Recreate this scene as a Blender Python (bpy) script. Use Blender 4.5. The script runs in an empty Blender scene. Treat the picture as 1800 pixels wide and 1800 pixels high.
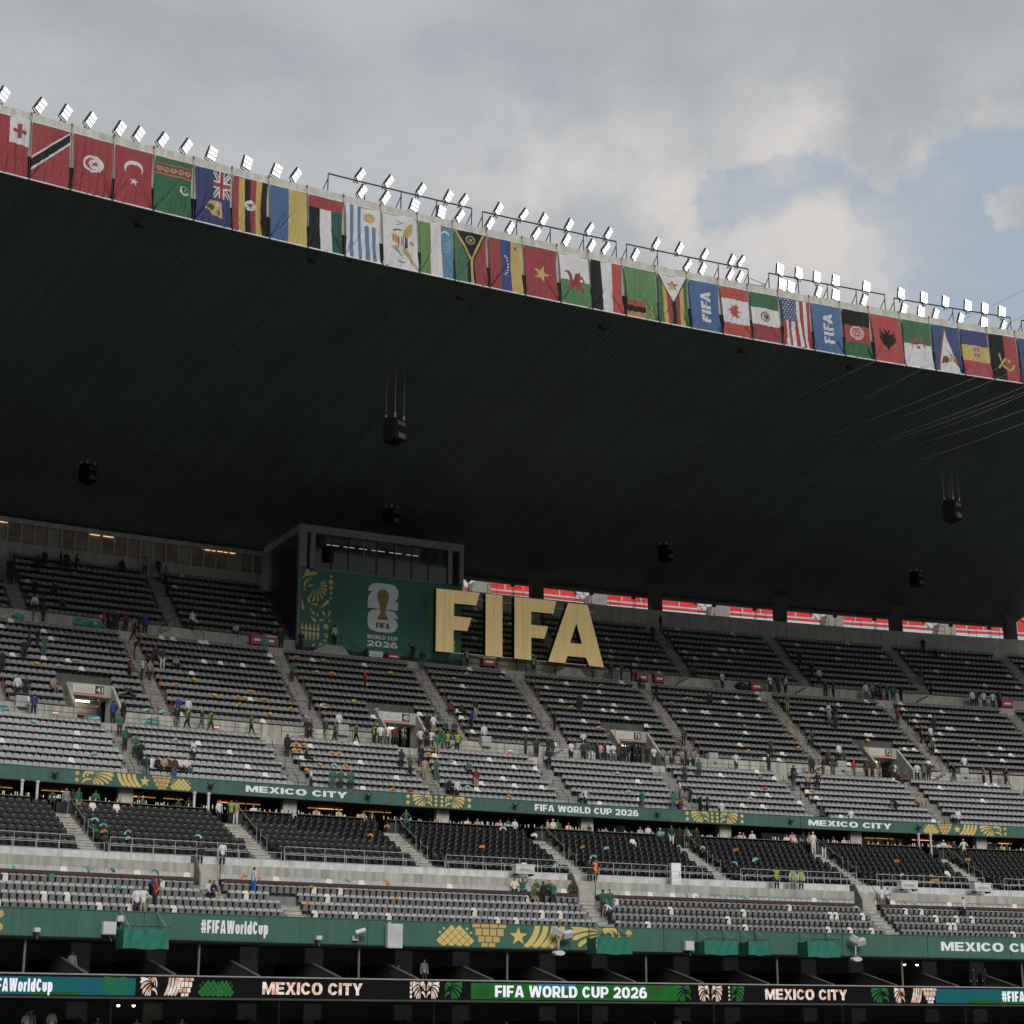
import bpy, bmesh, math, random
import numpy as np
from mathutils import Vector, Matrix
from mathutils.geometry import tessellate_polygon
random.seed(7); rng = np.random.default_rng(7)
S = bpy.context.scene
COL = S.collection
R_ = math.radians

# ------------------------------------------------------------------ camera
FPX, PITCH = 3200.0, math.atan((1816 - 900) / 3200.0)
cam = bpy.data.cameras.new('camera'); camo = bpy.data.objects.new('camera', cam); COL.objects.link(camo)
cam.sensor_width = 36; cam.lens = 36 * FPX / 1800; cam.clip_start = 1; cam.clip_end = 6000
camo.location = (0, 0, 0); camo.rotation_euler = (math.pi / 2 + PITCH, 0, 0)
S.camera = camo

# ------------------------------------------------------------------ world, sun, exposure
SUN_EL, SUN_AZ = R_(36), R_(162)          # azimuth clockwise from +Y
w = bpy.data.worlds.new('World'); S.world = w; w.use_nodes = True
nt = w.node_tree; nt.nodes.clear()
def N(t, **k):
    n = nt.nodes.new(t)
    for a, b in k.items(): setattr(n, a, b)
    return n
def L(a, b): nt.links.new(a, b)
def math_(op, a, b=None, c=None, clamp=False):
    n = N('ShaderNodeMath', operation=op, use_clamp=clamp)
    for i, v in enumerate((a, b, c)):
        if v is None: continue
        if isinstance(v, (int, float)): n.inputs[i].default_value = v
        else: L(v, n.inputs[i])
    return n.outputs[0]
def mixc(f, a, b):
    n = N('ShaderNodeMix', data_type='RGBA')
    if isinstance(f, (int, float)): n.inputs[0].default_value = f
    else: L(f, n.inputs[0])
    for i, v in ((6, a), (7, b)):
        if isinstance(v, tuple): n.inputs[i].default_value = (*v, 1)
        else: L(v, n.inputs[i])
    return n.outputs[2]
def rampw(v, lo, hi):
    n = N('ShaderNodeMapRange', interpolation_type='SMOOTHSTEP')
    L(v, n.inputs[0]); n.inputs[1].default_value = lo; n.inputs[2].default_value = hi
    return n.outputs[0]
sky = N('ShaderNodeTexSky', sky_type='NISHITA'); sky.sun_disc = False
sky.sun_elevation = SUN_EL; sky.sun_rotation = SUN_AZ; sky.altitude = 2200; sky.air_density = 1.0; sky.dust_density = 2.5; sky.ozone_density = 1.0
tc = N('ShaderNodeTexCoord')
sep = N('ShaderNodeSeparateXYZ'); L(tc.outputs['Generated'], sep.inputs[0])
zc = math_('ADD', math_('MAXIMUM', sep.outputs[2], 0.0), 0.16)
cmb = N('ShaderNodeCombineXYZ')       # flat cloud deck seen in perspective
L(math_('DIVIDE', sep.outputs[0], zc), cmb.inputs[0]); L(math_('DIVIDE', sep.outputs[1], zc), cmb.inputs[1])
def noise(vec, scale, detail, rough, off, dist=0.0, dim='2D'):
    mp = N('ShaderNodeMapping'); L(vec, mp.inputs[0]); mp.inputs['Location'].default_value = off
    n = N('ShaderNodeTexNoise', noise_dimensions=dim); L(mp.outputs[0], n.inputs['Vector'])
    n.inputs['Scale'].default_value = scale; n.inputs['Detail'].default_value = detail
    n.inputs['Roughness'].default_value = rough; n.inputs['Distortion'].default_value = dist
    return n.outputs[0]
def pixdir(x, y):                      # direction of a point of the sky above the stand
    a = (x - 900) / FPX; v = (900 - y) / FPX
    d = Vector((a, math.cos(PITCH) - v * math.sin(PITCH), math.sin(PITCH) + v * math.cos(PITCH)))
    return d.normalized()
WARP = None
def blob(x, y, r, soft=0.6):           # a patch of sky: 1 inside, 0 outside
    n = N('ShaderNodeVectorMath', operation='DISTANCE'); L(WARP, n.inputs[0]); n.inputs[1].default_value = pixdir(x, y)
    return math_('SUBTRACT', 1.0, rampw(n.outputs['Value'], r / FPX * (1 - soft), r / FPX * (1 + soft)))
wn = N('ShaderNodeTexNoise'); L(tc.outputs['Generated'], wn.inputs['Vector']); wn.inputs['Scale'].default_value = 26; wn.inputs['Detail'].default_value = 5; wn.inputs['Roughness'].default_value = 0.62
wv = N('ShaderNodeVectorMath', operation='MULTIPLY_ADD'); L(wn.outputs['Color'], wv.inputs[0]); wv.inputs[1].default_value = (.034, .034, .034); 
wo = N('ShaderNodeVectorMath', operation='SUBTRACT'); L(tc.outputs['Generated'], wo.inputs[0]); wo.inputs[1].default_value = (.017, .017, .017)
L(wo.outputs[0], wv.inputs[2]); WARP = wv.outputs[0]
n1 = noise(cmb.outputs[0], 1.1, 4, .55, (3.1, .4, 0))
n2 = noise(cmb.outputs[0], 3.2, 6, .6, (7.7, 2.2, 0))
dens = math_('ADD', math_('MULTIPLY', n1, .65), math_('MULTIPLY', n2, .35))
# openings in the deck and the cumulus heads that stand in them
holes = None
for b in ((1240, 354, 48), (1290, 352, 55), (1350, 338, 50), (1405, 315, 45), (1450, 285, 34), (1530, 335, 50), (1600, 400, 80), (1690, 425, 100), (1780, 445, 110), (1700, 290, 60), (1785, 270, 50), (1600, 480, 60), (1860, 380, 90)):
    v = blob(*b, .85); holes = v if holes is None else math_('ADD', holes, v, clamp=True)
puff = None
for b in ((1440, 405, 72), (1340, 425, 58), (1505, 440, 58), (1400, 475, 110), (1260, 450, 60), (1792, 360, 36), (1750, 377, 22), (1560, 285, 45)):
    v = blob(*b, .28); puff = v if puff is None else math_('MAXIMUM', puff, v)
thin = math_('SUBTRACT', rampw(dens, .40, .62), math_('MULTIPLY', holes, 1.05))
cover = math_('MAXIMUM', rampw(math_('ADD', thin, .60), .0, .85), math_('MULTIPLY', puff, .93))
tone = rampw(math_('ADD', math_('MULTIPLY', n2, .8), math_('MULTIPLY', noise(cmb.outputs[0], 1.9, 3, .6, (1.3, 5.0, 0)), .5)), .42, .9)
K = 10.0                                # display values; world strength 0.05 times two for the exposure
grey = (.36 * K, .392 * K, .415 * K); lit = (.51 * K, .53 * K, .55 * K); warm = (.66 * K, .63 * K, .61 * K)
ccol = mixc(tone, grey, lit)
n3 = noise(tc.outputs['Generated'], 14, 5, .6, (2.0, 1.0, 4.0), 0, '3D')
brk = None
for b in ((1080, 370, 150), (1180, 390, 130), (1400, 430, 170), (1700, 290, 120), (960, 330, 150), (1440, 280, 150)):
    v = blob(*b, .8); brk = v if brk is None else math_('MAXIMUM', brk, v)
ccol = mixc(math_('MULTIPLY', brk, rampw(n3, .36, .66)), ccol, warm)
blue = mixc(.85, sky.outputs[0], (.415 * K, .485 * K, .56 * K))
fin = mixc(math_('MINIMUM', cover, 1.0), blue, ccol)
w.cycles.sampling_method = 'MANUAL'; w.cycles.sample_map_resolution = 256
bg = N('ShaderNodeBackground'); bg.inputs[1].default_value = 0.05; L(fin, bg.inputs[0])
wo_ = N('ShaderNodeOutputWorld'); L(bg.outputs[0], wo_.inputs[0])

sun = bpy.data.lights.new('sun', 'SUN'); sun.energy = 1.32; sun.angle = R_(28); sun.color = (1, .96, .9)
suno = bpy.data.objects.new('sun', sun); COL.objects.link(suno)
sd = Vector((math.sin(SUN_AZ) * math.cos(SUN_EL), math.cos(SUN_AZ) * math.cos(SUN_EL), math.sin(SUN_EL)))
suno.rotation_euler = sd.to_track_quat('Z', 'Y').to_euler()
S.view_settings.view_transform = 'Standard'; S.view_settings.look = 'None'; S.view_settings.gamma = 1
S.view_settings.exposure = 1.0; S.view_settings.use_curve_mapping = False

# ------------------------------------------------------------------ plan of the stand: rings round one centre
CX, CY, R0 = 167.62112, -193.93337, 372.0
GROUND = -9.0
A0, A1 = -35.6, -16.2                    # degrees of the bowl that are built in full
def P(a, d, z):                          # a: degrees, d: metres outward of the reference ring, z: height
    a = R_(a); r = R0 + d
    return Vector((CX + r * math.sin(a), CY + r * math.cos(a), z))
def proj(p):
    d = p[1] * math.cos(PITCH) + p[2] * math.sin(PITCH)
    v = (-p[1] * math.sin(PITCH) + p[2] * math.cos(PITCH)) / d
    return 900 + FPX * p[0] / d, 900 - FPX * v
def ax(x, d, z):                         # angle at which a point of ring d, height z stands in column x
    lo, hi = -50.0, 5.0
    for _ in range(40):
        m = (lo + hi) / 2
        if proj(P(m, d, z))[0] < x: lo = m
        else: hi = m
    return (lo + hi) / 2
def m2a(m, d=0.0): return math.degrees(m / (R0 + d))

# ------------------------------------------------------------------ helpers
def put(o, a, d, z, yaw=0.0):
    o.location = P(a, d, z); o.rotation_euler = (0, 0, -R_(a) + yaw); return o
def tag(o, label=None, cat=None, group=None, kind=None):
    if label: o['label'] = label
    if cat: o['category'] = cat
    if group: o['group'] = group
    if kind: o['kind'] = kind
    return o
def empty(name, loc=(0, 0, 0)):
    o = bpy.data.objects.new(name, None); COL.objects.link(o); o.location = loc; o.empty_display_size = .2; return o
def link(name, me, parent=None):
    o = bpy.data.objects.new(name, me); COL.objects.link(o)
    if parent is not None: o.parent = parent
    return o
class MB:
    def __init__(s): s.v = []; s.f = []; s.m = []
    def add(s, vs, fs, mi=0):
        b = len(s.v); s.v += [tuple(x) for x in vs]; s.f += [tuple(b + i for i in f) for f in fs]; s.m += [mi] * len(fs); return s
    def box(s, x0, x1, y0, y1, z0, z1, mi=0, M=None):
        vs = [Vector((x, y, z)) for z in (z0, z1) for y in (y0, y1) for x in (x0, x1)]
        if M is not None: vs = [M @ v for v in vs]
        return s.add(vs, [(0, 2, 3, 1), (4, 5, 7, 6), (0, 1, 5, 4), (2, 6, 7, 3), (0, 4, 6, 2), (1, 3, 7, 5)], mi)
    def prism(s, poly, y0, y1, mi=0, M=None, ax3='xz'):      # polygon in x,z pushed from y0 to y1
        n = len(poly)
        if ax3 == 'xz': vs = [Vector((x, y0, z)) for x, z in poly] + [Vector((x, y1, z)) for x, z in poly]
        elif ax3 == 'yz': vs = [Vector((y0, x, z)) for x, z in poly] + [Vector((y1, x, z)) for x, z in poly]
        else: vs = [Vector((x, z, y0)) for x, z in poly] + [Vector((x, z, y1)) for x, z in poly]
        if M is not None: vs = [M @ v for v in vs]
        fs = [(i, (i + 1) % n, n + (i + 1) % n, n + i) for i in range(n)]
        tri = tessellate_polygon([[Vector((x, z, 0)) for x, z in poly]])
        fs += [tuple(t) for t in tri] + [tuple(n + i for i in t) for t in tri]
        return s.add(vs, fs, mi)
    def flat(s, poly, fn, mi=0):                              # polygon (u,v) laid on a surface by fn
        tri = tessellate_polygon([[Vector((x, z, 0)) for x, z in poly]])
        return s.add([fn(u, v) for u, v in poly], [tuple(t) for t in tri], mi)
    def tube(s, p0, p1, r, n=6, mi=0, r1=None):
        p0 = Vector(p0); p1 = Vector(p1); d = (p1 - p0)
        if d.length < 1e-6: return s
        q = d.to_track_quat('Z', 'Y'); r1 = r if r1 is None else r1; vs = []
        for p, rr in ((p0, r), (p1, r1)):
            for i in range(n):
                t = 2 * math.pi * i / n; vs.append(p + q @ Vector((rr * math.cos(t), rr * math.sin(t), 0)))
        fs = [(i, (i + 1) % n, n + (i + 1) % n, n + i) for i in range(n)] + [tuple(range(n))[::-1], tuple(range(n, 2 * n))]
        return s.add(vs, fs, mi)
    def path(s, pts, r, n=6, mi=0):
        for a, b in zip(pts, pts[1:]): s.tube(a, b, r, n, mi)
        return s
    def ball(s, c, rx, ry, rz, n=8, m=6, mi=0):
        vs = []; fs = []
        for j in range(m + 1):
            t = math.pi * j / m
            for i in range(n):
                p = 2 * math.pi * i / n
                vs.append((c[0] + rx * math.sin(t) * math.cos(p), c[1] + ry * math.sin(t) * math.sin(p), c[2] + rz * math.cos(t)))
        for j in range(m):
            for i in range(n): fs.append((j * n + i, j * n + (i + 1) % n, (j + 1) * n + (i + 1) % n, (j + 1) * n + i))
        return s.add(vs, fs, mi)
    def mesh(s, name, mats):
        me = bpy.data.meshes.new(name); me.from_pydata(s.v, [], s.f)
        if not isinstance(mats, (list, tuple)): mats = [mats]
        for m in mats: me.materials.append(m)
        if len(mats) > 1: me.polygons.foreach_set('material_index', s.m)
        me.update(); return me
    def build(s, name, mats, parent=None): return link(name, s.mesh(name, mats), parent)
def sweep(prof, a0, a1, mb=None, mi=0, step=.45, closed=False):   # profile (d,z) carried round the ring
    mb = mb or MB(); n = max(1, int(math.ceil((a1 - a0) / step))); k = len(prof)
    vs = [P(a0 + (a1 - a0) * i / n, d, z) for i in range(n + 1) for d, z in prof]; fs = []
    kk = k if closed else k - 1
    for i in range(n):
        for j in range(kk):
            j2 = (j + 1) % k
            fs.append((i * k + j, (i + 1) * k + j, (i + 1) * k + j2, i * k + j2))
    if closed: fs += [tuple(range(k)), tuple(n * k + j for j in range(k))[::-1]]
    return mb.add(vs, fs, mi)
def ringbox(d0, d1, z0, z1): return [(d0, z0), (d1, z0), (d1, z1), (d0, z1)]

# ------------------------------------------------------------------ materials
def lin(r, g, b):
    f = lambda c: (c / 12.92 if c <= .04045 else ((c + .055) / 1.055) ** 2.4)
    return (f(r / 255), f(g / 255), f(b / 255))
MATS = {}
def mat(name, col, rough=.65, metal=0.0, var=.18, scale=1.5, emit=0.0, ecol=None, bump=0.0, bscale=30, rnd=0.0, spec=.4, streak=0.0):
    if name in MATS: return MATS[name]
    m = bpy.data.materials.new(name); m.use_nodes = True; t = m.node_tree; b = t.nodes['Principled BSDF']
    b.inputs['Roughness'].default_value = rough; b.inputs['Metallic'].default_value = metal; b.inputs['Specular IOR Level'].default_value = spec
    geo = t.nodes.new('ShaderNodeNewGeometry'); pos = geo.outputs['Position']
    nz = t.nodes.new('ShaderNodeTexNoise'); t.links.new(pos, nz.inputs['Vector']); nz.inputs['Scale'].default_value = scale; nz.inputs['Detail'].default_value = 6
    mr = t.nodes.new('ShaderNodeMapRange'); t.links.new(nz.outputs[0], mr.inputs[0]); mr.inputs[1].default_value = .25; mr.inputs[2].default_value = .75
    mr.inputs[3].default_value = 1 - var; mr.inputs[4].default_value = 1 + var
    fac = mr.outputs[0]
    if streak:
        mp = t.nodes.new('ShaderNodeMapping'); t.links.new(pos, mp.inputs[0]); mp.inputs['Scale'].default_value = (2.2, 2.2, .18)
        n2 = t.nodes.new('ShaderNodeTexNoise'); t.links.new(mp.outputs[0], n2.inputs['Vector']); n2.inputs['Scale'].default_value = 1.3; n2.inputs['Detail'].default_value = 5
        r2 = t.nodes.new('ShaderNodeMapRange'); t.links.new(n2.outputs[0], r2.inputs[0]); r2.inputs[1].default_value = .3; r2.inputs[2].default_value = .7
        r2.inputs[3].default_value = 1 - streak; r2.inputs[4].default_value = 1 + streak * .4
        mm = t.nodes.new('ShaderNodeMath'); mm.operation = 'MULTIPLY'; t.links.new(fac, mm.inputs[0]); t.links.new(r2.outputs[0], mm.inputs[1]); fac = mm.outputs[0]
    if rnd:
        oi = t.nodes.new('ShaderNodeObjectInfo'); r3 = t.nodes.new('ShaderNodeMapRange'); t.links.new(oi.outputs['Random'], r3.inputs[0])
        r3.inputs[3].default_value = 1 - rnd; r3.inputs[4].default_value = 1 + rnd
        mm = t.nodes.new('ShaderNodeMath'); mm.operation = 'MULTIPLY'; t.links.new(fac, mm.inputs[0]); t.links.new(r3.outputs[0], mm.inputs[1]); fac = mm.outputs[0]
    mx = t.nodes.new('ShaderNodeVectorMath'); mx.operation = 'SCALE'; mx.inputs[0].default_value = col; t.links.new(fac, mx.inputs['Scale'])
    t.links.new(mx.outputs[0], b.inputs['Base Color'])
    if bump:
        bn = t.nodes.new('ShaderNodeTexNoise'); t.links.new(pos, bn.inputs['Vector']); bn.inputs['Scale'].default_value = bscale; bn.inputs['Detail'].default_value = 4
        bp = t.nodes.new('ShaderNodeBump'); bp.inputs['Strength'].default_value = bump; bp.inputs['Distance'].default_value = .02
        t.links.new(bn.outputs[0], bp.inputs['Height']); t.links.new(bp.outputs[0], b.inputs['Normal'])
    if emit:
        b.inputs['Emission Color'].default_value = (*(ecol or col), 1); b.inputs['Emission Strength'].default_value = emit
    MATS[name] = m; return m
conc = mat('concrete_warm', (.37, .36, .32), .85, streak=.34, bump=.3, scale=.6)
conc_step = mat('concrete_step', (.33, .322, .293), .85, var=.22, bump=.3)
conc_grey = mat('concrete_pale_grey', (.50, .51, .52), .8, streak=.2)
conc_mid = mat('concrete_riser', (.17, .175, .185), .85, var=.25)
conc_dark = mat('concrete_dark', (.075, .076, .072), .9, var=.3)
conc_wall = mat('concrete_wall', (.36, .35, .31), .9, streak=.2)
black = mat('black_metal', (.012, .012, .013), .5)
steel = mat('galvanised_steel', (.42, .43, .44), .4, .6)
silver = mat('silver_rail', (.55, .56, .57), .35, .5)
redpole = mat('red_paint_pole', (.22, .04, .03), .5)
greenb = mat('green_board', (.039, .122, .088), .55, var=.10, streak=.16, scale=.5, bump=.6, bscale=2.2)
greenb2 = mat('green_board_upper', (.044, .110, .090), .55, var=.10, streak=.18, scale=.5, bump=.6, bscale=2.2)
gold = mat('gold_print', (.56, .42, .13), .6, var=.08)
goldo = mat('ochre_print', (.52, .32, .11), .6, var=.08)
whitep = mat('white_print', (.72, .72, .75), .6, var=.05)
rubber = mat('dark_rubber', (.02, .02, .02), .8)
brown = mat('brown_ledge', (.055, .026, .02), .6)
wood = mat('wood_counter', (.20, .12, .07), .5)
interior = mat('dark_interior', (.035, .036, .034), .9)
def glassmat(name, tint=(.6, .65, .66), fac=.035):
    m = bpy.data.materials.new(name); m.use_nodes = True; t = m.node_tree; t.nodes.clear()
    o = t.nodes.new('ShaderNodeOutputMaterial'); mx = t.nodes.new('ShaderNodeMixShader'); tr = t.nodes.new('ShaderNodeBsdfTransparent'); g = t.nodes.new('ShaderNodeBsdfGlossy')
    tr.inputs[0].default_value = (*tint, 1); g.inputs['Roughness'].default_value = .05; mx.inputs[0].default_value = fac
    t.links.new(tr.outputs[0], mx.inputs[1]); t.links.new(g.outputs[0], mx.inputs[2]); t.links.new(mx.outputs[0], o.inputs[0]); return m
glass = glassmat('window_glass')
def attrmat(name, rough=.75, emit=False, trans=0.0):
    m = bpy.data.materials.new(name); m.use_nodes = True; t = m.node_tree; b = t.nodes['Principled BSDF']; b.inputs['Roughness'].default_value = rough; b.inputs['Specular IOR Level'].default_value = .15
    at = t.nodes.new('ShaderNodeAttribute'); at.attribute_name = 'print'
    wv = t.nodes.new('ShaderNodeNewGeometry'); nz = t.nodes.new('ShaderNodeTexNoise'); t.links.new(wv.outputs['Position'], nz.inputs['Vector']); nz.inputs['Scale'].default_value = 3; nz.inputs['Detail'].default_value = 5
    mr = t.nodes.new('ShaderNodeMapRange'); t.links.new(nz.outputs[0], mr.inputs[0]); mr.inputs[3].default_value = .82; mr.inputs[4].default_value = 1.18
    sc = t.nodes.new('ShaderNodeVectorMath'); sc.operation = 'SCALE'; t.links.new(at.outputs['Color'], sc.inputs[0]); t.links.new(mr.outputs[0], sc.inputs['Scale'])
    t.links.new(sc.outputs[0], b.inputs['Base Color'])
    if trans:
        o = t.nodes['Material Output']; tl = t.nodes.new('ShaderNodeBsdfTranslucent'); t.links.new(sc.outputs[0], tl.inputs[0]); mx = t.nodes.new('ShaderNodeMixShader'); mx.inputs[0].default_value = trans
        t.links.new(b.outputs[0], mx.inputs[1]); t.links.new(tl.outputs[0], mx.inputs[2]); t.links.new(mx.outputs[0], o.inputs[0])
    return m
clothmat = attrmat('printed_cloth', trans=.32)
# ================================================================== GROUND AND TERRACES
def struct(name, mb, mats, parent=None):
    o = mb.build(name, mats, parent)
    if parent is None: o['kind'] = 'structure'
    return o
g = MB(); g.add([(-3000, -3000, GROUND), (3000, -3000, GROUND), (3000, 3000, GROUND), (-3000, 3000, GROUND)], [(0, 1, 2, 3)])
struct('ground', g, mat('ground_concrete', (.20, .20, .19), .9))
pc = Vector((59, 50, 0)); pa = R_(25)
M = Matrix.Translation((pc.x, pc.y, GROUND + .02)) @ Matrix.Rotation(-R_(24), 4, 'Z')
g = MB(); g.add([M @ Vector(v) for v in ((-56, -36, 0), (56, -36, 0), (56, 36, 0), (-56, 36, 0))], [(0, 1, 2, 3)])
struct('pitch', g, mat('pitch_grass', (.045, .10, .028), .9, scale=.3))

LOW = dict(r=-17.3, dep=.85, z=6.30, rise=.57, n=5)
BLK = dict(r=-11.0, dep=.95, z=10.35, rise=.443, n=8)
BRT = dict(r=-1.2, dep=.85, z=16.38, rise=.60, n=8)
MID = dict(r=7.7, dep=.85, z=22.2, rise=.695, n=12)
TOP = dict(r=19.9, dep=.85, z=31.65, rise=.75, n=9)
W1Z, W2Z, BWZ, LANDZ = 21.2, 30.7, 9.75, 13.62
def tread(s, k): return s['r'] + s['dep'] * k, s['z'] + s['rise'] * k
def steps(s, k0=0, k1=None, zlow=None):
    out = []; k1 = s['n'] if k1 is None else k1
    for k in range(k0, k1):
        d, z = tread(s, k)
        if k == k0: out.append((d, zlow if zlow is not None else z - s['rise']))
        else: out.append((d, z - s['rise']))
        out += [(d, z)]
    d, z = tread(s, k1 - 1); out.append((d + s['dep'], z)); return out
AISLE_LOW = [(-31.28, 2, 5), (-30.54, 0, 3), (-27.0, 0, 5), (-23.3, 0, 5), (-19.6, 0, 5), (-17.6, 0, 5)]
AISLE_BLK = [-34.1, -32.28, -30.45, -28.61, -26.78, -24.89, -23.02, -21.2, -19.35, -17.5]
AISLE_BRT = [-34.8, -33.1, -31.28, -29.42, -27.72, -26.03, -24.35, -22.56, -20.69, -18.9, -17.1]
AISLE_MID = [-34.3, -32.42, -30.56, -28.70, -26.83, -25.43, -23.57, -21.67, -19.78, -17.76]
AISLE_TOP = [-33.6, -31.72, -29.84, -24.5, -22.64, -20.79, -18.83, -16.9]
EXITS = [(-31.33, '41'), (-27.56, '40'), (-24.36, '73'), (-20.58, '72')]
EXW = .26                                                  # half width, degrees
# lower terrace with its wall
t = sweep([(-17.5, 5.2), (-17.5, 6.62), (-17.3, 6.62), (-17.3, 6.30)] + steps(LOW)[1:], A0, A1)
struct('lower_terrace', t, conc_mid)
t = sweep([(-13.05, 8.58), (-13.05, 9.95), (-12.85, 9.95), (-12.85, BWZ), (-11.2, BWZ)], A0, A1)
struct('lower_walkway_wall', t, conc)
t = sweep([(-11.2, BWZ), (-11.2, 10.55), (-11.05, 10.55), (-11.05, 10.3)], A0, A1)
struct('lower_walkway_kerb', t, conc_grey)
t = sweep([(-11.05, 10.35)] + steps(BLK)[1:] + [(tread(BLK, 7)[0] + .95, LANDZ), (2.6, LANDZ)], A0, A1)
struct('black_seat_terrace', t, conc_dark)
t = sweep([(-1.4, 15.8), (-1.4, 16.7), (-1.22, 16.7), (-1.22, 16.38)] + steps(BRT)[1:], A0, A1)
struct('light_seat_terrace', t, conc_mid)
t = sweep([(5.6, 20.6), (5.6, W1Z), (7.7, W1Z)], A0, A1)
struct('middle_walkway', t, conc)
wall1 = MB(); midt = MB(); edges = [A0] + [e for a, _ in EXITS for e in (a - EXW, a + EXW)] + [A1]
for i, (a, b) in enumerate(zip(edges, edges[1:])):
    if i % 2 == 0:
        sweep([(7.7, W1Z), (7.7, 22.47), (7.88, 22.47), (7.88, 22.2)], a, b, wall1)
        sweep([(7.88, 22.2)] + steps(MID)[2:], a, b, midt)
    else: sweep(steps(MID, 4, zlow=23.9), a, b, midt)
struct('middle_walkway_wall', wall1, conc)
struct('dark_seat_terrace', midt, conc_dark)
struct('upper_walkway', sweep([(17.9, 29.8), (17.9, W2Z), (19.9, W2Z)], A0, A1), conc_wall)
struct('upper_walkway_wall', sweep([(19.9, W2Z), (19.9, 31.93), (20.05, 31.93), (20.05, 31.65)], A0, A1), conc_wall)
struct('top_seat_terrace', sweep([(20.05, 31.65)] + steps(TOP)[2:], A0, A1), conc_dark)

# ------------------------------------------------------------------ stairs in the aisles (one thing each)
riser_m = mat('shaded_riser', (.20, .195, .175), .9, var=.3)  # darker concrete on the step fronts: the shade on the risers put into colour
def aisle(a, s, k0, k1, width, m, label, group):
    mb = MB(); h = s['rise'] / 2; h2 = s['dep'] / 2
    for k in range(k0, k1):
        d, z = tread(s, k)
        y = d - tread(s, k0)[0]; z0 = z - tread(s, k0)[1]
        mb.box(-width / 2, width / 2, y - .004, y + h2, z0 - .3, z0 - .035, 1); mb.box(-width / 2, width / 2, y - .03, y + h2, z0 - .034, z0 + .006)
        if k < k1 - 1: (mb.box(-width / 2, width / 2, y + h2 + .01, y + s['dep'] - .004, z0 - .3, z0 + h - .035, 1), mb.box(-width / 2, width / 2, y + h2 - .03, y + s['dep'] - .032, z0 + h - .034, z0 + h))
        else: mb.box(-width / 2, width / 2, y + h2, y + s['dep'] - .05, z0 - .3, z0 + .006)
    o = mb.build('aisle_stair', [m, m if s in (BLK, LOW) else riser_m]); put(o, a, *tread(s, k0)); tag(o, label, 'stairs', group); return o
_o = 'first second third fourth fifth sixth seventh eighth ninth tenth eleventh twelfth thirteenth fourteenth fifteenth sixteenth seventeenth eighteenth nineteenth'.split()
ordn = _o + [t_ if i_ == 0 else b_ + '-' + _o[i_ - 1] for t_, b_ in (('twentieth', 'twenty'), ('thirtieth', 'thirty'), ('fortieth', 'forty'), ('fiftieth', 'fifty')) for i_ in range(10)]
def vis(a): return -33.6 < a < -18.6
def aisles(lst, s, width, m, what, group):
    n = 0
    for a in lst:
        if vis(a): lab = 'concrete stairway through the %s, %s from the left' % (what, ordn[n]); n += 1
        else: lab = 'concrete stairway through the %s, beyond the picture edge' % what
        aisle(a, s, 0, s['n'], width, m, lab, group)
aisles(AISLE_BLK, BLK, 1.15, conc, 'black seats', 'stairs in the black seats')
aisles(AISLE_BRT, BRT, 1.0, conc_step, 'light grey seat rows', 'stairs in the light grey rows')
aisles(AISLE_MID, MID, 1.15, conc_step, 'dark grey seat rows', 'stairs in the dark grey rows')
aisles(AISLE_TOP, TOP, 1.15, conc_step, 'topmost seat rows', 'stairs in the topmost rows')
for i, (a, k0, k1) in enumerate(AISLE_LOW):
    aisle(a, LOW, k0, k1, 1.15, conc_step, 'concrete stairway in the lowest seat rows, %s from the left' % ordn[i], 'stairs in the lowest rows')
# side stairs from a walkway up to the foot of an aisle
def sidestair(a, d, z, up, m, label, group, way=-1):
    mb = MB(); n = 5; h = up / n; poly = [(-.75, 0), (.85 + .25, 0), (.75, up * .55), (.62, up), (-.62, up)]
    poly = [(-.62 - .34 * n, 0)]
    for i in range(n): poly += [(-.62 - .34 * (n - i), h * (i + 1)), (-.62 - .34 * (n - i - 1), h * (i + 1))]
    poly += [(.62, up), (1.5, 0)]
    if way > 0: poly = [(-x, zz) for x, zz in poly][::-1]
    mb.prism(poly, -1.05, -.02)
    o = mb.build('side_stair', m); put(o, a, d, z); tag(o, label, 'stairs', group)
n = 0
for a in AISLE_MID:
    sidestair(a, 7.7, W1Z, 1.0, conc, 'stepped concrete block on the middle walkway, %s from the left' % ordn[n], 'stepped blocks on the middle walkway'); n += 1
n = 0
for a in AISLE_TOP + [-27.85]:
    sidestair(a, 19.9, W2Z, .95, conc_wall if a != -27.85 else conc_step, 'stepped concrete block on the upper walkway%s' % (' in front of the banner' if a == -27.85 else ', %s of its row' % ordn[n]), 'stepped blocks on the upper walkway'); n += 1

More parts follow.
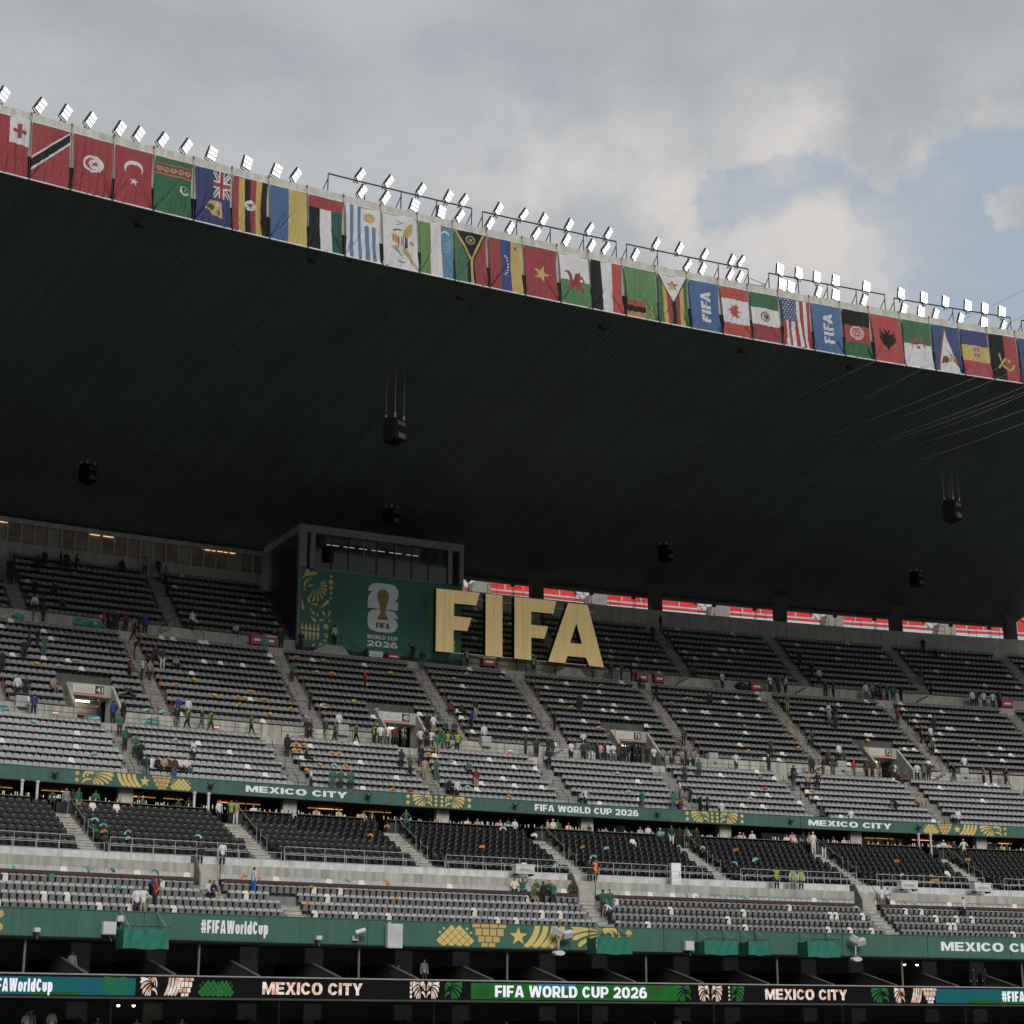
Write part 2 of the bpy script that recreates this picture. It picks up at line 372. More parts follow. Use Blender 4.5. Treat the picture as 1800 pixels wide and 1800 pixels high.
# ------------------------------------------------------------------ text and print helpers
_tc = {}
def rbox(x0, x1, y0, y1, rx, ry, n=6):                       # rounded outline, counter-clockwise
    o = []
    for cx_, cy_, t0 in ((x1 - rx, y0 + ry, -90), (x1 - rx, y1 - ry, 0), (x0 + rx, y1 - ry, 90), (x0 + rx, y0 + ry, 180)):
        o += [(cx_ + rx * math.cos(R_(t0 + 90 * i / n)), cy_ + ry * math.sin(R_(t0 + 90 * i / n))) for i in range(n + 1)]
    return o
def arcp(cx_, cy_, rx, ry, a0, a1, n=8): return [(cx_ + rx * math.cos(R_(a0 + (a1 - a0) * i / n)), cy_ + ry * math.sin(R_(a0 + (a1 - a0) * i / n))) for i in range(n + 1)]
def glyph(ch, w, t, h):                                       # heavy sans letter in a box w wide and 1 high: t upright, h level stroke
    R2 = lambda x0, y0, x1, y1: [(x0, y0), (x1, y0), (x1, y1), (x0, y1)]
    m = .5 - h / 2; p = .5 + h / 2
    if ch == 'I': return t, [[R2(0, 0, t, 1)]]
    if ch == 'E': return w * .86, [[[(0, 0), (w * .86, 0), (w * .86, h), (t, h), (t, m), (w * .8, m), (w * .8, p), (t, p), (t, 1 - h), (w * .86, 1 - h), (w * .86, 1), (0, 1)]]]
    if ch == 'F': return w * .82, [[[(0, 0), (t, 0), (t, m - .06), (w * .72, m - .06), (w * .76, p - .06), (t, p - .06), (t, 1 - h), (w * .78, 1 - h), (w * .84, 1), (0, 1)]]]
    if ch == 'L': return w * .78, [[[(0, 0), (w * .78, 0), (w * .78, h), (t, h), (t, 1), (0, 1)]]]
    if ch == 'T': return w * .9, [[[(w * .45 - t / 2, 0), (w * .45 + t / 2, 0), (w * .45 + t / 2, 1 - h), (w * .9, 1 - h), (w * .9, 1), (0, 1), (0, 1 - h), (w * .45 - t / 2, 1 - h)]]]
    if ch == 'M': W = w * 1.2; return W, [[[(0, 0), (t * .92, 0), (t * .92, .58), (W / 2 - t * .32, 0), (W / 2 + t * .32, 0), (W - t * .92, .58), (W - t * .92, 0), (W, 0), (W, 1), (W - t * 1.15, 1), (W / 2, .42), (t * 1.15, 1), (0, 1)]]]
    if ch == 'X': return w * 1.05, [[[(0, 0), (t * 1.2, 0), (w * .525, .34), (w * 1.05 - t * 1.2, 0), (w * 1.05, 0), (w * .525 + t * .55, .5), (w * 1.03, 1), (w * 1.03 - t * 1.2, 1), (w * .525, .66), (w * .02 + t * 1.2, 1), (w * .02, 1), (w * .525 - t * .55, .5)]]]
    if ch == 'Y': W = w * 1.02; return W, [[[(W / 2 - t / 2, 0), (W / 2 + t / 2, 0), (W / 2 + t / 2, .38), (W, 1), (W - t * 1.15, 1), (W / 2, .62), (t * 1.15, 1), (0, 1), (W / 2 - t / 2, .38)]]]
    if ch == 'A': W = w * 1.08; return W, [[[(0, 0), (t, 0), (t + .08 * w, .2), (W - t - .08 * w, .2), (W - t, 0), (W, 0), (W / 2 + t * .62, 1), (W / 2 - t * .62, 1)], [(W / 2 - w * .14, .2 + h * .85), (W / 2, .74), (W / 2 + w * .14, .2 + h * .85)][::-1]]]
    if ch == 'W': W = w * 1.5; return W, [[[(0, 1), (W * .18 - t * .1, 0), (W * .18 + t * .95, 0), (W / 2, .62), (W * .82 - t * .95, 0), (W * .82 + t * .1, 0), (W, 1), (W - t, 1), (W * .80 - t * .1, .38), (W / 2 + t * .5, 1), (W / 2 - t * .5, 1), (W * .20 + t * .1, .38), (t, 1)][::-1]]]
    if ch in 'O0': W = w * (1.06 if ch == 'O' else 1.0); return W, [[rbox(0, W, 0, 1, W * .42, .42), rbox(t, W - t, h, 1 - h, max(.02, W * .42 - t * .8), .28)[::-1]]]
    if ch == 'D': return w, [[[(0, 0)] + arcp(w * .55, .45, w * .45, .45, -90, 0) + arcp(w * .55, .55, w * .45, .45, 0, 90) + [(0, 1)], ([(t, h)] + arcp(w * .5, .45, w * .5 - t, .45 - h, -90, 0) + arcp(w * .5, .55, w * .5 - t, .45 - h, 0, 90) + [(t, 1 - h)])[::-1]]]
    if ch == 'C': W = w * 1.0; return W, [[arcp(W / 2, .5, W / 2, .5, 28, 332, 18) + arcp(W / 2, .5, W / 2 - t, .5 - h, 325, 35, 18)]]
    if ch == 'U': return w, [[[(0, 1), (0, .4)] + arcp(w / 2, .4, w / 2, .4, 180, 360, 12) + [(w, 1), (w - t, 1), (w - t, .4)] + arcp(w / 2, .4, w / 2 - t, .4 - h, 360, 180, 12) + [(t, 1)]]]
    if ch in 'PR':
        o = [(0, 0), (t, 0), (t, .30)] + ([(w * .40, .30), (w * .98 - t * 1.15, 0), (w * .98, 0), (w * .70, .34)] if ch == 'R' else [(w * .6, .30)]) + arcp(w * .58, .65, w * .38, .35, -60 if ch == 'R' else -80, 90, 10) + [(0, 1)]
        return w * .97, [[o, ([(t, .3 + h * .85)] + arcp(w * .55, .66, w * .40 - t * .85, .36 - h, -85, 85, 8) + [(t, 1 - h * .9)])[::-1]]]
    if ch == '2': return w * .92, [[band([(w * .12, .70)] + arcp(w * .46, .68, w * .46 - t * .42, .32 - h * .5, 165, -30, 10) + [(w * .62, .42), (w * .16, .13)], h * .55)], [R2(0, 0, w * .92, h)]]
    if ch == '6': return w * .96, [[rbox(0, w * .96, 0, .66, w * .34, .30), rbox(t, w * .96 - t, h, .66 - h * .9, .06, .06)[::-1]], [band(arcp(w * .5, .52, w * .5 - t * .5, .48 - h * .5, 188, 48, 10), h * .55)]]
    if ch == '#': return w, [[R2(w * .18, 0, w * .18 + t * .7, 1)], [R2(w * .60, 0, w * .60 + t * .7, 1)], [R2(0, .24, w, .24 + h * .75)], [R2(0, .60, w, .60 + h * .75)]]
    if ch == 'o': return w * .86, [[rbox(0, w * .86, 0, .74, w * .32, .3), rbox(t * .9, w * .86 - t * .9, h * .85, .74 - h * .85, .05, .1)[::-1]]]
    if ch == 'r': return w * .58, [[[(0, 0), (t * .95, 0), (t * .95, .46), (w * .5, .54), (w * .58, .54), (w * .58, .74), (w * .5, .74), (t * .95, .64), (t * .95, .72), (0, .72)]]]
    if ch == 'l': return t * .95, [[R2(0, 0, t * .95, 1)]]
    if ch == 'd': return w * .86, [[rbox(0, w * .8, 0, .74, w * .3, .3), rbox(t * .9, w * .8 - t * .9, h * .85, .74 - h * .85, .05, .1)[::-1]], [R2(w * .86 - t * .95, 0, w * .86, 1)]]
    if ch == 'u': return w * .84, [[[(0, .72), (0, .3)] + arcp(w * .42, .3, w * .42, .3, 180, 360, 10) + [(w * .84, .72), (w * .84 - t * .92, .72), (w * .84 - t * .92, .3)] + arcp(w * .42, .3, w * .42 - t * .92, .3 - h * .8, 360, 180, 10) + [(t * .92, .72)]]]
    if ch == 'p': return w * .86, [[rbox(w * .06, w * .86, 0, .74, w * .3, .3), rbox(w * .06 + t * .9, w * .86 - t * .9, h * .85, .74 - h * .85, .05, .1)[::-1]], [R2(0, -.26, t * .95, .74)]]
    return w * .38, []
def heavytext(s, w=1.0, t=.30, h=.22, gap=.09):               # vertices (u, v, layer) and faces, u from 0 to 1 over the whole line
    k = (s, w, t, h)
    if k in _tc: return _tc[k]
    x = 0; V = []; F = []
    for ch in s:
        wd, shapes = glyph(ch, w, t, h)
        for li_, loops in enumerate(shapes):
            pts = [q for lp in loops for q in lp]; b0 = len(V); V += [(x + q[0], q[1], li_) for q in pts]
            F += [tuple(b0 + i for i in tri) for tri in tessellate_polygon([[Vector((q[0], q[1], 0)) for q in lp] for lp in loops])]
        x += wd + gap
    x -= gap; V = [(u / x, v, l) for u, v, l in V]; _tc[k] = (V, F); return _tc[k]
def text2d(s, off=.02, space=1.0):
    k = (s, off, space)
    if k in _tc: return _tc[k]
    c = bpy.data.curves.new('t', 'FONT'); c.body = s; c.offset = off; c.space_character = space; c.resolution_u = 3
    o = bpy.data.objects.new('t', c); COL.objects.link(o)
    dg = bpy.context.evaluated_depsgraph_get(); me = o.evaluated_get(dg).to_mesh()
    vs = [(v.co.x, v.co.y) for v in me.vertices]; fs = [tuple(p.vertices) for p in me.polygons]
    o.evaluated_get(dg).to_mesh_clear(); bpy.data.objects.remove(o); bpy.data.curves.remove(c)
    xs = [v[0] for v in vs]; ys = [v[1] for v in vs]; x0, x1, y0, y1 = min(xs), max(xs), min(ys), max(ys)
    vs = [((x - x0) / (x1 - x0), (y - y0) / (y1 - y0)) for x, y in vs]
    _tc[k] = (vs, fs, (x1 - x0) / (y1 - y0)); return _tc[k]
STY = {'M': (1.0, .30, .21), 'F': (.80, .26, .20), '#': (.52, .215, .20), '2': (.95, .30, .22), 'W': (.72, .22, .19)}
def ringtext(name, s, a0, a1, d, z0, z1, m, parent):
    V, F = heavytext(s, *STY[s[0]]); mb = MB()
    mb.add([P(a0 + (a1 - a0) * u, d - .0015 * l, z0 + (z1 - z0) * v) for u, v, l in V], F); return mb.build(name, m, parent)
def localtext(name, s, x0, x1, y, z0, z1, m, parent, off=.03, space=1.0):
    vs, fs, _ = text2d(s, off, space); mb = MB()
    mb.add([(x0 + (x1 - x0) * u, y, z0 + (z1 - z0) * v) for u, v in vs], fs); return mb.build(name, m, parent)
def circ(cx, cy, r, n=14, ry=None): return [(cx + r * math.cos(2 * math.pi * i / n), cy + (ry or r) * math.sin(2 * math.pi * i / n)) for i in range(n)]
def star(cx, cy, r, rot=90, n=5, q=.4): return [(cx + (r if i % 2 == 0 else r * q) * math.cos(R_(rot + 180 * i / n)), cy + (r if i % 2 == 0 else r * q) * math.sin(R_(rot + 180 * i / n))) for i in range(2 * n)]
def petal(x0, y0, x1, y1, w1, bend=0.0, n=9, w0=.0):          # a feather or drop that widens towards its round end
    dx, dy = x1 - x0, y1 - y0; ln = math.hypot(dx, dy); nx, ny = -dy / ln, dx / ln; Lp = []; Rp = []
    for i in range(n + 1):
        t = i / n; b = bend * 4 * t * (1 - t) * ln
        px, py = x0 + dx * t + nx * b, y0 + dy * t + ny * b
        wd = (w0 + (w1 - w0) * t) * (1 if t < .82 else math.sqrt(max(0, 1 - ((t - .82) / .18) ** 2)))
        Lp.append((px + nx * wd, py + ny * wd)); Rp.append((px - nx * wd, py - ny * wd))
    return Lp[:-1] + [(x1, y1)] + Rp[:-1][::-1]
def band(pts, wd):                                            # ribbon along points with given half width
    Lp = []; Rp = []
    for i, (x, y) in enumerate(pts):
        a = pts[max(0, i - 1)]; b = pts[min(len(pts) - 1, i + 1)]; dx, dy = b[0] - a[0], b[1] - a[1]; l = math.hypot(dx, dy)
        Lp.append((x - dy / l * wd, y + dx / l * wd)); Rp.append((x + dy / l * wd, y - dx / l * wd))
    return Lp + Rp[::-1]
def eagle(ox=0.0):                                            # facing left, about 2.4 wide and 1 high
    o = []
    o.append(band([(ox + .50 + .42 * math.cos(R_(t)), .60 + .36 * math.sin(R_(t))) for t in range(200, 20, -20)], .075))
    o.append(band([(ox + .56 + .2 * math.cos(R_(t)), .64 + .2 * math.sin(R_(t))) for t in range(200, 20, -25)], .055))
    o.append([(ox + .62, .44), (ox + .32, .44), (ox + .10, .34), (ox - .06, .10), (ox + .02, .06), (ox + .20, .22), (ox + .45, .30), (ox + .70, .34)])
    for i, (tx, ty) in enumerate(((2.35, .97), (2.35, .72), (2.25, .42), (2.0, .12), (1.62, .0), (1.25, .0), (.95, .0))):
        o.append(petal(ox + .78 + .05 * i * (i < 4), .86 - .07 * i, ox + tx, ty, .15 - .008 * i, .10 - .01 * i))
    return o
def dots(ox, n=2, r=.15): return [circ(ox, (i + .5) / n * .98 + .02, r) for i in range(n)]
def tiles(ox):
    o = []
    for r, (v0, v1, u0, u1, k) in enumerate(((.84, 1.0, 0, 1.55, 4), (.50, .79, .12, 1.42, 4), (.22, .46, .30, 1.30, 3), (0, .18, .5, 1.15, 2))):
        for i in range(k):
            a = u0 + (u1 - u0) * i / k; b = u0 + (u1 - u0) * (i + 1) / k - .05; o.append([(ox + a, v0), (ox + b, v0), (ox + b, v1), (ox + a, v1)])
    return o
def mosaic(ox):
    o = []
    for i in range(-3, 5):
        for j in range(-3, 5):
            x = .75 + (i - j) * .17; y = .25 + (i + j) * .17
            if 0.02 < x < 1.6 and .05 < y < .93 and abs(x - .75) * .9 + abs(y - .35) < 1.05:
                r = .155 if abs(x - .75) + abs(y - .3) < .75 else .07
                o.append([(ox + x - r, y), (ox + x, max(0, y - r)), (ox + x + r, y), (ox + x, min(1, y + r))])
    return o
def stripes(ox):
    o = []
    for i in range(4):
        o.append(band([(ox + i * .38 + .55 * (1 - t) ** 2, t) for t in (1, .8, .6, .4, .2, 0)][::1], .125))
    return o
def motif_long(): return ([(p, 1) for p in dots(.15)] + [(p, 0) for p in eagle(.55)] + [(p, 0) for p in stripes(3.25)] +
                          [(star(5.25, .5, .42), 0)] + [(p, 1) for p in tiles(5.8)] + [(p, 0) for p in mosaic(7.3)])
def motif_pair():
    e = eagle(0); w = 2.4
    o = [(p, 0) for p in dots(.15)]
    o += [([(.45 + (w - u) * .72, v) for u, v in p], 0) for p in e]
    o += [(p, 0) for p in dots(2.5, 3, .12)] + [(p, 0) for p in dots(3.0, 3, .12)]
    o += [([(3.3 + u * .72 , v) for u, v in p], 0) for p in e] + [(p, 0) for p in dots(5.35)]
    return o
def ringmotif(name, shapes, a0, d, z0, h, mats, parent, wid=1.0, flip=False, total=8.9):
    mb = MB()
    for poly, mi in shapes:
        pl = [((total - u) if flip else u, min(.985, max(.015, v))) for u, v in poly]
        mb.flat(pl, lambda u, v: P(a0 + m2a(u * h * wid, d), d, z0 + v * h), mi)
    return mb.build(name, mats, parent)

# ------------------------------------------------------------------ the two green boards
def board(name, label, d, z0, z1, m):
    r = empty(name, P(-26, d, z0)); tag(r, label, 'board')
    inv = Matrix.Translation(-r.location)
    a = A0; i = 0
    while a < A1:                                           # one cloth length after the other
        b = min(a + 1.15, A1)
        o = sweep(ringbox(d, d + .06, z0, z1), a + .004, b - .004, closed=True).build('panel', m, r); o.matrix_parent_inverse = inv; a = b
    for dz, tk in ((z0, .05), (z1, .05)):
        o = sweep(ringbox(d - .03, d + .1, dz - tk / 2 - .02, dz + tk / 2 - .02), A0, A1, closed=True).build('edge_trim', black if dz == z0 else m, r); o.matrix_parent_inverse = inv
    return r, inv
def onboard(o, inv): o.matrix_parent_inverse = inv; return o
ub, ubi = board('upper_board', 'upper long green board with gold motifs and white lettering above the black seats', -1.5, 15.8, 16.76, greenb2)
for s, x0, x1, zz in (('MEXICO CITY', 432, 610, (.27, .70)), ('FIFA WORLD CUP 2026', 940, 1122, (.24, .72)), ('MEXICO CITY', 1421, 1567, (.25, .70))):
    onboard(ringtext('lettering', s, ax(x0, -1.5, 16.3), ax(x1, -1.5, 16.3), -1.512, 15.8 + zz[0], 15.8 + zz[1], whitep, ub), ubi)
for x0, kind in ((132, 0), (714, 1), (1205, 1), (1622, 2)):
    sh = motif_pair() if kind == 1 else motif_long()
    onboard(ringmotif('gold_motif', sh, ax(x0, -1.5, 16.3), -1.512, 15.83, .90, [gold, goldo], ub, wid=(1.02 if kind != 1 else 1.06), flip=(kind == 2)), ubi)
lb, lbi = board('lower_board', 'lower long green board with gold motifs below the lowest seat rows', -17.6, 5.15, 6.67, greenb)
for s, x0, x1, zz in (('#FIFAWorldCup', 353, 471, (.42, 1.17)), ('MEXICO CITY', 1654, 1838, (.48, 1.10))):
    onboard(ringtext('lettering', s, ax(x0, -17.6, 5.9), ax(x1, -17.6, 5.9), -17.615, 5.15 + zz[0], 5.15 + zz[1], whitep, lb), lbi)
onboard(ringmotif('gold_motif', motif_long(), ax(766, -17.6, 5.9), -17.615, 5.19, 1.43, [gold, goldo], lb, wid=1.12, flip=True), lbi)
for p_ in dots(.2): onboard(ringmotif('gold_dot', [(p_, 0)], ax(-10, -17.6, 5.9), -17.615, 5.19, 1.43, [goldo], lb), lbi)

# ------------------------------------------------------------------ LED ribbon
def emis(name, c, st, noise_to=None, nscale=3.0):
    m = bpy.data.materials.new(name); m.use_nodes = True; t = m.node_tree; t.nodes.clear()
    o = t.nodes.new('ShaderNodeOutputMaterial'); e = t.nodes.new('ShaderNodeEmission'); e.inputs[0].default_value = (*c, 1); e.inputs[1].default_value = st * .55
    if noise_to:
        g_ = t.nodes.new('ShaderNodeNewGeometry'); nz = t.nodes.new('ShaderNodeTexNoise'); nz.inputs['Scale'].default_value = nscale; nz.inputs['Detail'].default_value = 2; t.links.new(g_.outputs['Position'], nz.inputs['Vector'])
        r = t.nodes.new('ShaderNodeValToRGB'); r.color_ramp.elements[0].position = .38; r.color_ramp.elements[1].position = .62
        r.color_ramp.elements[0].color = (*c, 1); r.color_ramp.elements[1].color = (*noise_to, 1); t.links.new(nz.outputs[0], r.inputs[0]); t.links.new(r.outputs[0], e.inputs[0])
    t.links.new(e.outputs[0], o.inputs[0]); return m
led_dark = emis('led_dark', (.008, .008, .0085), 1); led_white = emis('led_white', (.78, .80, .86), 1)
led_copper = emis('led_copper', (.50, .27, .15), 1, (.70, .62, .58), 3.2); led_teal = emis('led_teal', (.010, .085, .12), 1, (.012, .10, .09), .5)
led_green = emis('led_green', (.012, .12, .02), 1, (.02, .075, .018), .7); led_leaf = emis('led_leaf', (.02, .12, .03), 1); led_brown = emis('led_lettering_copper', (.62, .34, .22), 1, (.76, .72, .70), 3.5)
led_blue = emis('led_blue', (.02, .13, .24), 1)
LD = -20.3
led = empty('led_ribbon_screen', P(-26, LD, 1.9)); tag(led, 'long lit screen ribbon with white and copper lettering along the boxes', 'screen')
li = Matrix.Translation(-led.location)
def ledp(name, a0, a1, z0, z1, m, off): return onboard(sweep([(LD - off, z0), (LD - off, z1)], a0, a1).build(name, m, led), li)
a = A0
while a < A1:
    b = min(a + .75, A1); onboard(sweep(ringbox(LD, LD + .12, 1.9, 3.03), a + .001, b - .001, closed=True).build('screen_module', led_dark, led), li); a = b
for z0, z1 in ((3.03, 3.10), (1.80, 1.90)): onboard(sweep(ringbox(LD - .06, LD + .25, z0, z1), A0, A1, closed=True).build('frame', mat('led_frame', (.05, .05, .05), .5) if z0 < 2 else steel, led), li)
LX = lambda x: ax(x, LD, 2.4)
ledp('colour_band', LX(-60), LX(238), 1.98, 2.90, led_teal, .006); ledp('colour_band', LX(828), LX(1190), 1.98, 2.93, led_green, .006); ledp('colour_band', LX(1645), A1, 1.98, 2.93, led_teal, .006)
ledp('colour_band', LX(945), LX(1012), 2.6, 2.93, led_blue, .009); ledp('colour_band', LX(60), LX(140), 1.98, 2.12, led_green, .009); ledp('colour_band', LX(1700), LX(1830), 1.98, 2.2, led_green, .009)
for s, x0, x1, m in (('#FIFAWorldCup', -32, 92, led_white), ('MEXICO CITY', 461, 637, led_brown), ('FIFA WORLD CUP 2026', 870, 1137, led_white), ('MEXICO CITY', 1345, 1489, led_brown), ('#FIFAWorldCup', 1761, 1868, led_white)):
    onboard(ringtext('lettering', s, LX(x0), LX(x1), LD - .014, 2.12, 2.80, m, led), li)
for x0, sh, m, fl, wd, tot in ((245, eagle(0) , led_copper, True, .42, 2.4), (285, stripes(0), led_copper, True, .5, 2.0), (308, tiles(0), led_copper, False, .7, 2), (350, mosaic(0), led_leaf, False, .9, 2), (378, mosaic(0), led_leaf, False, .7, 2), (180, eagle(0), led_leaf, True, .6, 2.4),
                              (718, dots(.2, 4, .1), led_copper, False, .8, 2), (724, eagle(0), led_copper, True, .36, 2.4), (750, eagle(0), led_copper, False, .36, 2.4), (782, eagle(0), led_leaf, False, .5, 2.4),
                              (1185, eagle(0), led_leaf, True, .5, 2.4), (1227, eagle(0), led_copper, True, .34, 2.4), (1251, eagle(0), led_copper, False, .34, 2.4), (1278, dots(.2, 4, .08), led_copper, False, .8, 2), (1286, eagle(0), led_leaf, False, .42, 2.4),
                              (1530, eagle(0), led_leaf, True, .6, 2.4), (1571, eagle(0), led_copper, True, .36, 2.4), (1598, stripes(0), led_copper, True, .5, 2.0), (1622, tiles(0), led_copper, False, .75, 2)):
    onboard(ringmotif('lit_motif', [(p, 0) for p in sh], LX(x0), LD - .012, 1.95, 1.02, [m], led, wid=wd, flip=fl, total=tot), li)

# ------------------------------------------------------------------ hospitality level below the upper board
oran = mat('orange_light', (1, .5, .15), emit=.6, ecol=(1.0, .42, .10)); dimw = mat('dim_white_light', (1, .9, .7), emit=1.6, ecol=(.9, .85, .75))
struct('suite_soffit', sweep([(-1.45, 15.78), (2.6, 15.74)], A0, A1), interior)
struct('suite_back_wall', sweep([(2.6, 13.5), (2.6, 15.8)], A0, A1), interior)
# counter rail and posts
pil_x = (222, 511, 780, 1034, 1277, 1507, 1728)
pa_ = [ax(x, -1.1, 15) for x in pil_x]; pa_ = [pa_[0] - 1.86] + pa_ + [pa_[-1] + 1.75]
for i, a in enumerate(pa_):
    mb = MB(); mb.box(-.52, .52, -.2, .35, 0, 2.16); mb.box(-.56, .56, -.23, .38, 0, .1)
    o = mb.build('pillar', conc); put(o, a, -.75, LANDZ); tag(o, 'beige pillar under the upper green board, %s from the left' % ordn[i], 'pillar', 'pillars under the upper board')
for i, (a, b) in enumerate(zip(pa_, pa_[1:])):
    r = empty('glazed_front'); put(r, (a + b) / 2, .5, LANDZ); tag(r, 'dark glazed front between two beige pillars, %s from the left' % ordn[i], 'glass front', 'glazed fronts of the boxes')
    W = (b - a) * math.pi / 180 * (R0 + .5) - .2; n = 9
    for k in range(n + 1):
        x = -W / 2 + W * k / n
        MB().box(x - .035, x + .035, -.04, .04, 0, 2.12).build('mullion', black, r)
        if k < n and (k + i * 2) % 5 not in (1, 2): MB().box(x + .05, x + W / n - .05, -.006, .006, .02, 2.1).build('pane', glass, r)
    c = empty('bar_counter'); put(c, (a + b) / 2, -2.3, LANDZ); tag(c, 'narrow brown counter rail above the black seats, %s from the left' % ordn[i], 'counter', 'counter rails')
    for sgn in (-1, 1):
        x0, x1 = (-W / 2, -.9) if sgn < 0 else (.9, W / 2)
        if i in (1, 3, 5) and sgn > 0: x1 = W / 2 - .3
        MB().box(x0, x1, -.2, .2, 1.0, 1.04).build('top', wood, c); MB().box(x0, x1, .05, .09, .1, 1.0).build('front', interior, c)
    # lamp strips
    if i in (0, 1, 2, 6, 7, 8):
        ls = empty('lamp_strip'); put(ls, (a + b) / 2, 1.6, 15.66); tag(ls, 'warm orange lamp strips under the box ceiling, %s bay from the left' % ordn[i], 'lamp', 'lamp strips in the boxes')
        for x0 in ((-3.6, -.9), (1.0, 3.0)) if i not in (1, 7) else ((-4.6, -3.0), (-2.4, -1.0), (1.6, 4.8)):
            MB().box(x0[0], x0[1], -.06, .06, -.05, 0).build('tube', oran, ls)
# light slim posts next to the boxes
n = 0
for x in (38, 65, 341, 366, 1615, 1636):
    mb = MB(); mb.box(-.07, .07, -.07, .07, -.9, 2.15); mb.box(-.11, .11, -.11, .11, 2.0, 2.1)
    o = mb.build('slim_post', conc_grey); put(o, ax(x, -2.0, 15), -2.0, LANDZ); tag(o, 'slim pale post at the counter, %s from the left' % ordn[n], 'post', 'slim posts at the counter'); n += 1
# cups left on the counters
mb = MB()
for i in range(420):
    a = random.uniform(-33.5, -18.7); h = random.choice((.12, .16, .24)); r = .035
    c = P(a, -2.3 + random.uniform(-.12, .12), LANDZ + 1.04); mb.tube(c, c + Vector((0, 0, h)), r * .8, 5, random.choice((0, 0, 1)), r)
tag(mb.build('cups', [whitep, mat('bottle_green', (.03, .10, .04), .3)]), 'plastic cups and bottles left along the counter rails', 'cups', kind='stuff')

# ------------------------------------------------------------------ dark boxes above and below the LED ribbon
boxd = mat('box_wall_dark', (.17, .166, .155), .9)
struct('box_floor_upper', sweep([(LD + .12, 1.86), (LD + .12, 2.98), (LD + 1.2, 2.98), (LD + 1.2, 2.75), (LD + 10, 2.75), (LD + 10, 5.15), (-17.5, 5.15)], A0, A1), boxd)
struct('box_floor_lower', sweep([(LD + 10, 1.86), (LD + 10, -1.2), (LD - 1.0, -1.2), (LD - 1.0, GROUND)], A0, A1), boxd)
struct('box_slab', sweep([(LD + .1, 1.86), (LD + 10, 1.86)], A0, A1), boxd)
divm = mat('box_divider', (.14, .135, .125), .8)
glim = mat('grey_box_panel', (.24, .24, .225), .7)
i = 0; a = A0 + .3
while a < A1:
    for zz, lev in ((2.75, 'above'), (-.6, 'below')):
        mb = MB(); mb.prism([(.3, 0), (.3, .35), (4.6, 1.35), (9.8, 1.35), (9.8, 0)], -.07, .07, ax3='yz'); mb.prism([(.3, .35), (.3, .42), (4.6, 1.42), (4.6, 1.35)], -.1, .1, 1, ax3='yz')
        o = mb.build('box_divider_wall', [interior, mat('box_coping', (.09, .087, .08), .8)]); put(o, a + (.2 if zz < 0 else 0), LD, zz); tag(o, 'low sloping wall between two dark boxes %s the lit ribbon, %s from the left' % (lev, ordn[i]), 'wall', 'walls between the boxes %s the ribbon' % lev)
        mb = MB(); mb.box(-.55, .55, -.05, .05, 0, 2.3); mb.box(-.61, -.55, -.07, .07, 0, 2.3); mb.box(.55, .61, -.07, .07, 0, 2.3)
        o = mb.build('box_rear_panel', [glim]); put(o, a + .25 + .1 * math.sin(i * 3), LD + 6.5, zz); tag(o, 'grey rear panel inside the dark boxes %s the lit ribbon, %s from left' % (lev, ordn[i]), 'panel', 'rear panels in the boxes %s the ribbon' % lev)
    mb = MB(); mb.tube((0, 0, 0), (0, 0, 3.4), .07, 6); mb.tube((0, 0, 3.3), (0, 0, 3.4), .12, 6)
    o = mb.build('box_post', divm); put(o, a + .42, LD + 3.2, -1.2 if i % 2 else 2.75 - .05); tag(o, 'thin pale post in the dark boxes, %s from the left' % ordn[i], 'post', 'posts in the dark boxes')
    a += .83; i += 1
n = 0
for x, y in ((208, 1755), (235, 1756), (1590, 1690), (1612, 1689)):
    zz = 4.75 if y < 1720 else 1.55
    mb = MB(); mb.tube((0, 0, 0), (0, 0, .18), .09, 8, 0, .16); mb.ball((0, 0, -.03), .10, .10, .08, 8, 6, 1)
    o = mb.build('ceiling_spot', [black, mat('spot_light', (1, .95, .85), emit=3, ecol=(1, .9, .72))]); put(o, ax(x, LD + 5, zz), LD + 5, zz); tag(o, 'small lit ceiling spot in the dark boxes, %s from the left' % ordn[n], 'lamp', 'spots in the boxes'); n += 1
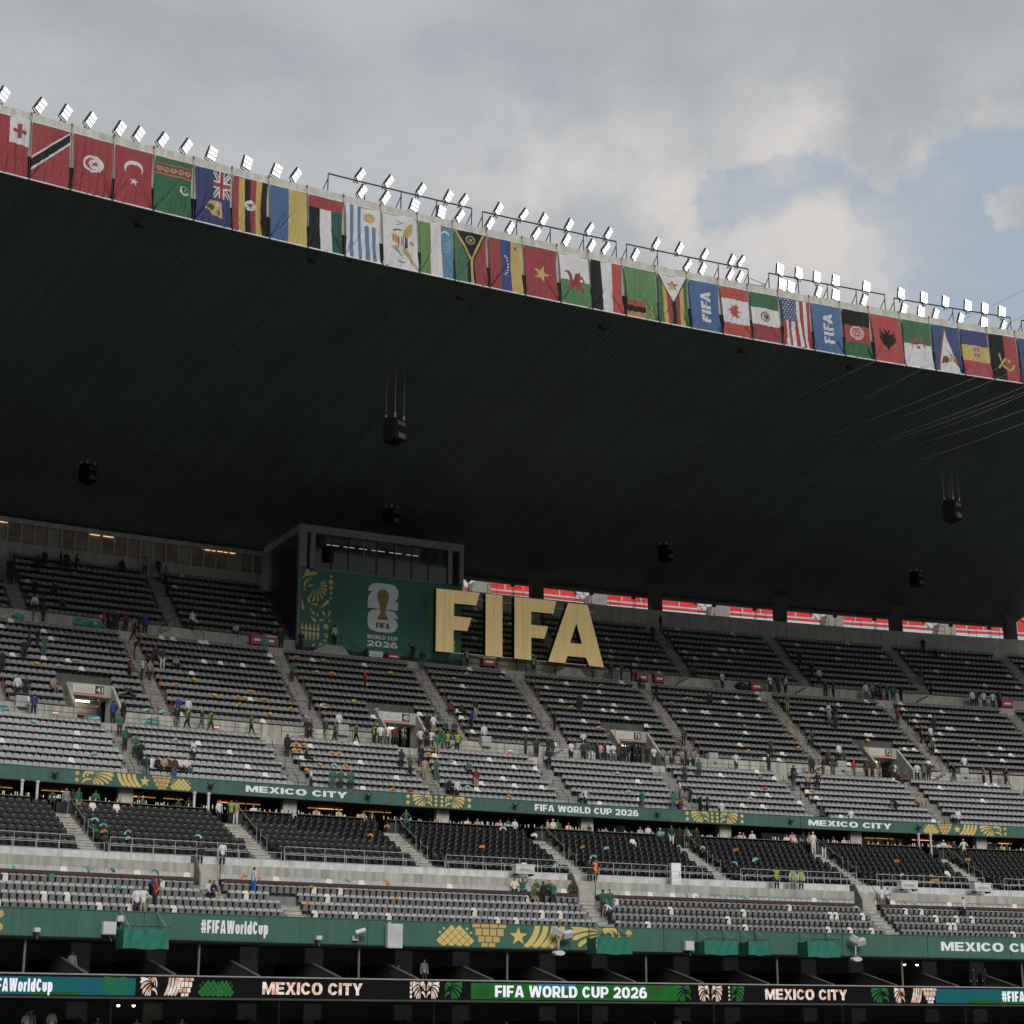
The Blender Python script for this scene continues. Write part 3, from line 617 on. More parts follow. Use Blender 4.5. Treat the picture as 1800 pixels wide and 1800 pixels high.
# ================================================================== EXITS (concrete mouths in the dark seat rows)
signw = mat('sign_white', (.50, .485, .455), .6, var=.05); signk = mat('sign_black', (.02, .02, .02), .6); signr = mat('sign_red', (.55, .09, .10), .6); signg = mat('sign_green', (.25, .42, .33), .6)
pinkg = mat('exit_lining', (.62, .50, .46), .7)
for a, num in EXITS:
    r = empty('exit_mouth'); put(r, a, 7.7, W1Z); tag(r, '%s concrete exit mouth, numbered %s, above the middle walkway' % ({'41': 'leftmost', '40': 'second', '73': 'third', '72': 'rightmost'}[num], num), 'exit')
    w2 = EXW * math.pi / 180 * (R0 + 8)
    MB().prism([(-w2 - .02, 2.62), (w2 + .02, 2.62), (w2 + .02, 3.55), (-w2 - .02, 3.55)], 2.45, 3.5).build('header', conc, r)
    for sg in (-1, 1):
        MB().prism([(-.02, 0), (-.02, 1.30), (2.45, 3.50), (3.5, 3.50), (3.5, 0)], sg * w2 - .11, sg * w2 + .11, ax3='yz').build('cheek_wall', conc, r)
    MB().box(-w2 + .1, w2 - .1, 0, 9, -.02, .02).build('floor', conc_mid, r)
    MB().box(-w2 + .1, w2 - .1, 3.45, 9, 2.6, 2.7).build('ceiling', conc_wall, r)
    q_ = 5.2 if num == '41' else 8.9; MB().box(-w2 + .1, w2 - .1, q_, q_ + .1, 0, 2.7).build('rear_wall', pinkg if num == '41' else conc_wall, r)
    for k in range(4): MB().box(-w2 + .15, w2 * .3, q_ - .3, q_ - .01, .3 + k * .42, .36 + k * .42).build('rear_ledge', conc_dark, r)
    MB().box(-w2 * .75, w2 * .35, 4.2, 4.3, 2.5, 2.57).build('tube_light', mat('tube_white', (1, 1, .95), emit=5, ecol=(1, .96, .86)), r)
    sgn = MB().box(-1.30, 1.08, 2.405, 2.445, 2.66, 3.46).build('sign', signw, r)
    MB().box(.38, 1.06, 2.395, 2.404, 2.86, 3.44).build('number_field', signk, sgn)
    localtext('number', num, .48, .98, 2.39, 2.94, 3.36, signw, sgn, off=.03); localtext('lettering', 'SALIDA', -1.1, .22, 2.398, 2.96, 3.34, mat('sign_grey', (.36, .34, .32), .6), sgn, off=.01)
    MB().box(-1.29, 1.07, 2.396, 2.404, 2.74, 2.84).build('red_stripe', signr, sgn); MB().box(-1.29, 1.07, 2.396, 2.404, 2.665, 2.73).build('green_stripe', signg, sgn)

# ================================================================== BOOTH WITH BANNER
bframe = mat('booth_frame', (.20, .205, .205), .7); bdark = mat('booth_dark', (.035, .036, .035), .7)
booth = empty('press_booth'); put(booth, -27.16, 19.7, 30.7); tag(booth, 'grey glazed press booth with tall green banner under the roof', 'booth')
B = lambda z: z - 30.7
MB().box(-7.9, -7.75, .0, 9, B(30.7), B(42.1)).build('side_wall', bdark, booth); MB().box(7.45, 7.6, .0, 9, B(30.7), B(42.1)).build('side_wall', bdark, booth)
MB().box(-8.0, 7.62, -.25, 9, B(41.45), B(42.12)).build('roof_slab', bframe, booth)
for x0, x1 in ((-7.98, -7.3), (-6.98, -6.55), (6.1, 6.5), (7.25, 7.6)): MB().box(x0, x1, -.2, .3, B(38.32), B(41.45)).build('post', bframe, booth)
MB().box(-7.98, -7.76, -.2, .1, B(31.5), B(38.3)).build('post', bframe, booth)
MB().box(-7.7, 7.55, .0, .35, B(30.7), B(38.3)).build('lower_wall', bdark, booth)
MB().box(-6.55, 6.1, -.12, .2, B(38.26), B(38.4)).build('sill', bframe, booth)
MB().box(-6.6, 6.2, 4.0, 4.1, B(38.3), B(41.45)).build('rear_wall', mat('booth_inside', (.16, .13, .10), .9), booth); MB().box(-7.7, 7.4, .35, 4, B(38.25), B(38.32)).build('floor', bdark, booth)
xs = [-6.55, -5.0, -3.4, -1.96, -.75, .95, 2.6, 4.2, 6.1]
for i, (x0, x1) in enumerate(zip(xs, xs[1:])):
    MB().box(x0 + .06, x1 - .06, .02, .035, B(38.4), B(41.45)).build('window_pane', glass, booth)
    MB().box(x1 - .05, x1 + .05, -.04, .08, B(38.4), B(41.45)).build('mullion', bframe if i == 2 else black, booth)
    if i in (1, 2, 3, 4, 5, 6): MB().box(x0 + .2, x1 - .25, 1.6, 1.68, B(41.05), B(41.09)).build('tube_light', mat('booth_tube', (1, .95, .85), emit=.6, ecol=(.8, .76, .66)), booth)
ban = MB().box(-7.7, 7.5, -.03, -.005, B(31.45), B(38.28)).build('banner', mat('banner_green', (.046, .165, .128), .6, var=.12, scale=.5, bump=.4, bscale=2.5), booth)
bw = mat('banner_white', (.80, .80, .80), .6, var=.04); bk = mat('banner_black', (.02, .02, .02), .6); bgold = mat('banner_gold', (.66, .52, .16), .6, var=.1); tro = mat('trophy_gold', (.33, .20, .06), .6, var=.5, scale=5); tro2 = mat('trophy_dark', (.05, .06, .03), .6)
def bflat(name, polys, m, off, parent=ban):
    mb = MB()
    if name in ('emblem', 'trophy', 'trophy_base'): polys = [[(u, 37.74 - (37.72 - v) * .92) for u, v in p] for p in polys]
    for p in polys: mb.flat(p, lambda u, v: Vector((u, -.03 - off, B(v))))
    return mb.build(name, m, parent)
def rnd_rect(x0, x1, z0, z1, r, corners=(1, 1, 1, 1)):
    o = []
    for (cx_, cz, t0), on in zip(((x1 - r, z0 + r, -90), (x1 - r, z1 - r, 0), (x0 + r, z1 - r, 90), (x0 + r, z0 + r, 180)), corners):
        if on: o += [(cx_ + r * math.cos(R_(t0 + 15 * i)), cz + r * math.sin(R_(t0 + 15 * i))) for i in range(7)]
        else: o.append(({-90: x1, 0: x1, 90: x0, 180: x0}[t0], {-90: z0, 0: z1, 90: z1, 180: z0}[t0]))
    return o
# "2" over "6"
bflat('emblem', [[(-1.5, 36.85), (-1.45, 37.2), (-1.1, 37.6), (-.6, 37.72), (.55, 37.72), (1.05, 37.6), (1.36, 37.15), (1.38, 36.75), (1.28, 36.35), (1.0, 36.05), (1.36, 36.05), (1.36, 35.22), (-1.5, 35.22), (-1.5, 36.2), (-1.2, 36.75), (-1.05, 36.85)]], bw, .006)
bflat('emblem', [[(-1.5, 34.3), (-1.42, 34.75), (-1.1, 35.05), (-.6, 35.14), (.6, 35.14), (1.05, 35.05), (1.36, 34.6), (1.36, 34.42), (.95, 34.42), (1.25, 34.2), (1.38, 33.8), (1.25, 33.4), (.95, 33.1), (.5, 33.0), (-.7, 33.0), (-1.2, 33.15), (-1.45, 33.5)]], bw, .006)
bflat('trophy', [[(-.62, 36.55), (-.55, 36.9), (-.25, 37.12), (.1, 37.12), (.42, 36.9), (.5, 36.55), (.4, 36.0), (.25, 35.5), (.18, 35.1), (.22, 34.75), (.38, 34.45), (.46, 34.2), (-.58, 34.2), (-.5, 34.45), (-.34, 34.75), (-.28, 35.1), (-.38, 35.5), (-.54, 36.0)]], tro, .012)
bflat('trophy_base', [[(-.5, 34.40), (.40, 34.40), (.42, 34.33), (-.53, 34.33)], [(-.55, 34.27), (.45, 34.27), (.46, 34.2), (-.58, 34.2)]], tro2, .016)
for s, x0, x1, z0, z1, m, off in (('FIFA', -.68, .60, 33.74, 34.2, bk, .04), ('WORLD CUP', -1.5, 1.38, 32.74, 33.08, bw, .025), ('2026', -1.5, 1.38, 32.06, 32.58, bw, .05)):
    V_, F_ = heavytext(s, *STY[s[0]]); mb = MB(); mb.add([(x0 + (x1 - x0) * u, -.045 - .0015 * l, B(z0 + (z1 - z0) * v)) for u, v, l in V_], F_); mb.build('lettering', m, ban)
orn = [petal(-7.6, 37.3, -7.0, 38.2, .22), petal(-7.65, 37.4, -6.2, 38.0, .2, .05), circ(-4.95, 37.8, .14), circ(-4.95, 37.3, .22), circ(-4.92, 36.8, .17), circ(-4.92, 36.35, .13), circ(-4.95, 35.9, .11), circ(-7.35, 36.4, .1), circ(-7.35, 36.75, .11), circ(-7.3, 37.0, .12), circ(-7.1, 37.25, .12), circ(-6.85, 37.45, .1)]
for i in range(8):
    t = R_(20 - i * 20); orn.append(petal(-6.35 + .3 * math.cos(t), 36.9 + .3 * math.sin(t), -6.35 + (1.0 + .07 * i) * math.cos(t) , 36.9 + (1.0 + .09 * i) * math.sin(t), .13, .06))
orn += [petal(-6.5, 37.0, -7.0, 36.7, .12), petal(-6.0, 34.9, -5.1, 35.7, .2, -.05), petal(-7.6, 35.7, -7.4, 34.6, .17), circ(-6.9, 35.4, .12), petal(-6.8, 35.2, -6.1, 35.2, .14), petal(-6.8, 34.9, -6.4, 34.3, .14), petal(-6.8, 34.2, -6.2, 33.7, .18), circ(-6.1, 34.3, .11), petal(-5.3, 34.1, -5.65, 34.7, .13), petal(-5.2, 34.1, -4.95, 34.8, .12), petal(-5.3, 33.9, -5.95, 33.9, .12), circ(-5.0, 33.9, .11), circ(-5.3, 33.35, .24), circ(-5.25, 32.6, .19), circ(-5.35, 32.15, .12), petal(-6.6, 31.5, -6.3, 31.75, .15), petal(-5.9, 31.5, -5.7, 31.9, .14)]
for i in range(5):
    x = -7.45 + i * .36; orn += [[(x - .14, 32.98), (x, 33.6), (x + .14, 32.98), (x, 32.9)], [(x - .14, 32.72), (x, 32.0), (x + .14, 32.72), (x, 32.8)]]
bflat('gold_ornament', orn, bgold, .006)
bflat('gold_ornament', [[(x + 12.8, z) for x, z in p] for p in orn[-10:]], bgold, .006)

# ================================================================== GIANT LETTERS
gl = bpy.data.materials.new('gold_lit_letter'); gl.use_nodes = True
t = gl.node_tree; b = t.nodes['Principled BSDF']; b.inputs['Roughness'].default_value = .5
geo = t.nodes.new('ShaderNodeNewGeometry'); mp = t.nodes.new('ShaderNodeMapping'); mp.inputs['Scale'].default_value = (1.6, 1.6, .12); t.links.new(geo.outputs['Position'], mp.inputs[0])
nz = t.nodes.new('ShaderNodeTexNoise'); nz.inputs['Scale'].default_value = 1.8; nz.inputs['Detail'].default_value = 6; t.links.new(mp.outputs[0], nz.inputs['Vector'])
cr = t.nodes.new('ShaderNodeValToRGB'); cr.color_ramp.elements[0].position = .3; cr.color_ramp.elements[1].position = .7
cr.color_ramp.elements[0].color = (.56, .40, .165, 1); cr.color_ramp.elements[1].color = (.66, .485, .21, 1); t.links.new(nz.outputs[0], cr.inputs[0])
t.links.new(cr.outputs[0], b.inputs['Base Color']); t.links.new(cr.outputs[0], b.inputs['Emission Color']); b.inputs['Emission Strength'].default_value = .17
LET = {'first letter F': [(-8.24, 37.52), (-4.06, 37.55), (-4.41, 36.36), (-6.54, 36.34), (-6.54, 35.19), (-4.84, 35.2), (-5.25, 33.97), (-6.56, 33.95), (-6.56, 31.92), (-8.24, 31.92)],
       'letter I': [(-3.48, 37.54), (-1.84, 37.54), (-1.84, 31.92), (-3.48, 31.92)],
       'second letter F': [(-.66, 37.54), (3.53, 37.55), (3.21, 36.35), (1.0, 36.33), (1.0, 35.13), (2.69, 35.13), (2.31, 33.97), (1.0, 33.96), (1.0, 31.92), (-.66, 31.92)],
       'letter A': None}
for nm, poly in LET.items():
    r = empty('giant_letter'); put(r, -25.3, 18.6, 30.9); tag(r, 'giant glowing gold %s of the sign beside the booth' % nm, 'sign letter')
    if poly is None:
        parts = [[(4.72, 37.5), (6.72, 37.5), (8.31, 31.88), (6.81, 31.88), (6.51, 32.6), (4.63, 32.6), (4.38, 31.92), (2.67, 31.92)]]
        hole = [(5.56, 35.69), (6.1, 33.83), (4.89, 33.83)]
        face = MB(); tri = tessellate_polygon([[Vector((x, z, 0)) for x, z in parts[0]], [Vector((x, z, 0)) for x, z in hole]])
        allp = parts[0] + hole; face.add([(x, -.28, z - 30.9) for x, z in allp], [tuple(q) for q in tri])
        side = MB()
        for lp in (parts[0], hole):
            n = len(lp); side.add([(x, y, z - 30.9) for y in (-.26, .35) for x, z in lp], [(i, (i + 1) % n, n + (i + 1) % n, n + i) for i in range(n)])
        xs_ = (3.6, 7.4)
    else:
        face = MB(); face.flat(poly, lambda u, v: Vector((u, -.28, v - 30.9)))
        side = MB(); n = len(poly); side.add([(x, y, z - 30.9) for y in (-.26, .35) for x, z in poly], [(i, (i + 1) % n, n + (i + 1) % n, n + i) for i in range(n)])
        xs_ = (poly[0][0] + .4, poly[0][0] + 1.3)
    face.build('lit_face', gl, r); side.build('black_return', mat('letter_return', (.015, .014, .012), .4), r)
    seam_m = mat('letter_seam', (.34, .24, .10), .5)
    for sx, z0_, z1_ in {'first letter F': [(-7.4, 31.95, 37.5), (-5.5, 36.4, 37.5), (-5.7, 34.0, 35.15)], 'letter I': [(-2.66, 31.95, 37.5)], 'second letter F': [(.17, 31.95, 37.5), (2.1, 36.4, 37.5), (1.8, 34.0, 35.1)], 'letter A': [(5.65, 35.75, 37.46), (5.6, 32.65, 33.8)]}[nm]: MB().box(sx - .012, sx + .012, -.284, -.279, z0_ - 30.9, z1_ - 30.9).build('panel_seam', seam_m, r)
    for x in xs_: MB().tube((x, .1, -.6), (x, .1, 1.1), .06, 6).build('support_post', black, r)
for z, nm in ((37.0, 'upper'), (32.0, 'lower')):
    mb = MB(); mb.box(-8.0, 7.6, .12, .2, z - 30.9 - .05, z - 30.9 + .05); mb.box(-8.0, 7.6, .05, .11, z - 30.9 - .03, z - 30.9 + .03)
    for x in (-6, -2, 2, 6): mb.box(x - .05, x + .05, .2, .5, z - 30.93, z - 30.87)
    o = mb.build('sign_rail', mat('white_rail_paint', (.75, .75, .75), .5)); put(o, -25.3, 18.6, 30.9); tag(o, 'white %s carrier rail behind the giant gold letters' % nm, 'rail')

# ================================================================== ROOF
roofm = mat('roof_soffit', (.076, .096, .088), .65, var=.16, scale=.2, rnd=.10, spec=.15)
fasc = mat('roof_fascia_metal', (.42, .42, .385), .55, .0, var=.2, scale=2.5, streak=.25)
roof = empty('stadium_roof', P(-26, -16, 52)); tag(roof, 'huge dark ribbed stadium roof over the whole stand', 'roof')
ri = Matrix.Translation(-roof.location)
pw = .070; mb = MB(); prof = [(-.5, 0), (-.30, 0), (-.24, -.045), (.24, -.045), (.30, 0), (.5, 0)]
ds = [-16.0, -4, 8, 20, 33.5]
def rz(d): return 52.1 + (d + 16.0) / 49.5 * (43.0 - 52.1)
vs = []
for d in ds:
    for u, dz in prof:
        t_ = R_(u * pw); vs.append(((R0 + d) * math.sin(t_), (R0 + d) * math.cos(t_), rz(d) + dz))
k = len(prof); fs = [(i * k + j, i * k + j + 1, (i + 1) * k + j + 1, (i + 1) * k + j) for i in range(len(ds) - 1) for j in range(k - 1)]
mb.add(vs, fs); panel = mb.mesh('soffit_panel', roofm)
a = A0
while a < A1:
    o = link('soffit_panel', panel, roof); o.matrix_parent_inverse = ri; o.location = (CX, CY, 0); o.rotation_euler = (0, 0, -R_(a + pw / 2)); a += pw
o = sweep([(-16.0, 52.1), (-16.0, 55.0), (33.5, 45.5), (33.5, 43.0)], A0, A1).build('roof_top', mat('roof_top_metal', (.3, .3, .3), .6), roof); o.matrix_parent_inverse = ri
o = sweep(ringbox(33.2, 33.8, 42.75, 43.5), A0, A1, closed=True).build('rear_beam', mat('beam_grey', (.10, .105, .10), .7), roof); o.matrix_parent_inverse = ri
# ring of flag bays
SEAM_X = [-24, 48.7, 121, 195, 267, 337.5, 405.7, 471, 539, 604, 670, 735, 797.5, 858, 921, 983, 1038.5, 1098, 1157, 1213, 1268.5, 1321, 1375, 1430, 1484, 1535.5, 1590, 1643, 1694, 1745, 1795, 1846]
SEAM = [ax(x, -16.45, 50.3) for x in SEAM_X]
step = (SEAM[-1] - SEAM[0]) / (len(SEAM) - 1)
fa = SEAM[0] - 3 * step; bays = [SEAM[0] - (3 - i) * step for i in range(3)] + SEAM + [SEAM[-1] + (i + 1) * step for i in range(5)]
for a, b in zip(bays, bays[1:]):
    top = [(a + (b - a) * i / 6, 55.05 + random.uniform(-.035, .035)) for i in range(7)]
    mb = MB(); vs = []
    for aa, zt in top: vs += [P(aa, -16.1, 52.1), P(aa, -16.1, zt), P(aa, -15.9, zt)]
    mb.add(vs, [f for i in range(6) for f in ((i * 3, i * 3 + 3, i * 3 + 4, i * 3 + 1), (i * 3 + 1, i * 3 + 4, i * 3 + 5, i * 3 + 2))])
    o = mb.build('fascia_panel', fasc, roof); o.matrix_parent_inverse = ri
    o = MB().box(-.05, .05, -.06, 0, 54.35, 55.0).build('fascia_joint', mat('fascia_joint', (.25, .25, .23), .6), roof); o.location = P(a, -16.1, 0) - roof.location; o.rotation_euler = (0, 0, -R_(a))
    o = MB().box(-.05, .06, -.1, 0, 54.9, 55.08).build('red_strap', mat('red_strap', (.35, .06, .02), .6), roof); o.location = P(a, -16.1, 0) - roof.location; o.rotation_euler = (0, 0, -R_(a))

# ================================================================== REAR OF THE STAND
# left: wall with a band of dull panes and lamp strips
rw = empty('rear_wall', P(-31, 27.6, 38)); tag(rw, 'concrete wall with a band of dull reddish panes behind the topmost rows', 'wall'); rwi = Matrix.Translation(-rw.location)
def rwp(name, prof, a0, a1, m): o = sweep(prof, a0, a1, closed=True).build(name, m, rw); o.matrix_parent_inverse = rwi; return o
rwp('lower_wall', ringbox(27.6, 27.9, 37.2, 39.35), A0, -28.35, conc_wall); rwp('top_beam', ringbox(27.55, 28.0, 41.0, 41.36), A0, -28.35, conc_wall)
rwp('top_capping', ringbox(27.5, 28.05, 41.362, 41.42), A0, -28.35, mat('capping', (.34, .33, .30), .7))
redpane = mat('dull_red_pane', (.22, .145, .125), .5, var=.5, scale=.7); greypane = mat('dull_grey_pane', (.24, .225, .20), .5, var=.4, scale=.7)
a = A0; i = 0
while a < -28.4:
    b = min(a + .165, -28.36); rwp('pane', ringbox(27.74, 27.78, 39.36, 40.99), a + .012, b - .012, redpane if (i % 7) not in (2, 6) else greypane)
    rwp('mullion', ringbox(27.6, 27.9, 39.351, 40.999), b - .011, b + .011, conc_wall); rwp('transom', ringbox(27.68, 27.739, 39.78, 39.83), a + .012, b - .012, conc_wall); a = b; i += 1
for x0, x1 in ((-6, 9), (11, 16), (156, 176), (180, 200), (357, 370), (373, 392), (394, 414)):
    rwp('lamp_strip', ringbox(27.64, 27.70, 40.93, 40.98), ax(x0, 27.6, 40.9), ax(x1, 27.6, 40.9), mat('rear_lamp', (1, .6, .25), emit=.6, ecol=(1.0, .55, .22)))
# right: parapet, columns and what stands outside
struct('rear_parapet', sweep([(27.6, 37.2), (27.6, 40.05), (27.9, 40.05), (27.9, 37.2)], -26.2, A1), conc_wall)
struct('rear_walkway', sweep([(27.9, 38.0), (36, 38.0), (36, GROUND)], A0, A1), conc_dark)
COLA = [-26.1, -24.22, -22.36, -20.33, -18.39, -16.42]
for i, a in enumerate(COLA):
    mb = MB(); mb.box(-.62, .62, -.4, .4, 0, 6.0); mb.prism([(-.62, 4.6), (.62, 4.6), (1.2, 6.0), (-1.2, 6.0)], -.36, .36)
    o = mb.build('rear_column', mat('column_dark', (.07, .072, .066), .85)); put(o, a, 30.8, 38.0); tag(o, 'dark concrete column in the bright gap under the roof, %s from the left' % ordn[i], 'column', 'columns under the roof edge')
redp = mat('red_steel_panel', (.62, .020, .022), .5, var=.12, emit=0); whb = mat('white_beam', (.42, .40, .40), .6); slabm = mat('pale_slab', (.24, .215, .20), .85)
ZB = 44.60
for i, (a, b) in enumerate(zip(COLA + [-14.5], COLA[1:] + [-14.5, -12.6])):
    r = empty('red_facade_bay'); put(r, (a + b) / 2, 44, 43); tag(r, 'red panels with white frames seen through the gap, %s bay from the left' % ordn[i], 'facade', 'red bays outside')
    W = R_(b - a) * (R0 + 44)
    x0 = -W / 2 + .4; n = 5; pw_ = (W * .78) / n
    for k in range(n):
        MB().box(x0 + k * pw_ + .07, x0 + (k + 1) * pw_ - .07, 0, .08, ZB - 43 + .30, 48 - 43).build('panel', redp, r)
        MB().box(x0 + k * pw_ - .07, x0 + k * pw_ + .07, -.06, .14, ZB - 43 + .25, 48 - 43).build('frame', whb, r)
    MB().box(-W / 2, W / 2, -.08, .2, ZB - 43 + .06, ZB - 43 + .26).build('bottom_beam', whb, r); MB().box(-W / 2, W / 2, -.04, .2, ZB - 43 - .16, ZB - 43 + .055).build('red_strip', redp, r)
    MB().tube((W * .20, -.15, ZB - 43 + 1.9), (W * .34, -.15, ZB - 43 + .2), .09, 6).build('brace', whb, r); MB().tube((W * .26, -.25, ZB - 43 + 1.9), (W * .40, -.25, ZB - 43 + .2), .09, 6).build('brace', whb, r)
    MB().prism([(W * .30, -1.5), (W * .36, ZB - 43 + .25), (W * .5, ZB - 43 + 1.2), (W * .5, -1.5)], -2.0, -.6).build('pale_slab', slabm, r)
    if a > -17: continue
    rl = empty('safety_rail'); put(rl, (a + b) / 2, 28.4, 40.05); tag(rl, 'thin black rail frames on the rear parapet, %s bay from the left' % ordn[i], 'railing', 'rails on the rear parapet')
    for x in (-3.0, .8, 3.6):
        mb = MB(); mb.path([(x - .5, 0, 0), (x - .5, 0, 1.05), (x + .5, 0, 1.05), (x + .5, 0, 0)], .022, 5); mb.tube((x - .5, 0, .5), (x + .5, 0, .5), .02, 5); mb.build('rail_frame', black, rl)
    for x in (-1.6, 3.0):
        f = empty('floodlight_on_stand'); put(f, (a + b) / 2 + m2a(x, 28), 28.6, 40.05); tag(f, 'small black spotlight on a tripod at the rear parapet, %s bay, %s one' % (ordn[i], 'left' if x < 0 else 'right'), 'lamp', 'spotlights at the rear parapet')
        mb = MB()
        for t_ in (0, 120, 240): mb.tube((0, 0, .5), (.3 * math.cos(R_(t_)), .3 * math.sin(R_(t_)), 0), .02, 5)
        mb.tube((0, 0, .5), (0, 0, 1.2), .025, 5); mb.build('tripod', black, f); MB().box(-.16, .16, -.16, .16, 1.15, 1.45).build('lamp_head', black, f)

# ================================================================== THE REST OF THE BOWL (behind the camera and to the sides)
def bowl(name, prof, m):
    mb = MB(); k = len(prof); c = (59.0, 50.0); vs = []; ang = [R_(t_) for t_ in range(112, 352, 6)]
    for t_ in ang:
        for r_, z in prof: vs.append((c[0] + 1.10 * r_ * math.sin(t_), c[1] + 1.0 * r_ * math.cos(t_), z))
    fs = [(i * k + j, (i + 1) * k + j, (i + 1) * k + j + 1, i * k + j + 1) for i in range(len(ang) - 1) for j in range(k - 1)]
    # keep clear of everything the camera sees
    keep = [f for f in fs if all(not (vs[q][1] > 8 and abs(vs[q][0]) < .62 * vs[q][1] + 6) for q in f)]
    mb.add(vs, keep); struct(name, mb, m)
bowl('far_stand', [(84, GROUND), (84, -6), (100, 6), (100, 9), (112, 18), (140, 40), (140, 46)], mat('far_stand_seats', (.26, .27, .26), .8, var=.4))
bowl('far_roof', [(90, 55), (88, 52), (146, 44), (146, 47)], mat('far_roof_metal', (.08, .085, .08), .7))
# ================================================================== SEATS
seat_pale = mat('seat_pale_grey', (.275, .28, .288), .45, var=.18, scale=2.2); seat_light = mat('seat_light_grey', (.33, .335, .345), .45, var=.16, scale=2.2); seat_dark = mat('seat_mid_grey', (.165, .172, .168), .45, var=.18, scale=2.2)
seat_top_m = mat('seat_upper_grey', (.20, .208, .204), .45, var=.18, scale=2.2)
seat_white = mat('seat_white', (.60, .59, .55), .45, var=.08); seat_blk = mat('seat_black', (.010, .0105, .011), .45, var=.2, scale=3); seat_fold = mat('seat_folded_grey', (.135, .14, .138), .5, var=.15)
def bucket():
    mb = MB(); sh = Matrix.Shear('XZ', 4, (0, .16)) if 0 else None
    T = lambda x, y, z: Vector((x, y + (z - .42) * .2, z))
    poly = [(-.218, .38), (.218, .38), (.222, .67), (.185, .765), (.09, .79), (-.09, .79), (-.185, .765), (-.222, .67)]
    n = len(poly); vs = [T(x, 0, z) for x, z in poly] + [T(x * .97, .05, z) for x, z in poly]
    mb.add(vs, [tuple(range(n))] + [(i, (i + 1) % n, n + (i + 1) % n, n + i) for i in range(n)] + [tuple(range(n, 2 * n))[::-1]])
    # pan, slightly dished, with a turned-down lip
    mb.add([(-.20, .02, .43), (.20, .02, .43), (.20, -.36, .47), (.20, -.40, .42), (-.20, -.36, .47), (-.20, -.40, .42)], [(0, 1, 2, 4), (4, 2, 3, 5)])
    mb.add([(-.20, .02, .40), (.20, .02, .40), (.20, -.40, .40), (-.20, -.40, .40), (-.2, -.4, .42), (.2, -.4, .42)], [(0, 1, 2, 3), (3, 2, 5, 4)])
    mb.box(-.05, .05, -.12, .0, 0.02, .40, 1); return mb
def flip():                                               # folded seat with a black arm on its left
    mb = MB(); T = lambda x, y, z: Vector((x, y + (z - .42) * .16, z))
    poly = [(-.19, .42), (.19, .42), (.205, .70), (.18, .83), (.10, .86), (-.10, .86), (-.18, .83), (-.205, .70)]
    n = len(poly); vs = [T(x, .05, z) for x, z in poly] + [T(x * .97, .10, z) for x, z in poly]
    mb.add(vs, [tuple(range(n))] + [(i, (i + 1) % n, n + (i + 1) % n, n + i) for i in range(n)])
    mb.box(-.165, .165, -.06, .03, .28, .69, 1)
    mb.prism([(-.08, .0), (-.03, .0), (.02, .56), (.10, .56), (.10, .67), (-.26, .66), (-.26, .57), (-.08, .55)], -.262, -.198, 2, ax3='yz'); return mb
def black_chair():
    mb = MB(); T = lambda x, y, z: Vector((x, y + (z - .42) * .2, z))
    poly = [(-.21, .40), (.21, .40), (.225, .72), (.19, .90), (.12, .93), (-.12, .93), (-.19, .90), (-.225, .72)]
    n = len(poly); vs = [T(x, .04, z) for x, z in poly] + [T(x * .96, .12, z) for x, z in poly]
    mb.add(vs, [tuple(range(n))] + [(i, (i + 1) % n, n + (i + 1) % n, n + i) for i in range(n)])
    mb.box(-.19, .19, -.10, .03, .34, .70, 0)
    mb.box(-.285, -.235, -.30, .08, .58, .65, 0); mb.box(-.285, -.235, -.02, .06, .0, .58, 0)
    mb.box(-.02, .02, .10, .128, .855, .885, 1); return mb
def npm(mb): return np.array(mb.v, float), mb.f, mb.m
def bulk(name, mb, mats, spots):                          # many copies of one shape joined to one mesh
    V, F, Mi = npm(mb); A = np.array([s[:4] for s in spots], float); ca, sa = np.cos(A[:, 3]), np.sin(A[:, 3])
    X = A[:, 0:1] + ca[:, None] * V[:, 0] + sa[:, None] * V[:, 1]; Y = A[:, 1:2] - sa[:, None] * V[:, 0] + ca[:, None] * V[:, 1]; Z = A[:, 2:3] + V[:, 2] + 0 * X
    co = np.stack([X, Y, Z], -1).reshape(-1, 3); nv = len(V); ns = len(A)
    fl = np.array([i for f in F for i in f]); ln = np.array([len(f) for f in F]); st = np.concatenate([[0], np.cumsum(ln)[:-1]]); nl = len(fl)
    me = bpy.data.meshes.new(name); me.vertices.add(len(co)); me.vertices.foreach_set('co', co.ravel())
    me.loops.add(nl * ns); me.polygons.add(len(F) * ns)
    me.loops.foreach_set('vertex_index', (fl[None] + (np.arange(ns) * nv)[:, None]).ravel().astype(np.int32))
    me.polygons.foreach_set('loop_start', (st[None] + (np.arange(ns) * nl)[:, None]).ravel().astype(np.int32))
    for m in mats: me.materials.append(m)
    me.polygons.foreach_set('material_index', np.tile(np.array(Mi, np.int32), ns)); me.update(calc_edges=True); me.validate()
    return link(name, me)
def in_gap(a, lst, half): return any(abs(a - q) < half for q in lst)
def row_angles(sp, d, jit=0):
    st = m2a(sp, d); a = A0 + .1 + jit * st
    while a < A1 - .1: yield a; a += st
SPOT = {'low': [], 'wall': [], 'blk': [], 'brt': [], 'mid': [], 'top': []}
def add_rows(key, s, sp, back, aisles, half_m, ks, skip=None, zoff=0.0):
    for k in ks:
        d, z = tread(s, k); ah = m2a(half_m, d); last = None
        for a in row_angles(sp, d, random.random()):
            al = [q[0] for q in aisles if q[1] <= k < q[2]] if aisles and isinstance(aisles[0], tuple) else aisles
            if in_gap(a, al, ah): continue
            if skip and skip(a, k): continue
            p = P(a, d + back, z); SPOT[key].append((p.x, p.y, p.z + zoff, R_(a), k, a))
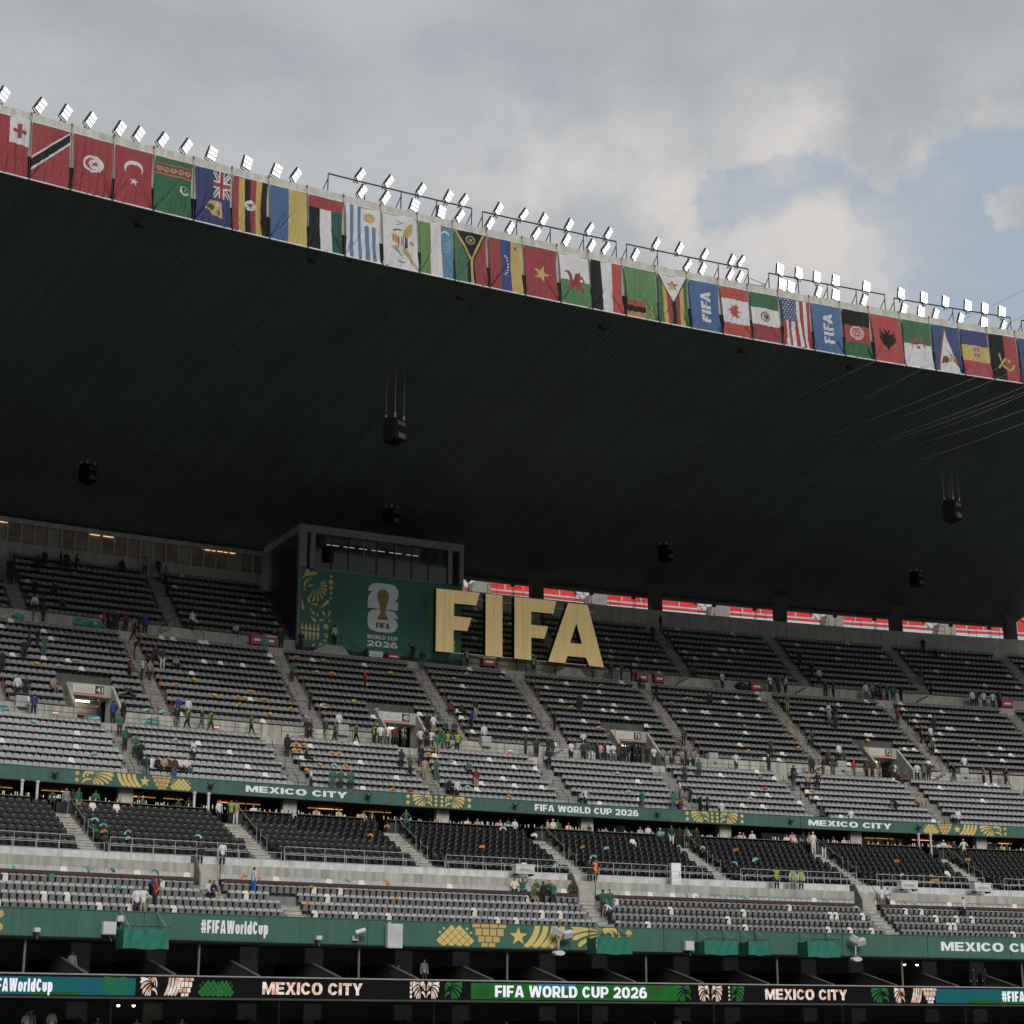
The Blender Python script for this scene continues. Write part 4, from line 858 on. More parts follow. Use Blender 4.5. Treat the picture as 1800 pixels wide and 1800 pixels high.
add_rows('low', LOW, .45, .66, AISLE_LOW, .85, range(4)); add_rows('wall', LOW, .45, .58, AISLE_LOW, .85, [4])
add_rows('blk', BLK, .535, .70, AISLE_BLK, .90, range(8), skip=lambda a, k: False)
add_rows('brt', BRT, .468, .62, AISLE_BRT, .78, range(8))
add_rows('mid', MID, .468, .62, AISLE_MID, .85, range(12), skip=lambda a, k: k < 5 and any(abs(a - e) < EXW + .06 for e, _ in EXITS))
add_rows('top', TOP, .468, .62, AISLE_TOP, .85, range(9), skip=lambda a, k: -28.42 < a < -25.97)
ROWN = ['front row', 'second row', 'third row', 'fourth row', 'fifth row', 'sixth row', 'seventh row', 'eighth row', 'ninth row', 'tenth row', 'eleventh row', 'top row']
def visible(s):
    x, y = proj((s[0], s[1], s[2] + .5)); return -10 < x < 1810 and y < 1810
def block(a, al):
    q = sorted(x for x in al if vis(x)); n = sum(1 for x in q if x < a); return ordn[n] + ' block from left'
def seats(name, key, mb, mats, label, group, whites, wmats, al, nmax=300):
    sp = SPOT[key]; wh = []; rest = []
    for s in sp: (wh if random.random() < whites else rest).append(s)
    vs = sorted([s for s in rest if visible(s)], key=lambda s: s[0] ** 2 + s[1] ** 2 + s[2] ** 2)
    ind = vs[:nmax]; ids = set(map(id, ind)); bulk_ = [s for s in rest if id(s) not in ids]
    me = mb.mesh(name, mats); mw = mb.mesh('white_' + name, wmats)
    for s in ind:
        o = link(name, me); o.location = s[:3]; o.rotation_euler = (0, 0, -s[3]); tag(o, '%s, %s, %s' % (label, ROWN[s[4]], block(s[5], al)), 'seat', '%s, %s, %s' % (group, ROWN[s[4]], block(s[5], al)))
    for s in wh:
        if not visible(s): bulk_.append(s); continue
        o = link('white_' + name.replace('dark_', ''), mw); o.location = s[:3]; o.rotation_euler = (0, 0, -s[3]); tag(o, 'white seat among %s, %s, %s' % (group, ROWN[s[4]], block(s[5], al)), 'seat', 'white among %s, %s, %s' % (group, ROWN[s[4]], block(s[5], al)))
    if bulk_: tag(bulk('more_' + name + 's', mb, mats, bulk_), group + ', the many further ones', 'seats', kind='stuff')
fb = flip(); bb = bucket(); kb = black_chair(); ALL = [q[0] for q in AISLE_LOW if q[2] == 5]
seats('folding_seat', 'low', fb, [seat_light, seat_fold, black], 'grey folding seat with black arm', 'grey folding seats', .075, [seat_white, seat_white, black], ALL)
seats('bucket_seat', 'wall', bb, [seat_light, black], 'pale bucket seat against the concrete wall', 'pale wall seats', .10, [seat_white, black], ALL, 90)
seats('padded_chair', 'blk', kb, [seat_blk, whitep], 'black padded chair', 'black padded chairs', .005, [seat_white, whitep], AISLE_BLK)
seats('bucket_seat', 'brt', bb, [seat_pale, black], 'light grey bucket seat', 'light grey bucket seats', .035, [seat_white, black], AISLE_BRT, 210)
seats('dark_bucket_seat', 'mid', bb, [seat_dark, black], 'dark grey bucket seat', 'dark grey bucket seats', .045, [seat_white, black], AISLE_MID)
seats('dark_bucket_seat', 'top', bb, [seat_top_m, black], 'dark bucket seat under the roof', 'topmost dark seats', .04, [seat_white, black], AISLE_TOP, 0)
# brown ledge in front of the wall row
al = sorted([q[0] for q in AISLE_LOW if q[1] <= 4 < q[2]]); al = [A0] + al + [A1]; n = 0
for a, b in zip(al, al[1:]):
    o = sweep(ringbox(-14.05, -13.85, 8.82, 9.02), a + .13, b - .13, closed=True).build('brown_ledge', brown); tag(o, 'dark brown ledge in front of the wall seats, %s from the left' % ordn[n], 'ledge', 'brown ledges'); n += 1
# ================================================================== FLAGS
FW, FH, HH = 60, 104, 1.78
gx = (np.arange(FW) + .5) / FW; gy = (np.arange(FH) + .5) / FH * HH; GX, GY = np.meshgrid(gx, gy)
def lin2(*c):                                             # sun-bleached print: paler and less saturated
    r = np.array(lin(*c)); return r * .58 + r.mean() * .24 + .018
CR, CW, CK, CG, CB, CY_ = (178, 38, 52), (226, 224, 228), (28, 28, 30), (40, 118, 78), (44, 78, 152), (216, 178, 48)
def inpoly(pts):
    m = np.zeros(GX.shape, bool); n = len(pts)
    for i in range(n):
        x0, y0 = pts[i]; x1, y1 = pts[(i + 1) % n]
        if y0 == y1: continue
        c = ((y0 > GY) != (y1 > GY)) & (GX < (x1 - x0) * (GY - y0) / (y1 - y0) + x0); m ^= c
    return m
class Cv:
    def __init__(s, bg): s.a = np.zeros(GX.shape + (3,)); s.a[:] = lin2(*bg)
    def m(s, mask, c): s.a[mask] = lin2(*c); return s
    def r(s, c, x0, y0, x1, y1): return s.m((GX >= x0) & (GX < x1) & (GY >= y0) & (GY < y1), c)
    def p(s, c, *pts): return s.m(inpoly(pts), c)
    def c(s, c, x, y, r, ry=None): return s.m(((GX - x) / r) ** 2 + ((GY - y) / (ry or r)) ** 2 < 1, c)
    def ring(s, c, x, y, r0, r1): d = np.hypot(GX - x, GY - y); return s.m((d < r1) & (d > r0), c)
    def cres(s, c, x, y, r, x2, y2, r2): return s.m((np.hypot(GX - x, GY - y) < r) & (np.hypot(GX - x2, GY - y2) > r2), c)
    def st(s, c, x, y, r, rot=-90, q=.4, n=5): return s.p(c, *star(x, y, r, rot, n, q))
    def band(s, c, pts, w_): return s.p(c, *band(pts, w_))
def vbars(cols, ws=None):
    cv = Cv(cols[0]); x = 0; ws = ws or [1 / len(cols)] * len(cols)
    for c, w_ in zip(cols, ws): cv.r(c, x, 0, x + w_, 9); x += w_
    return cv
def hbars(cols, ws):
    cv = Cv(cols[0]); y = 0
    for c, w_ in zip(cols, ws): cv.r(c, 0, y, 1, y + w_ * HH); y += w_ * HH
    return cv
def letters_up(cv, c, x0, x1, y0, y1):      # F I F A reading upwards
    def T(u, v): return (x0 + (1 - v) * (x1 - x0), y1 - u * (y1 - y0))   # u along reading, v up the letter
    Fp = [(0, 0), (0, 1), (.24, 1), (.22, .78), (.10, .78), (.10, .60), (.20, .60), (.18, .38), (.10, .38), (.10, 0)]
    cv.p(c, *[T(u, v) for u, v in Fp]); cv.p(c, *[T(u, v) for u, v in ((.28, 0), (.28, 1), (.38, 1), (.38, 0))])
    cv.p(c, *[T(u + .44, v) for u, v in Fp]); A_ = [(.66, 0), (.78, 1), (.88, 1), (1, 0), (.89, 0), (.87, .18), (.79, .18), (.77, 0)]
    m = inpoly([T(u, v) for u, v in A_]) & ~inpoly([T(u, v) for u, v in ((.80, .36), (.83, .68), (.86, .36))]); return cv.m(m, c)
FL = []
c = Cv(CR); c.r(CW, .48, 0, 1, .80); c.r(CR, .68, .17, .80, .62); c.r(CR, .56, .34, .93, .46); FL.append((c, 'red flag with red cross on white canton, cut by the left edge'))
c = Cv(CR); c.p(CW, (1, .0), (1, .40), (0, 1.50), (0, 1.06)); c.p(CK, (1, .06), (1, .32), (0, 1.42), (0, 1.13)); FL.append((c, 'red flag with black diagonal band edged in white'))
c = Cv(CR); c.c(CW, .52, .80, .265); c.cres(CR, .50, .80, .185, .56, .80, .16); c.st(CR, .57, .80, .11, -70); FL.append((c, 'red flag with crescent and star on a white disc'))
c = Cv(CR); c.cres(CW, .50, .62, .25, .50, .70, .21); c.st(CW, .51, 1.04, .13, -80); FL.append((c, 'red flag with white crescent above a white star'))
c = Cv(CG); c.r((150, 62, 40), 0, .17, 1, .56); c.r((196, 140, 70), 0, .19, 1, .21); c.r((196, 140, 70), 0, .52, 1, .54)
for i in range(5): c.c((60, 60, 45) if i % 2 else (120, 30, 30), .12 + i * .19, .365, .085); c.ring((214, 190, 150), .12 + i * .19, .365, .055, .08); c.c((200, 170, 120), .12 + i * .19, .365, .03)
c.cres(CW, .82, .92, .145, .86, .88, .125)
for i, (x, y) in enumerate(((.80, .80), (.86, .83), (.92, .86), (.83, .90), (.90, .95))): c.st(CW, x, y, .032)
FL.append((c, 'green flag with red ornament band and small white crescent'))
c = Cv((40, 62, 128)); J = lambda x, y: (.5 + x * .5, y * .88)
c.p((40, 62, 128), J(0, 0), J(1, 0), J(1, 1), J(0, 1))
for q in (((0, 0), (.13, 0), (1, .87), (1, 1), (.87, 1), (0, .13)), ((1, 0), (.87, 0), (0, .87), (0, 1), (.13, 1), (1, .13))): c.p(CW, *[J(*t_) for t_ in q])
for q in (((0, .02), (.07, 0), (1, .95), (.93, 1)), ((1, .0), (.95, 0), (0, .95), (.05, 1))): c.p(CR, *[J(*t_) for t_ in q])
c.p(CW, J(.34, 0), J(.66, 0), J(.66, 1), J(.34, 1)); c.p(CW, J(0, .36), J(1, .36), J(1, .64), J(0, .64)); c.p(CR, J(.41, 0), J(.59, 0), J(.59, 1), J(.41, 1)); c.p(CR, J(0, .42), J(1, .42), J(1, .58), J(0, .58))
c.p((205, 176, 100), (.42, .98), (.76, .98), (.76, 1.52), (.50, 1.45), (.28, 1.25)); c.c((70, 96, 50), .44, 1.20, .11, .10); c.c((150, 110, 60), .66, 1.35, .06, .09); c.c((225, 190, 180), .65, 1.10, .08, .06); FL.append((c, 'blue flag with British canton and yellow shield'))
c = vbars([CR, CY_, CK, CR, CY_, CK]); c.c(CW, .50, .88, .17); c.band(CK, [(.40, .85), (.48, .88), (.60, .82)], .018); c.band((150, 40, 40), [(.46, .93), (.54, .90)], .022); c.band(CK, [(.44, .80), (.52, .90), (.50, 1.0)], .012); FL.append((c, 'flag of six vertical stripes in red, yellow and black with white disc'))
FL.append((vbars([(52, 104, 168), (214, 188, 62)]), 'flag half blue and half yellow'))
c = vbars([CK, CW, (30, 100, 82)]); c.r(CR, 0, 0, 1, .40); FL.append((c, 'flag with red top bar over black, white and green stripes'))
c = Cv(CW)
for x, y0 in ((.12, 0), (.345, 0), (.57, .62), (.79, .62)): c.r((72, 140, 186), x, y0, x + .11, 2)
c.st((205, 165, 50), .70, .33, .22, -90, .55, 12); c.c((220, 182, 70), .70, .33, .115); c.ring((170, 130, 40), .70, .33, .10, .12); FL.append((c, 'white flag with pale blue stripes and a golden sun'))
c = Cv(CW); ey = (206, 170, 66)
c.p(ey, (.55, .72), (.62, .45), (.80, .20), (.88, .22), (.84, .55), (.70, .72)); c.p(ey, (.55, 1.02), (.66, 1.02), (.78, 1.25), (.92, 1.60), (.82, 1.55), (.66, 1.30)); c.p(ey, (.22, .68), (.34, .62), (.46, .78), (.46, .98), (.34, .96), (.24, .84)); c.c(ey, .84, .86, .09, .07); c.p(ey, (.30, 1.05), (.46, .98), (.42, 1.18), (.34, 1.16))
for i in range(6): c.r(CR if i % 2 == 0 else CW, .42 + i * .036, .72, .456 + i * .036, 1.0)
c.r((50, 62, 120), .63, .70, .72, 1.04)
c.band((70, 120, 70), [(.28, .55), (.40, .48), (.52, .50)], .03); c.band((80, 150, 190), [(.24, 1.08), (.36, 1.20), (.52, 1.36)], .02); c.band((80, 150, 190), [(.34, 1.10), (.46, 1.28)], .018)
c.band((70, 140, 190), [(.40, .18), (.58, .24), (.40, .32)], .022); c.r((70, 140, 190), .42, 1.52, .64, 1.57); FL.append((c, 'white flag with a golden eagle turned on its side'))
c = vbars([(104, 160, 70), (180, 60, 50), CW, (180, 60, 50), (66, 146, 184)], [.32, .02, .32, .02, .32]); c.cres(CW, .80, .26, .12, .80, .31, .105)
for j in range(5):
    for i in range(3):
        if j + i > 1: c.c(CW, .76 + i * .075, .46 + j * .10, .016)
FL.append((c, 'flag striped green, white and light blue with small crescent'))
c = Cv((66, 128, 88)); c.r(CR, .5, 0, 1, 2); c.p(CK, (0, 0), (1, 0), (.62, .98), (.62, 2), (.44, 2), (.44, .98)); c.band((214, 184, 60), [(.05, 0), (.53, .98), (.53, 2)], .035); c.band((214, 184, 60), [(.92, 0), (.53, .98)], .035); c.r(CK, .40, 1.1, .47, 2); c.r(CK, .59, 1.1, .64, 2); c.r((214, 184, 60), .50, .98, .56, 2)
c.p(CK, (.12, 0), (.86, 0), (.53, .82)); c.ring((206, 176, 60), .50, .28, .11, .15); c.band((206, 176, 60), [(.45, .24), (.55, .34)], .02); c.band((206, 176, 60), [(.55, .24), (.45, .34)], .02); FL.append((c, 'green and red flag with a black and yellow Y'))
c = vbars([CR, (52, 72, 146), (214, 180, 58)])
for i in range(8):
    t_ = -1.1 + i * .31; c.st(CW, .40 + .18 * math.cos(t_), .88 + .36 * math.sin(t_), .045, q=.42)
c.c((196, 170, 120), .84, .22, .11); c.c((120, 70, 60), .82, .22, .05); c.c(CW, .88, .22, .03); FL.append((c, 'flag striped red, blue and yellow with an arc of stars'))
c = Cv(CR); c.st((222, 186, 60), .50, .92, .30, -75); FL.append((c, 'red flag with a large yellow star'))
c = Cv(CW); c.r((84, 146, 88), 0, .92, 1, 2); d_ = (176, 44, 48)
c.c(d_, .48, 1.00, .20, .12); c.p(d_, (.30, 1.0), (.26, .78), (.20, .66), (.12, .70), (.16, .60), (.30, .58), (.38, .70), (.44, .92)); c.p(d_, (.44, .95), (.50, .66), (.66, .60), (.72, .76), (.64, .96)); c.band(d_, [(.62, 1.0), (.76, 1.0), (.80, .84), (.72, .78)], .03); c.p(d_, (.66, .82), (.74, .70), (.80, .80))
for x0, x1 in ((.34, .22), (.42, .40), (.56, .60), (.64, .76)): c.band(d_, [(x0, 1.05), (x1, 1.18), (x1 - .04, 1.26)], .035)
FL.append((c, 'white and green flag with a red dragon'))
FL.append((vbars([CK, CW, (206, 60, 48)]), 'flag striped black, white and red'))
c = Cv((98, 156, 88)); c.r((196, 60, 48), .02, 1.16, .60, 1.37); c.r(CK, .02, 1.37, .60, 1.58); c.r((206, 132, 48), .02, 1.58, .60, 2); c.band((196, 150, 60), [(.82, 1.28), (.78, 1.48), (.86, 1.60), (.80, 1.74)], .035); FL.append((c, 'plain green flag with small red, black and orange block'))
c = vbars([(62, 128, 78), CY_, CR, CK, CR, CY_, (62, 128, 78)]); c.p(CK, (-.02, 0), (1.02, 0), (.5, 1.02)); c.p(CW, (.03, 0), (.97, 0), (.5, .95)); c.st(CR, .50, .36, .21); c.c((210, 176, 60), .48, .40, .09, .11); c.p((210, 176, 60), (.42, .50), (.56, .50), (.50, .26)); FL.append((c, 'striped green, yellow, red and black flag with white triangle'))
c = Cv((58, 110, 172)); letters_up(c, CW, .36, .70, .34, 1.46); FL.append((c, 'blue flag with upright white lettering, left of the maple leaf flag'))
c = hbars([(206, 58, 48), CW, (206, 58, 48)], (.24, .50, .26)); c.p((206, 58, 48), *[(.46 + x * .30, .86 + y * .30) for x, y in ((-.95, 0), (-.5, -.18), (-.55, -.45), (-.25, -.35), (-.3, -.8), (0, -.6), (.35, -1.0), (.45, -.65), (.7, -.7), (.5, -.3), (.62, -.06), (1.0, -.05), (1.0, .05), (.62, .06), (.5, .3), (.7, .7), (.45, .65), (.35, 1.0), (0, .6), (-.3, .8), (-.25, .35), (-.55, .45), (-.5, .18))]); FL.append((c, 'red and white flag with a red maple leaf'))
c = hbars([(58, 120, 76), CW, (172, 44, 58)], (.31, .35, .34)); c.ring((70, 100, 60), .50, .85, .14, .18); c.c((130, 92, 50), .54, .85, .10); c.c((150, 130, 100), .48, .80, .06); c.ring((210, 200, 190), .52, .85, .12, .14); FL.append((c, 'green, white and red flag with a brown emblem'))
c = vbars([(184, 44, 58) if i % 2 == 0 else CW for i in range(9)]); c.r((58, 82, 140), 0, 0, .54, .82)
for j in range(9):
    for i in range(5): c.c(CW, .05 + i * .105 + (.05 if j % 2 else 0), .05 + j * .088, .022)
FL.append((c, 'flag with red and white stripes and starry blue canton'))
c = Cv((62, 118, 178)); letters_up(c, CW, .36, .70, .30, 1.42); FL.append((c, 'blue flag with upright white lettering, right of the starry flag'))
c = hbars([CK, (190, 52, 58), (48, 122, 78)], (.33, .34, .33)); c.ring((222, 190, 188), .50, .84, .19, .26); c.c((216, 170, 168), .50, .86, .15); c.ring(CR, .5, .86, .06, .10); FL.append((c, 'black, red and green flag with a round white emblem'))
c = Cv((204, 58, 48)); e_ = CK; c.p(e_, (.50, .66), (.44, .52), (.36, .50), (.40, .60), (.43, .72), (.30, .62), (.22, .52), (.20, .95), (.34, 1.10), (.40, 1.12), (.44, 1.22), (.50, 1.32), (.56, 1.22), (.60, 1.12), (.66, 1.10), (.80, .95), (.78, .52), (.70, .62), (.57, .72), (.60, .60), (.64, .50), (.56, .52))
for i in range(5): c.r((204, 58, 48), .18, .60 + i * .10, .29, .63 + i * .10); c.r((204, 58, 48), .71, .60 + i * .10, .82, .63 + i * .10)
FL.append((c, 'orange-red flag with a black two-headed eagle'))
c = hbars([(62, 126, 76), CW], (.5, .5)); c.cres((190, 46, 56), .52, .90, .25, .52, .98, .205); c.st((190, 46, 56), .52, 1.0, .10); FL.append((c, 'green and white flag with red crescent and star'))
c = Cv((48, 82, 142)); c.p((190, 48, 62), (.44, .04), (.06, 1.86), (1.0, 1.86)); c.p(CW, (.46, .16), (.12, 1.9), (.94, 1.9)); c.p((116, 78, 48), (.24, 1.46), (.34, 1.18), (.48, 1.14), (.56, 1.24), (.50, 1.40), (.40, 1.44), (.42, 1.60), (.36, 1.44)); c.band((196, 160, 70), [(.54, 1.36), (.62, 1.28), (.62, 1.10)], .03); c.band((196, 160, 70), [(.66, 1.22), (.76, 1.16), (.74, 1.36)], .025); FL.append((c, 'blue flag with a white triangle and brown eagle'))
c = hbars([(62, 66, 138), (214, 188, 66), (196, 52, 78)], (.33, .34, .33)); c.r((200, 178, 150), .38, .62, .66, 1.08)
for x, y in ((.41, .66), (.54, .66), (.41, .88), (.54, .88)): c.r((196, 96, 56), x, y, x + .09, y + .15)
FL.append((c, 'blue, yellow and red flag with a small square emblem'))
c = vbars([CK, (192, 50, 54)]); yy = (212, 186, 72); c.band(yy, [(.20, 1.32), (.38, 1.10), (.52, .90)], .04); c.band(yy, [(.28, .72), (.32, .95), (.46, 1.25)], .035); c.band(yy, [(.46, 1.25), (.62, 1.36), (.78, 1.26), (.82, 1.12)], .04); c.st(yy, .66, .98, .10); FL.append((c, 'black and red flag with a yellow emblem'))
c = Cv((48, 80, 148)); c.r(CW, .6, .1, .9, .3); FL.append((c, 'blue flag cut by the right edge of the picture'))
def flagmesh(cv, wd, ht, seed):
    r = random.Random(seed); me = bpy.data.meshes.new('cloth'); nx, ny = FW + 1, FH + 1
    u = np.linspace(-.5, .5, nx); v = np.linspace(0, 1, ny); U, V = np.meshgrid(u, v)
    k1 = r.uniform(.03, .085); k2 = r.uniform(.5, 1.5); ph = r.uniform(0, 6)
    pin = 1 - .05 * np.sin(np.pi * V) * r.uniform(.3, 1.5)
    X = U * wd * pin + .05 * r.uniform(-1, 1) * np.sin(V * 3)
    Yd = -.36 * V + k1 * np.sin(U * 22 * k2 + V * 5 * r.uniform(-1, 1) + ph) * (.25 + V * .8) + .05 * np.sin(U * 7 + V * 4 + ph) + .02 * np.sin(U * 50 + V * 16 + ph) * V
    for _ in range(5):                                     # pulled creases running to a corner
        s_ = r.choice((-1, 1)); x0 = r.uniform(-.3, .3); Yd += r.uniform(.04, .10) * np.exp(-((U - x0 - s_ * (.5 - x0 * s_) * np.clip((V - .35) / .65, 0, 1)) / .03) ** 2) * np.clip((V - .3) * 2, 0, 1)
    Z = -V * ht
    co = np.stack([X, Yd, Z], -1).reshape(-1, 3)
    idx = np.arange(ny * nx).reshape(ny, nx); F = np.stack([idx[:-1, :-1], idx[1:, :-1], idx[1:, 1:], idx[:-1, 1:]], -1).reshape(-1, 4)
    me.vertices.add(len(co)); me.vertices.foreach_set('co', co.ravel()); me.loops.add(F.size); me.loops.foreach_set('vertex_index', F.ravel().astype(np.int32))
    me.polygons.add(len(F)); me.polygons.foreach_set('loop_start', np.arange(0, F.size, 4, dtype=np.int32)); me.update(calc_edges=True)
    at = me.attributes.new('print', 'FLOAT_COLOR', 'FACE'); cc = np.ones((len(F), 4)); cc[:, :3] = cv.a.reshape(-1, 3); at.data.foreach_set('color', cc.ravel().astype(np.float32))
    me.polygons.foreach_set('use_smooth', np.ones(len(F), bool)); me.materials.append(clothmat); return me
batten = mat('white_batten', (.62, .62, .64), .5); cordm = mat('dark_cord', (.02, .02, .022), .7)
for i, ((cv, lab), a, b) in enumerate(zip(FL, SEAM, SEAM[1:])):
    W = R_(b - a) * (R0 - 16.3); f = empty('flag'); put(f, (a + b) / 2, -16.28, 54.38); tag(f, lab + (' hanging from the roof edge' if len(lab.split()) < 12 else ''), 'flag', 'flags along the roof edge')
    o = link('cloth', flagmesh(cv, W * .935, 4.02, i), f)
    MB().tube((-W * .49, -.37, -4.06), (W * .49, -.37, -4.06), .055, 8).build('bottom_batten', batten, f)
    MB().tube((-W * .47, 0, .03), (W * .47, 0, .03), .03, 6).build('top_batten', batten, f)
    mb = MB(); mb.path([(W * .5, .02, .1), (W * .5, -.36, -4.06)], .022, 5); mb.box(W * .5 - .06, W * .5 + .06, -.44, -.3, -4.16, -3.98); mb.build('side_cord', cordm, f)
for a in (SEAM[0] - step, SEAM[-1]):                      # flags just outside the picture
    pass

# ================================================================== FLOODLIGHTS ALONG THE ROOF EDGE
lampw = emis('flood_white', (1.0, .985, .95), 1.3); lampw2 = emis('flood_bright', (1.0, .99, .97), 8.0); lampb = mat('lamp_body', (.03, .04, .038), .45)
def lamp(x, y, kind, dr):
    z = 55.3
    for _ in range(12):                                    # height from the picture row at the ring of the lamps
        a = ax(x, dr, z); py = proj(P(a, dr, z))[1]; z += (py - y) / 27.0
    return ax(x, dr, z), z
hous = MB(); hous.box(-.39, .39, .02, .20, -.40, .40); hous = hous.mesh('housing', lampb)
pan = MB(); pan.box(-.385, .385, -.02, .02, -.108, .108); panw = pan.mesh('led_panel', lampw); panb = pan.mesh('led_panel', lampw2)
yk = MB(); yk.path([(.47, .1, .05), (.47, .12, -.55), (-.47, .12, -.55), (-.47, .1, .05)], .03, 5); yk.tube((0, .12, -.55), (0, .15, -.75), .04, 5); yk = yk.mesh('yoke', lampb)
LM = [(8, 166, 'a'), (73, 186, 'a'), (118, 198, 'a'), (161, 211, 'a'), (213, 226, 'a'), (246, 236, 'a'), (288, 246, 'a'), (330, 257, 'a'), (374, 270, 'f'), (436, 286, 'f'), (488, 300, 'f'), (522, 308, 'a')]
LT1 = [(635, 308), (685, 320), (742, 334), (790, 346), (817, 353), (878, 368), (922, 378), (957, 386), (1002, 396), (1038, 403), (1071, 411), (1155, 429), (1196, 437), (1240, 448), (1288, 458), (1304, 460)]
LL1 = [(638, 337, 'a'), (679, 348, 'a'), (730, 361, 'f'), (777, 373, 'f'), (810, 380, 'a'), (863, 393, 'a'), (898, 401, 'a'), (944, 411, 'a'), (997, 422, 'a'), (1041, 432, 'a'), (1066, 437, 'a'), (1118, 448, 'a'), (1210, 467, 'a'), (1236, 473, 'a'), (1285, 483, 'a'), (1302, 487, 'a')]
LT2 = [(1372, 473), (1405, 480), (1437, 487), (1470, 493), (1524, 504), (1585, 516), (1625, 523), (1663, 530), (1702, 537), (1732, 542), (1762, 548)]
LL2 = [(1376, 500), (1391, 504), (1440, 513), (1470, 518), (1520, 528), (1590, 543), (1620, 548), (1646, 552), (1690, 560), (1731, 567), (1765, 573)]
allL = [(x, y, k, 'r') for x, y, k in LM] + [(x, y, 'a', 't') for x, y in LT1] + [(x, y, k, 'l') for x, y, k in LL1] + [(x, y, 'b', 't') for x, y in LT2] + [(x, y, 'c' if x > 1430 and i_ % 3 else 'b', 'l') for i_, (x, y) in enumerate(LL2)]
nl = {'r': 0, 't': 0, 'l': 0}
for x, y, k, row in sorted(allL):
    a, z = lamp(x, y, k, -15.6 if row != 't' else -15.2)
    f = empty('floodlight'); f.location = P(a, -15.6 if row != 't' else -15.2, z)
    j = random.uniform(-.08, .08); base = -R_(a)
    f.rotation_euler = {'a': (R_(32) + j, 0, base + R_(48) + j), 'f': (R_(18) + j, 0, base + R_(28)), 'b': (R_(8), 0, base + R_(22) + j), 'c': (R_(20) + j, 0, base + R_(34) + j)}[k]
    nl[row] += 1
    tag(f, 'lit floodlight %s, %s from the left' % ({'r': 'standing straight on the roof edge', 't': 'on top of the black rail frames', 'l': 'low on the roof edge under the rail frames'}[row], ordn[nl[row] - 1]), 'floodlight', 'floodlights along the roof edge')
    link('housing', hous, f); link('yoke', yk, f)
    for q in (-.28, 0, .28): o = link('led_panel', panb if k == 'b' else panw, f); o.location = (0, 0, q)
for i, (x0, y0, x1, y1, nb) in enumerate(((577, 305, 829, 367, 4), (848, 372, 1083, 424, 4), (1101, 429, 1315, 473, 4), (1351, 480, 1555, 520, 4), (1571, 524, 1776, 560, 4), (1795, 563, 1990, 596, 4))):
    a0, z0 = lamp(x0, y0, 0, -15.2); a1, z1 = lamp(x1, y1, 0, -15.2)
    r = empty('lighting_gantry', P(a0, -15.2, 55)); tag(r, 'black rail frame with posts carrying floodlights, %s from the left' % ordn[i], 'frame', 'rail frames on the roof edge'); inv = Matrix.Translation(-r.location)
    def fp(mb, nm): o = mb.build(nm, black, r); o.matrix_parent_inverse = inv
    fp(sweep(ringbox(-15.24, -15.16, z0 - .04, z0 + .04), a0, a1, closed=True), 'top_rail')
    for q in range(nb + 1):
        a = a0 + (a1 - a0) * q / nb
        fp(MB().tube(P(a, -15.2, z0), P(a, -15.2, 54.6), .04, 6), 'post'); fp(MB().tube(P(a, -15.2, z0 - .35), P(a - m2a(.55), -14.2, 54.5), .035, 6), 'brace')
    fp(MB().path([P(a0 + (a1 - a0) * q / 8, -15.1, 55.5 + .05 * math.sin(q * 2)) for q in range(9)], .012, 4), 'cable')
mb = MB(); a0, a1 = ax(1316, -15, 56), ax(1346, -15, 56)
for s_, e_ in (((a0, 55.7), (a1, 55.7)), ((a0, 56.2), (a1, 55.9)), ((a0, 55.2), (a1, 55.9)), ((a1, 55.9), (a1, 55.0)), ((a0, 56.2), (a0, 55.0))): mb.tube(P(s_[0], -14.9, s_[1]), P(e_[0], -14.9, e_[1]), .025, 5)
tag(mb.build('lattice_link', black), 'short black lattice between two lamp frames on the roof edge', 'frame')

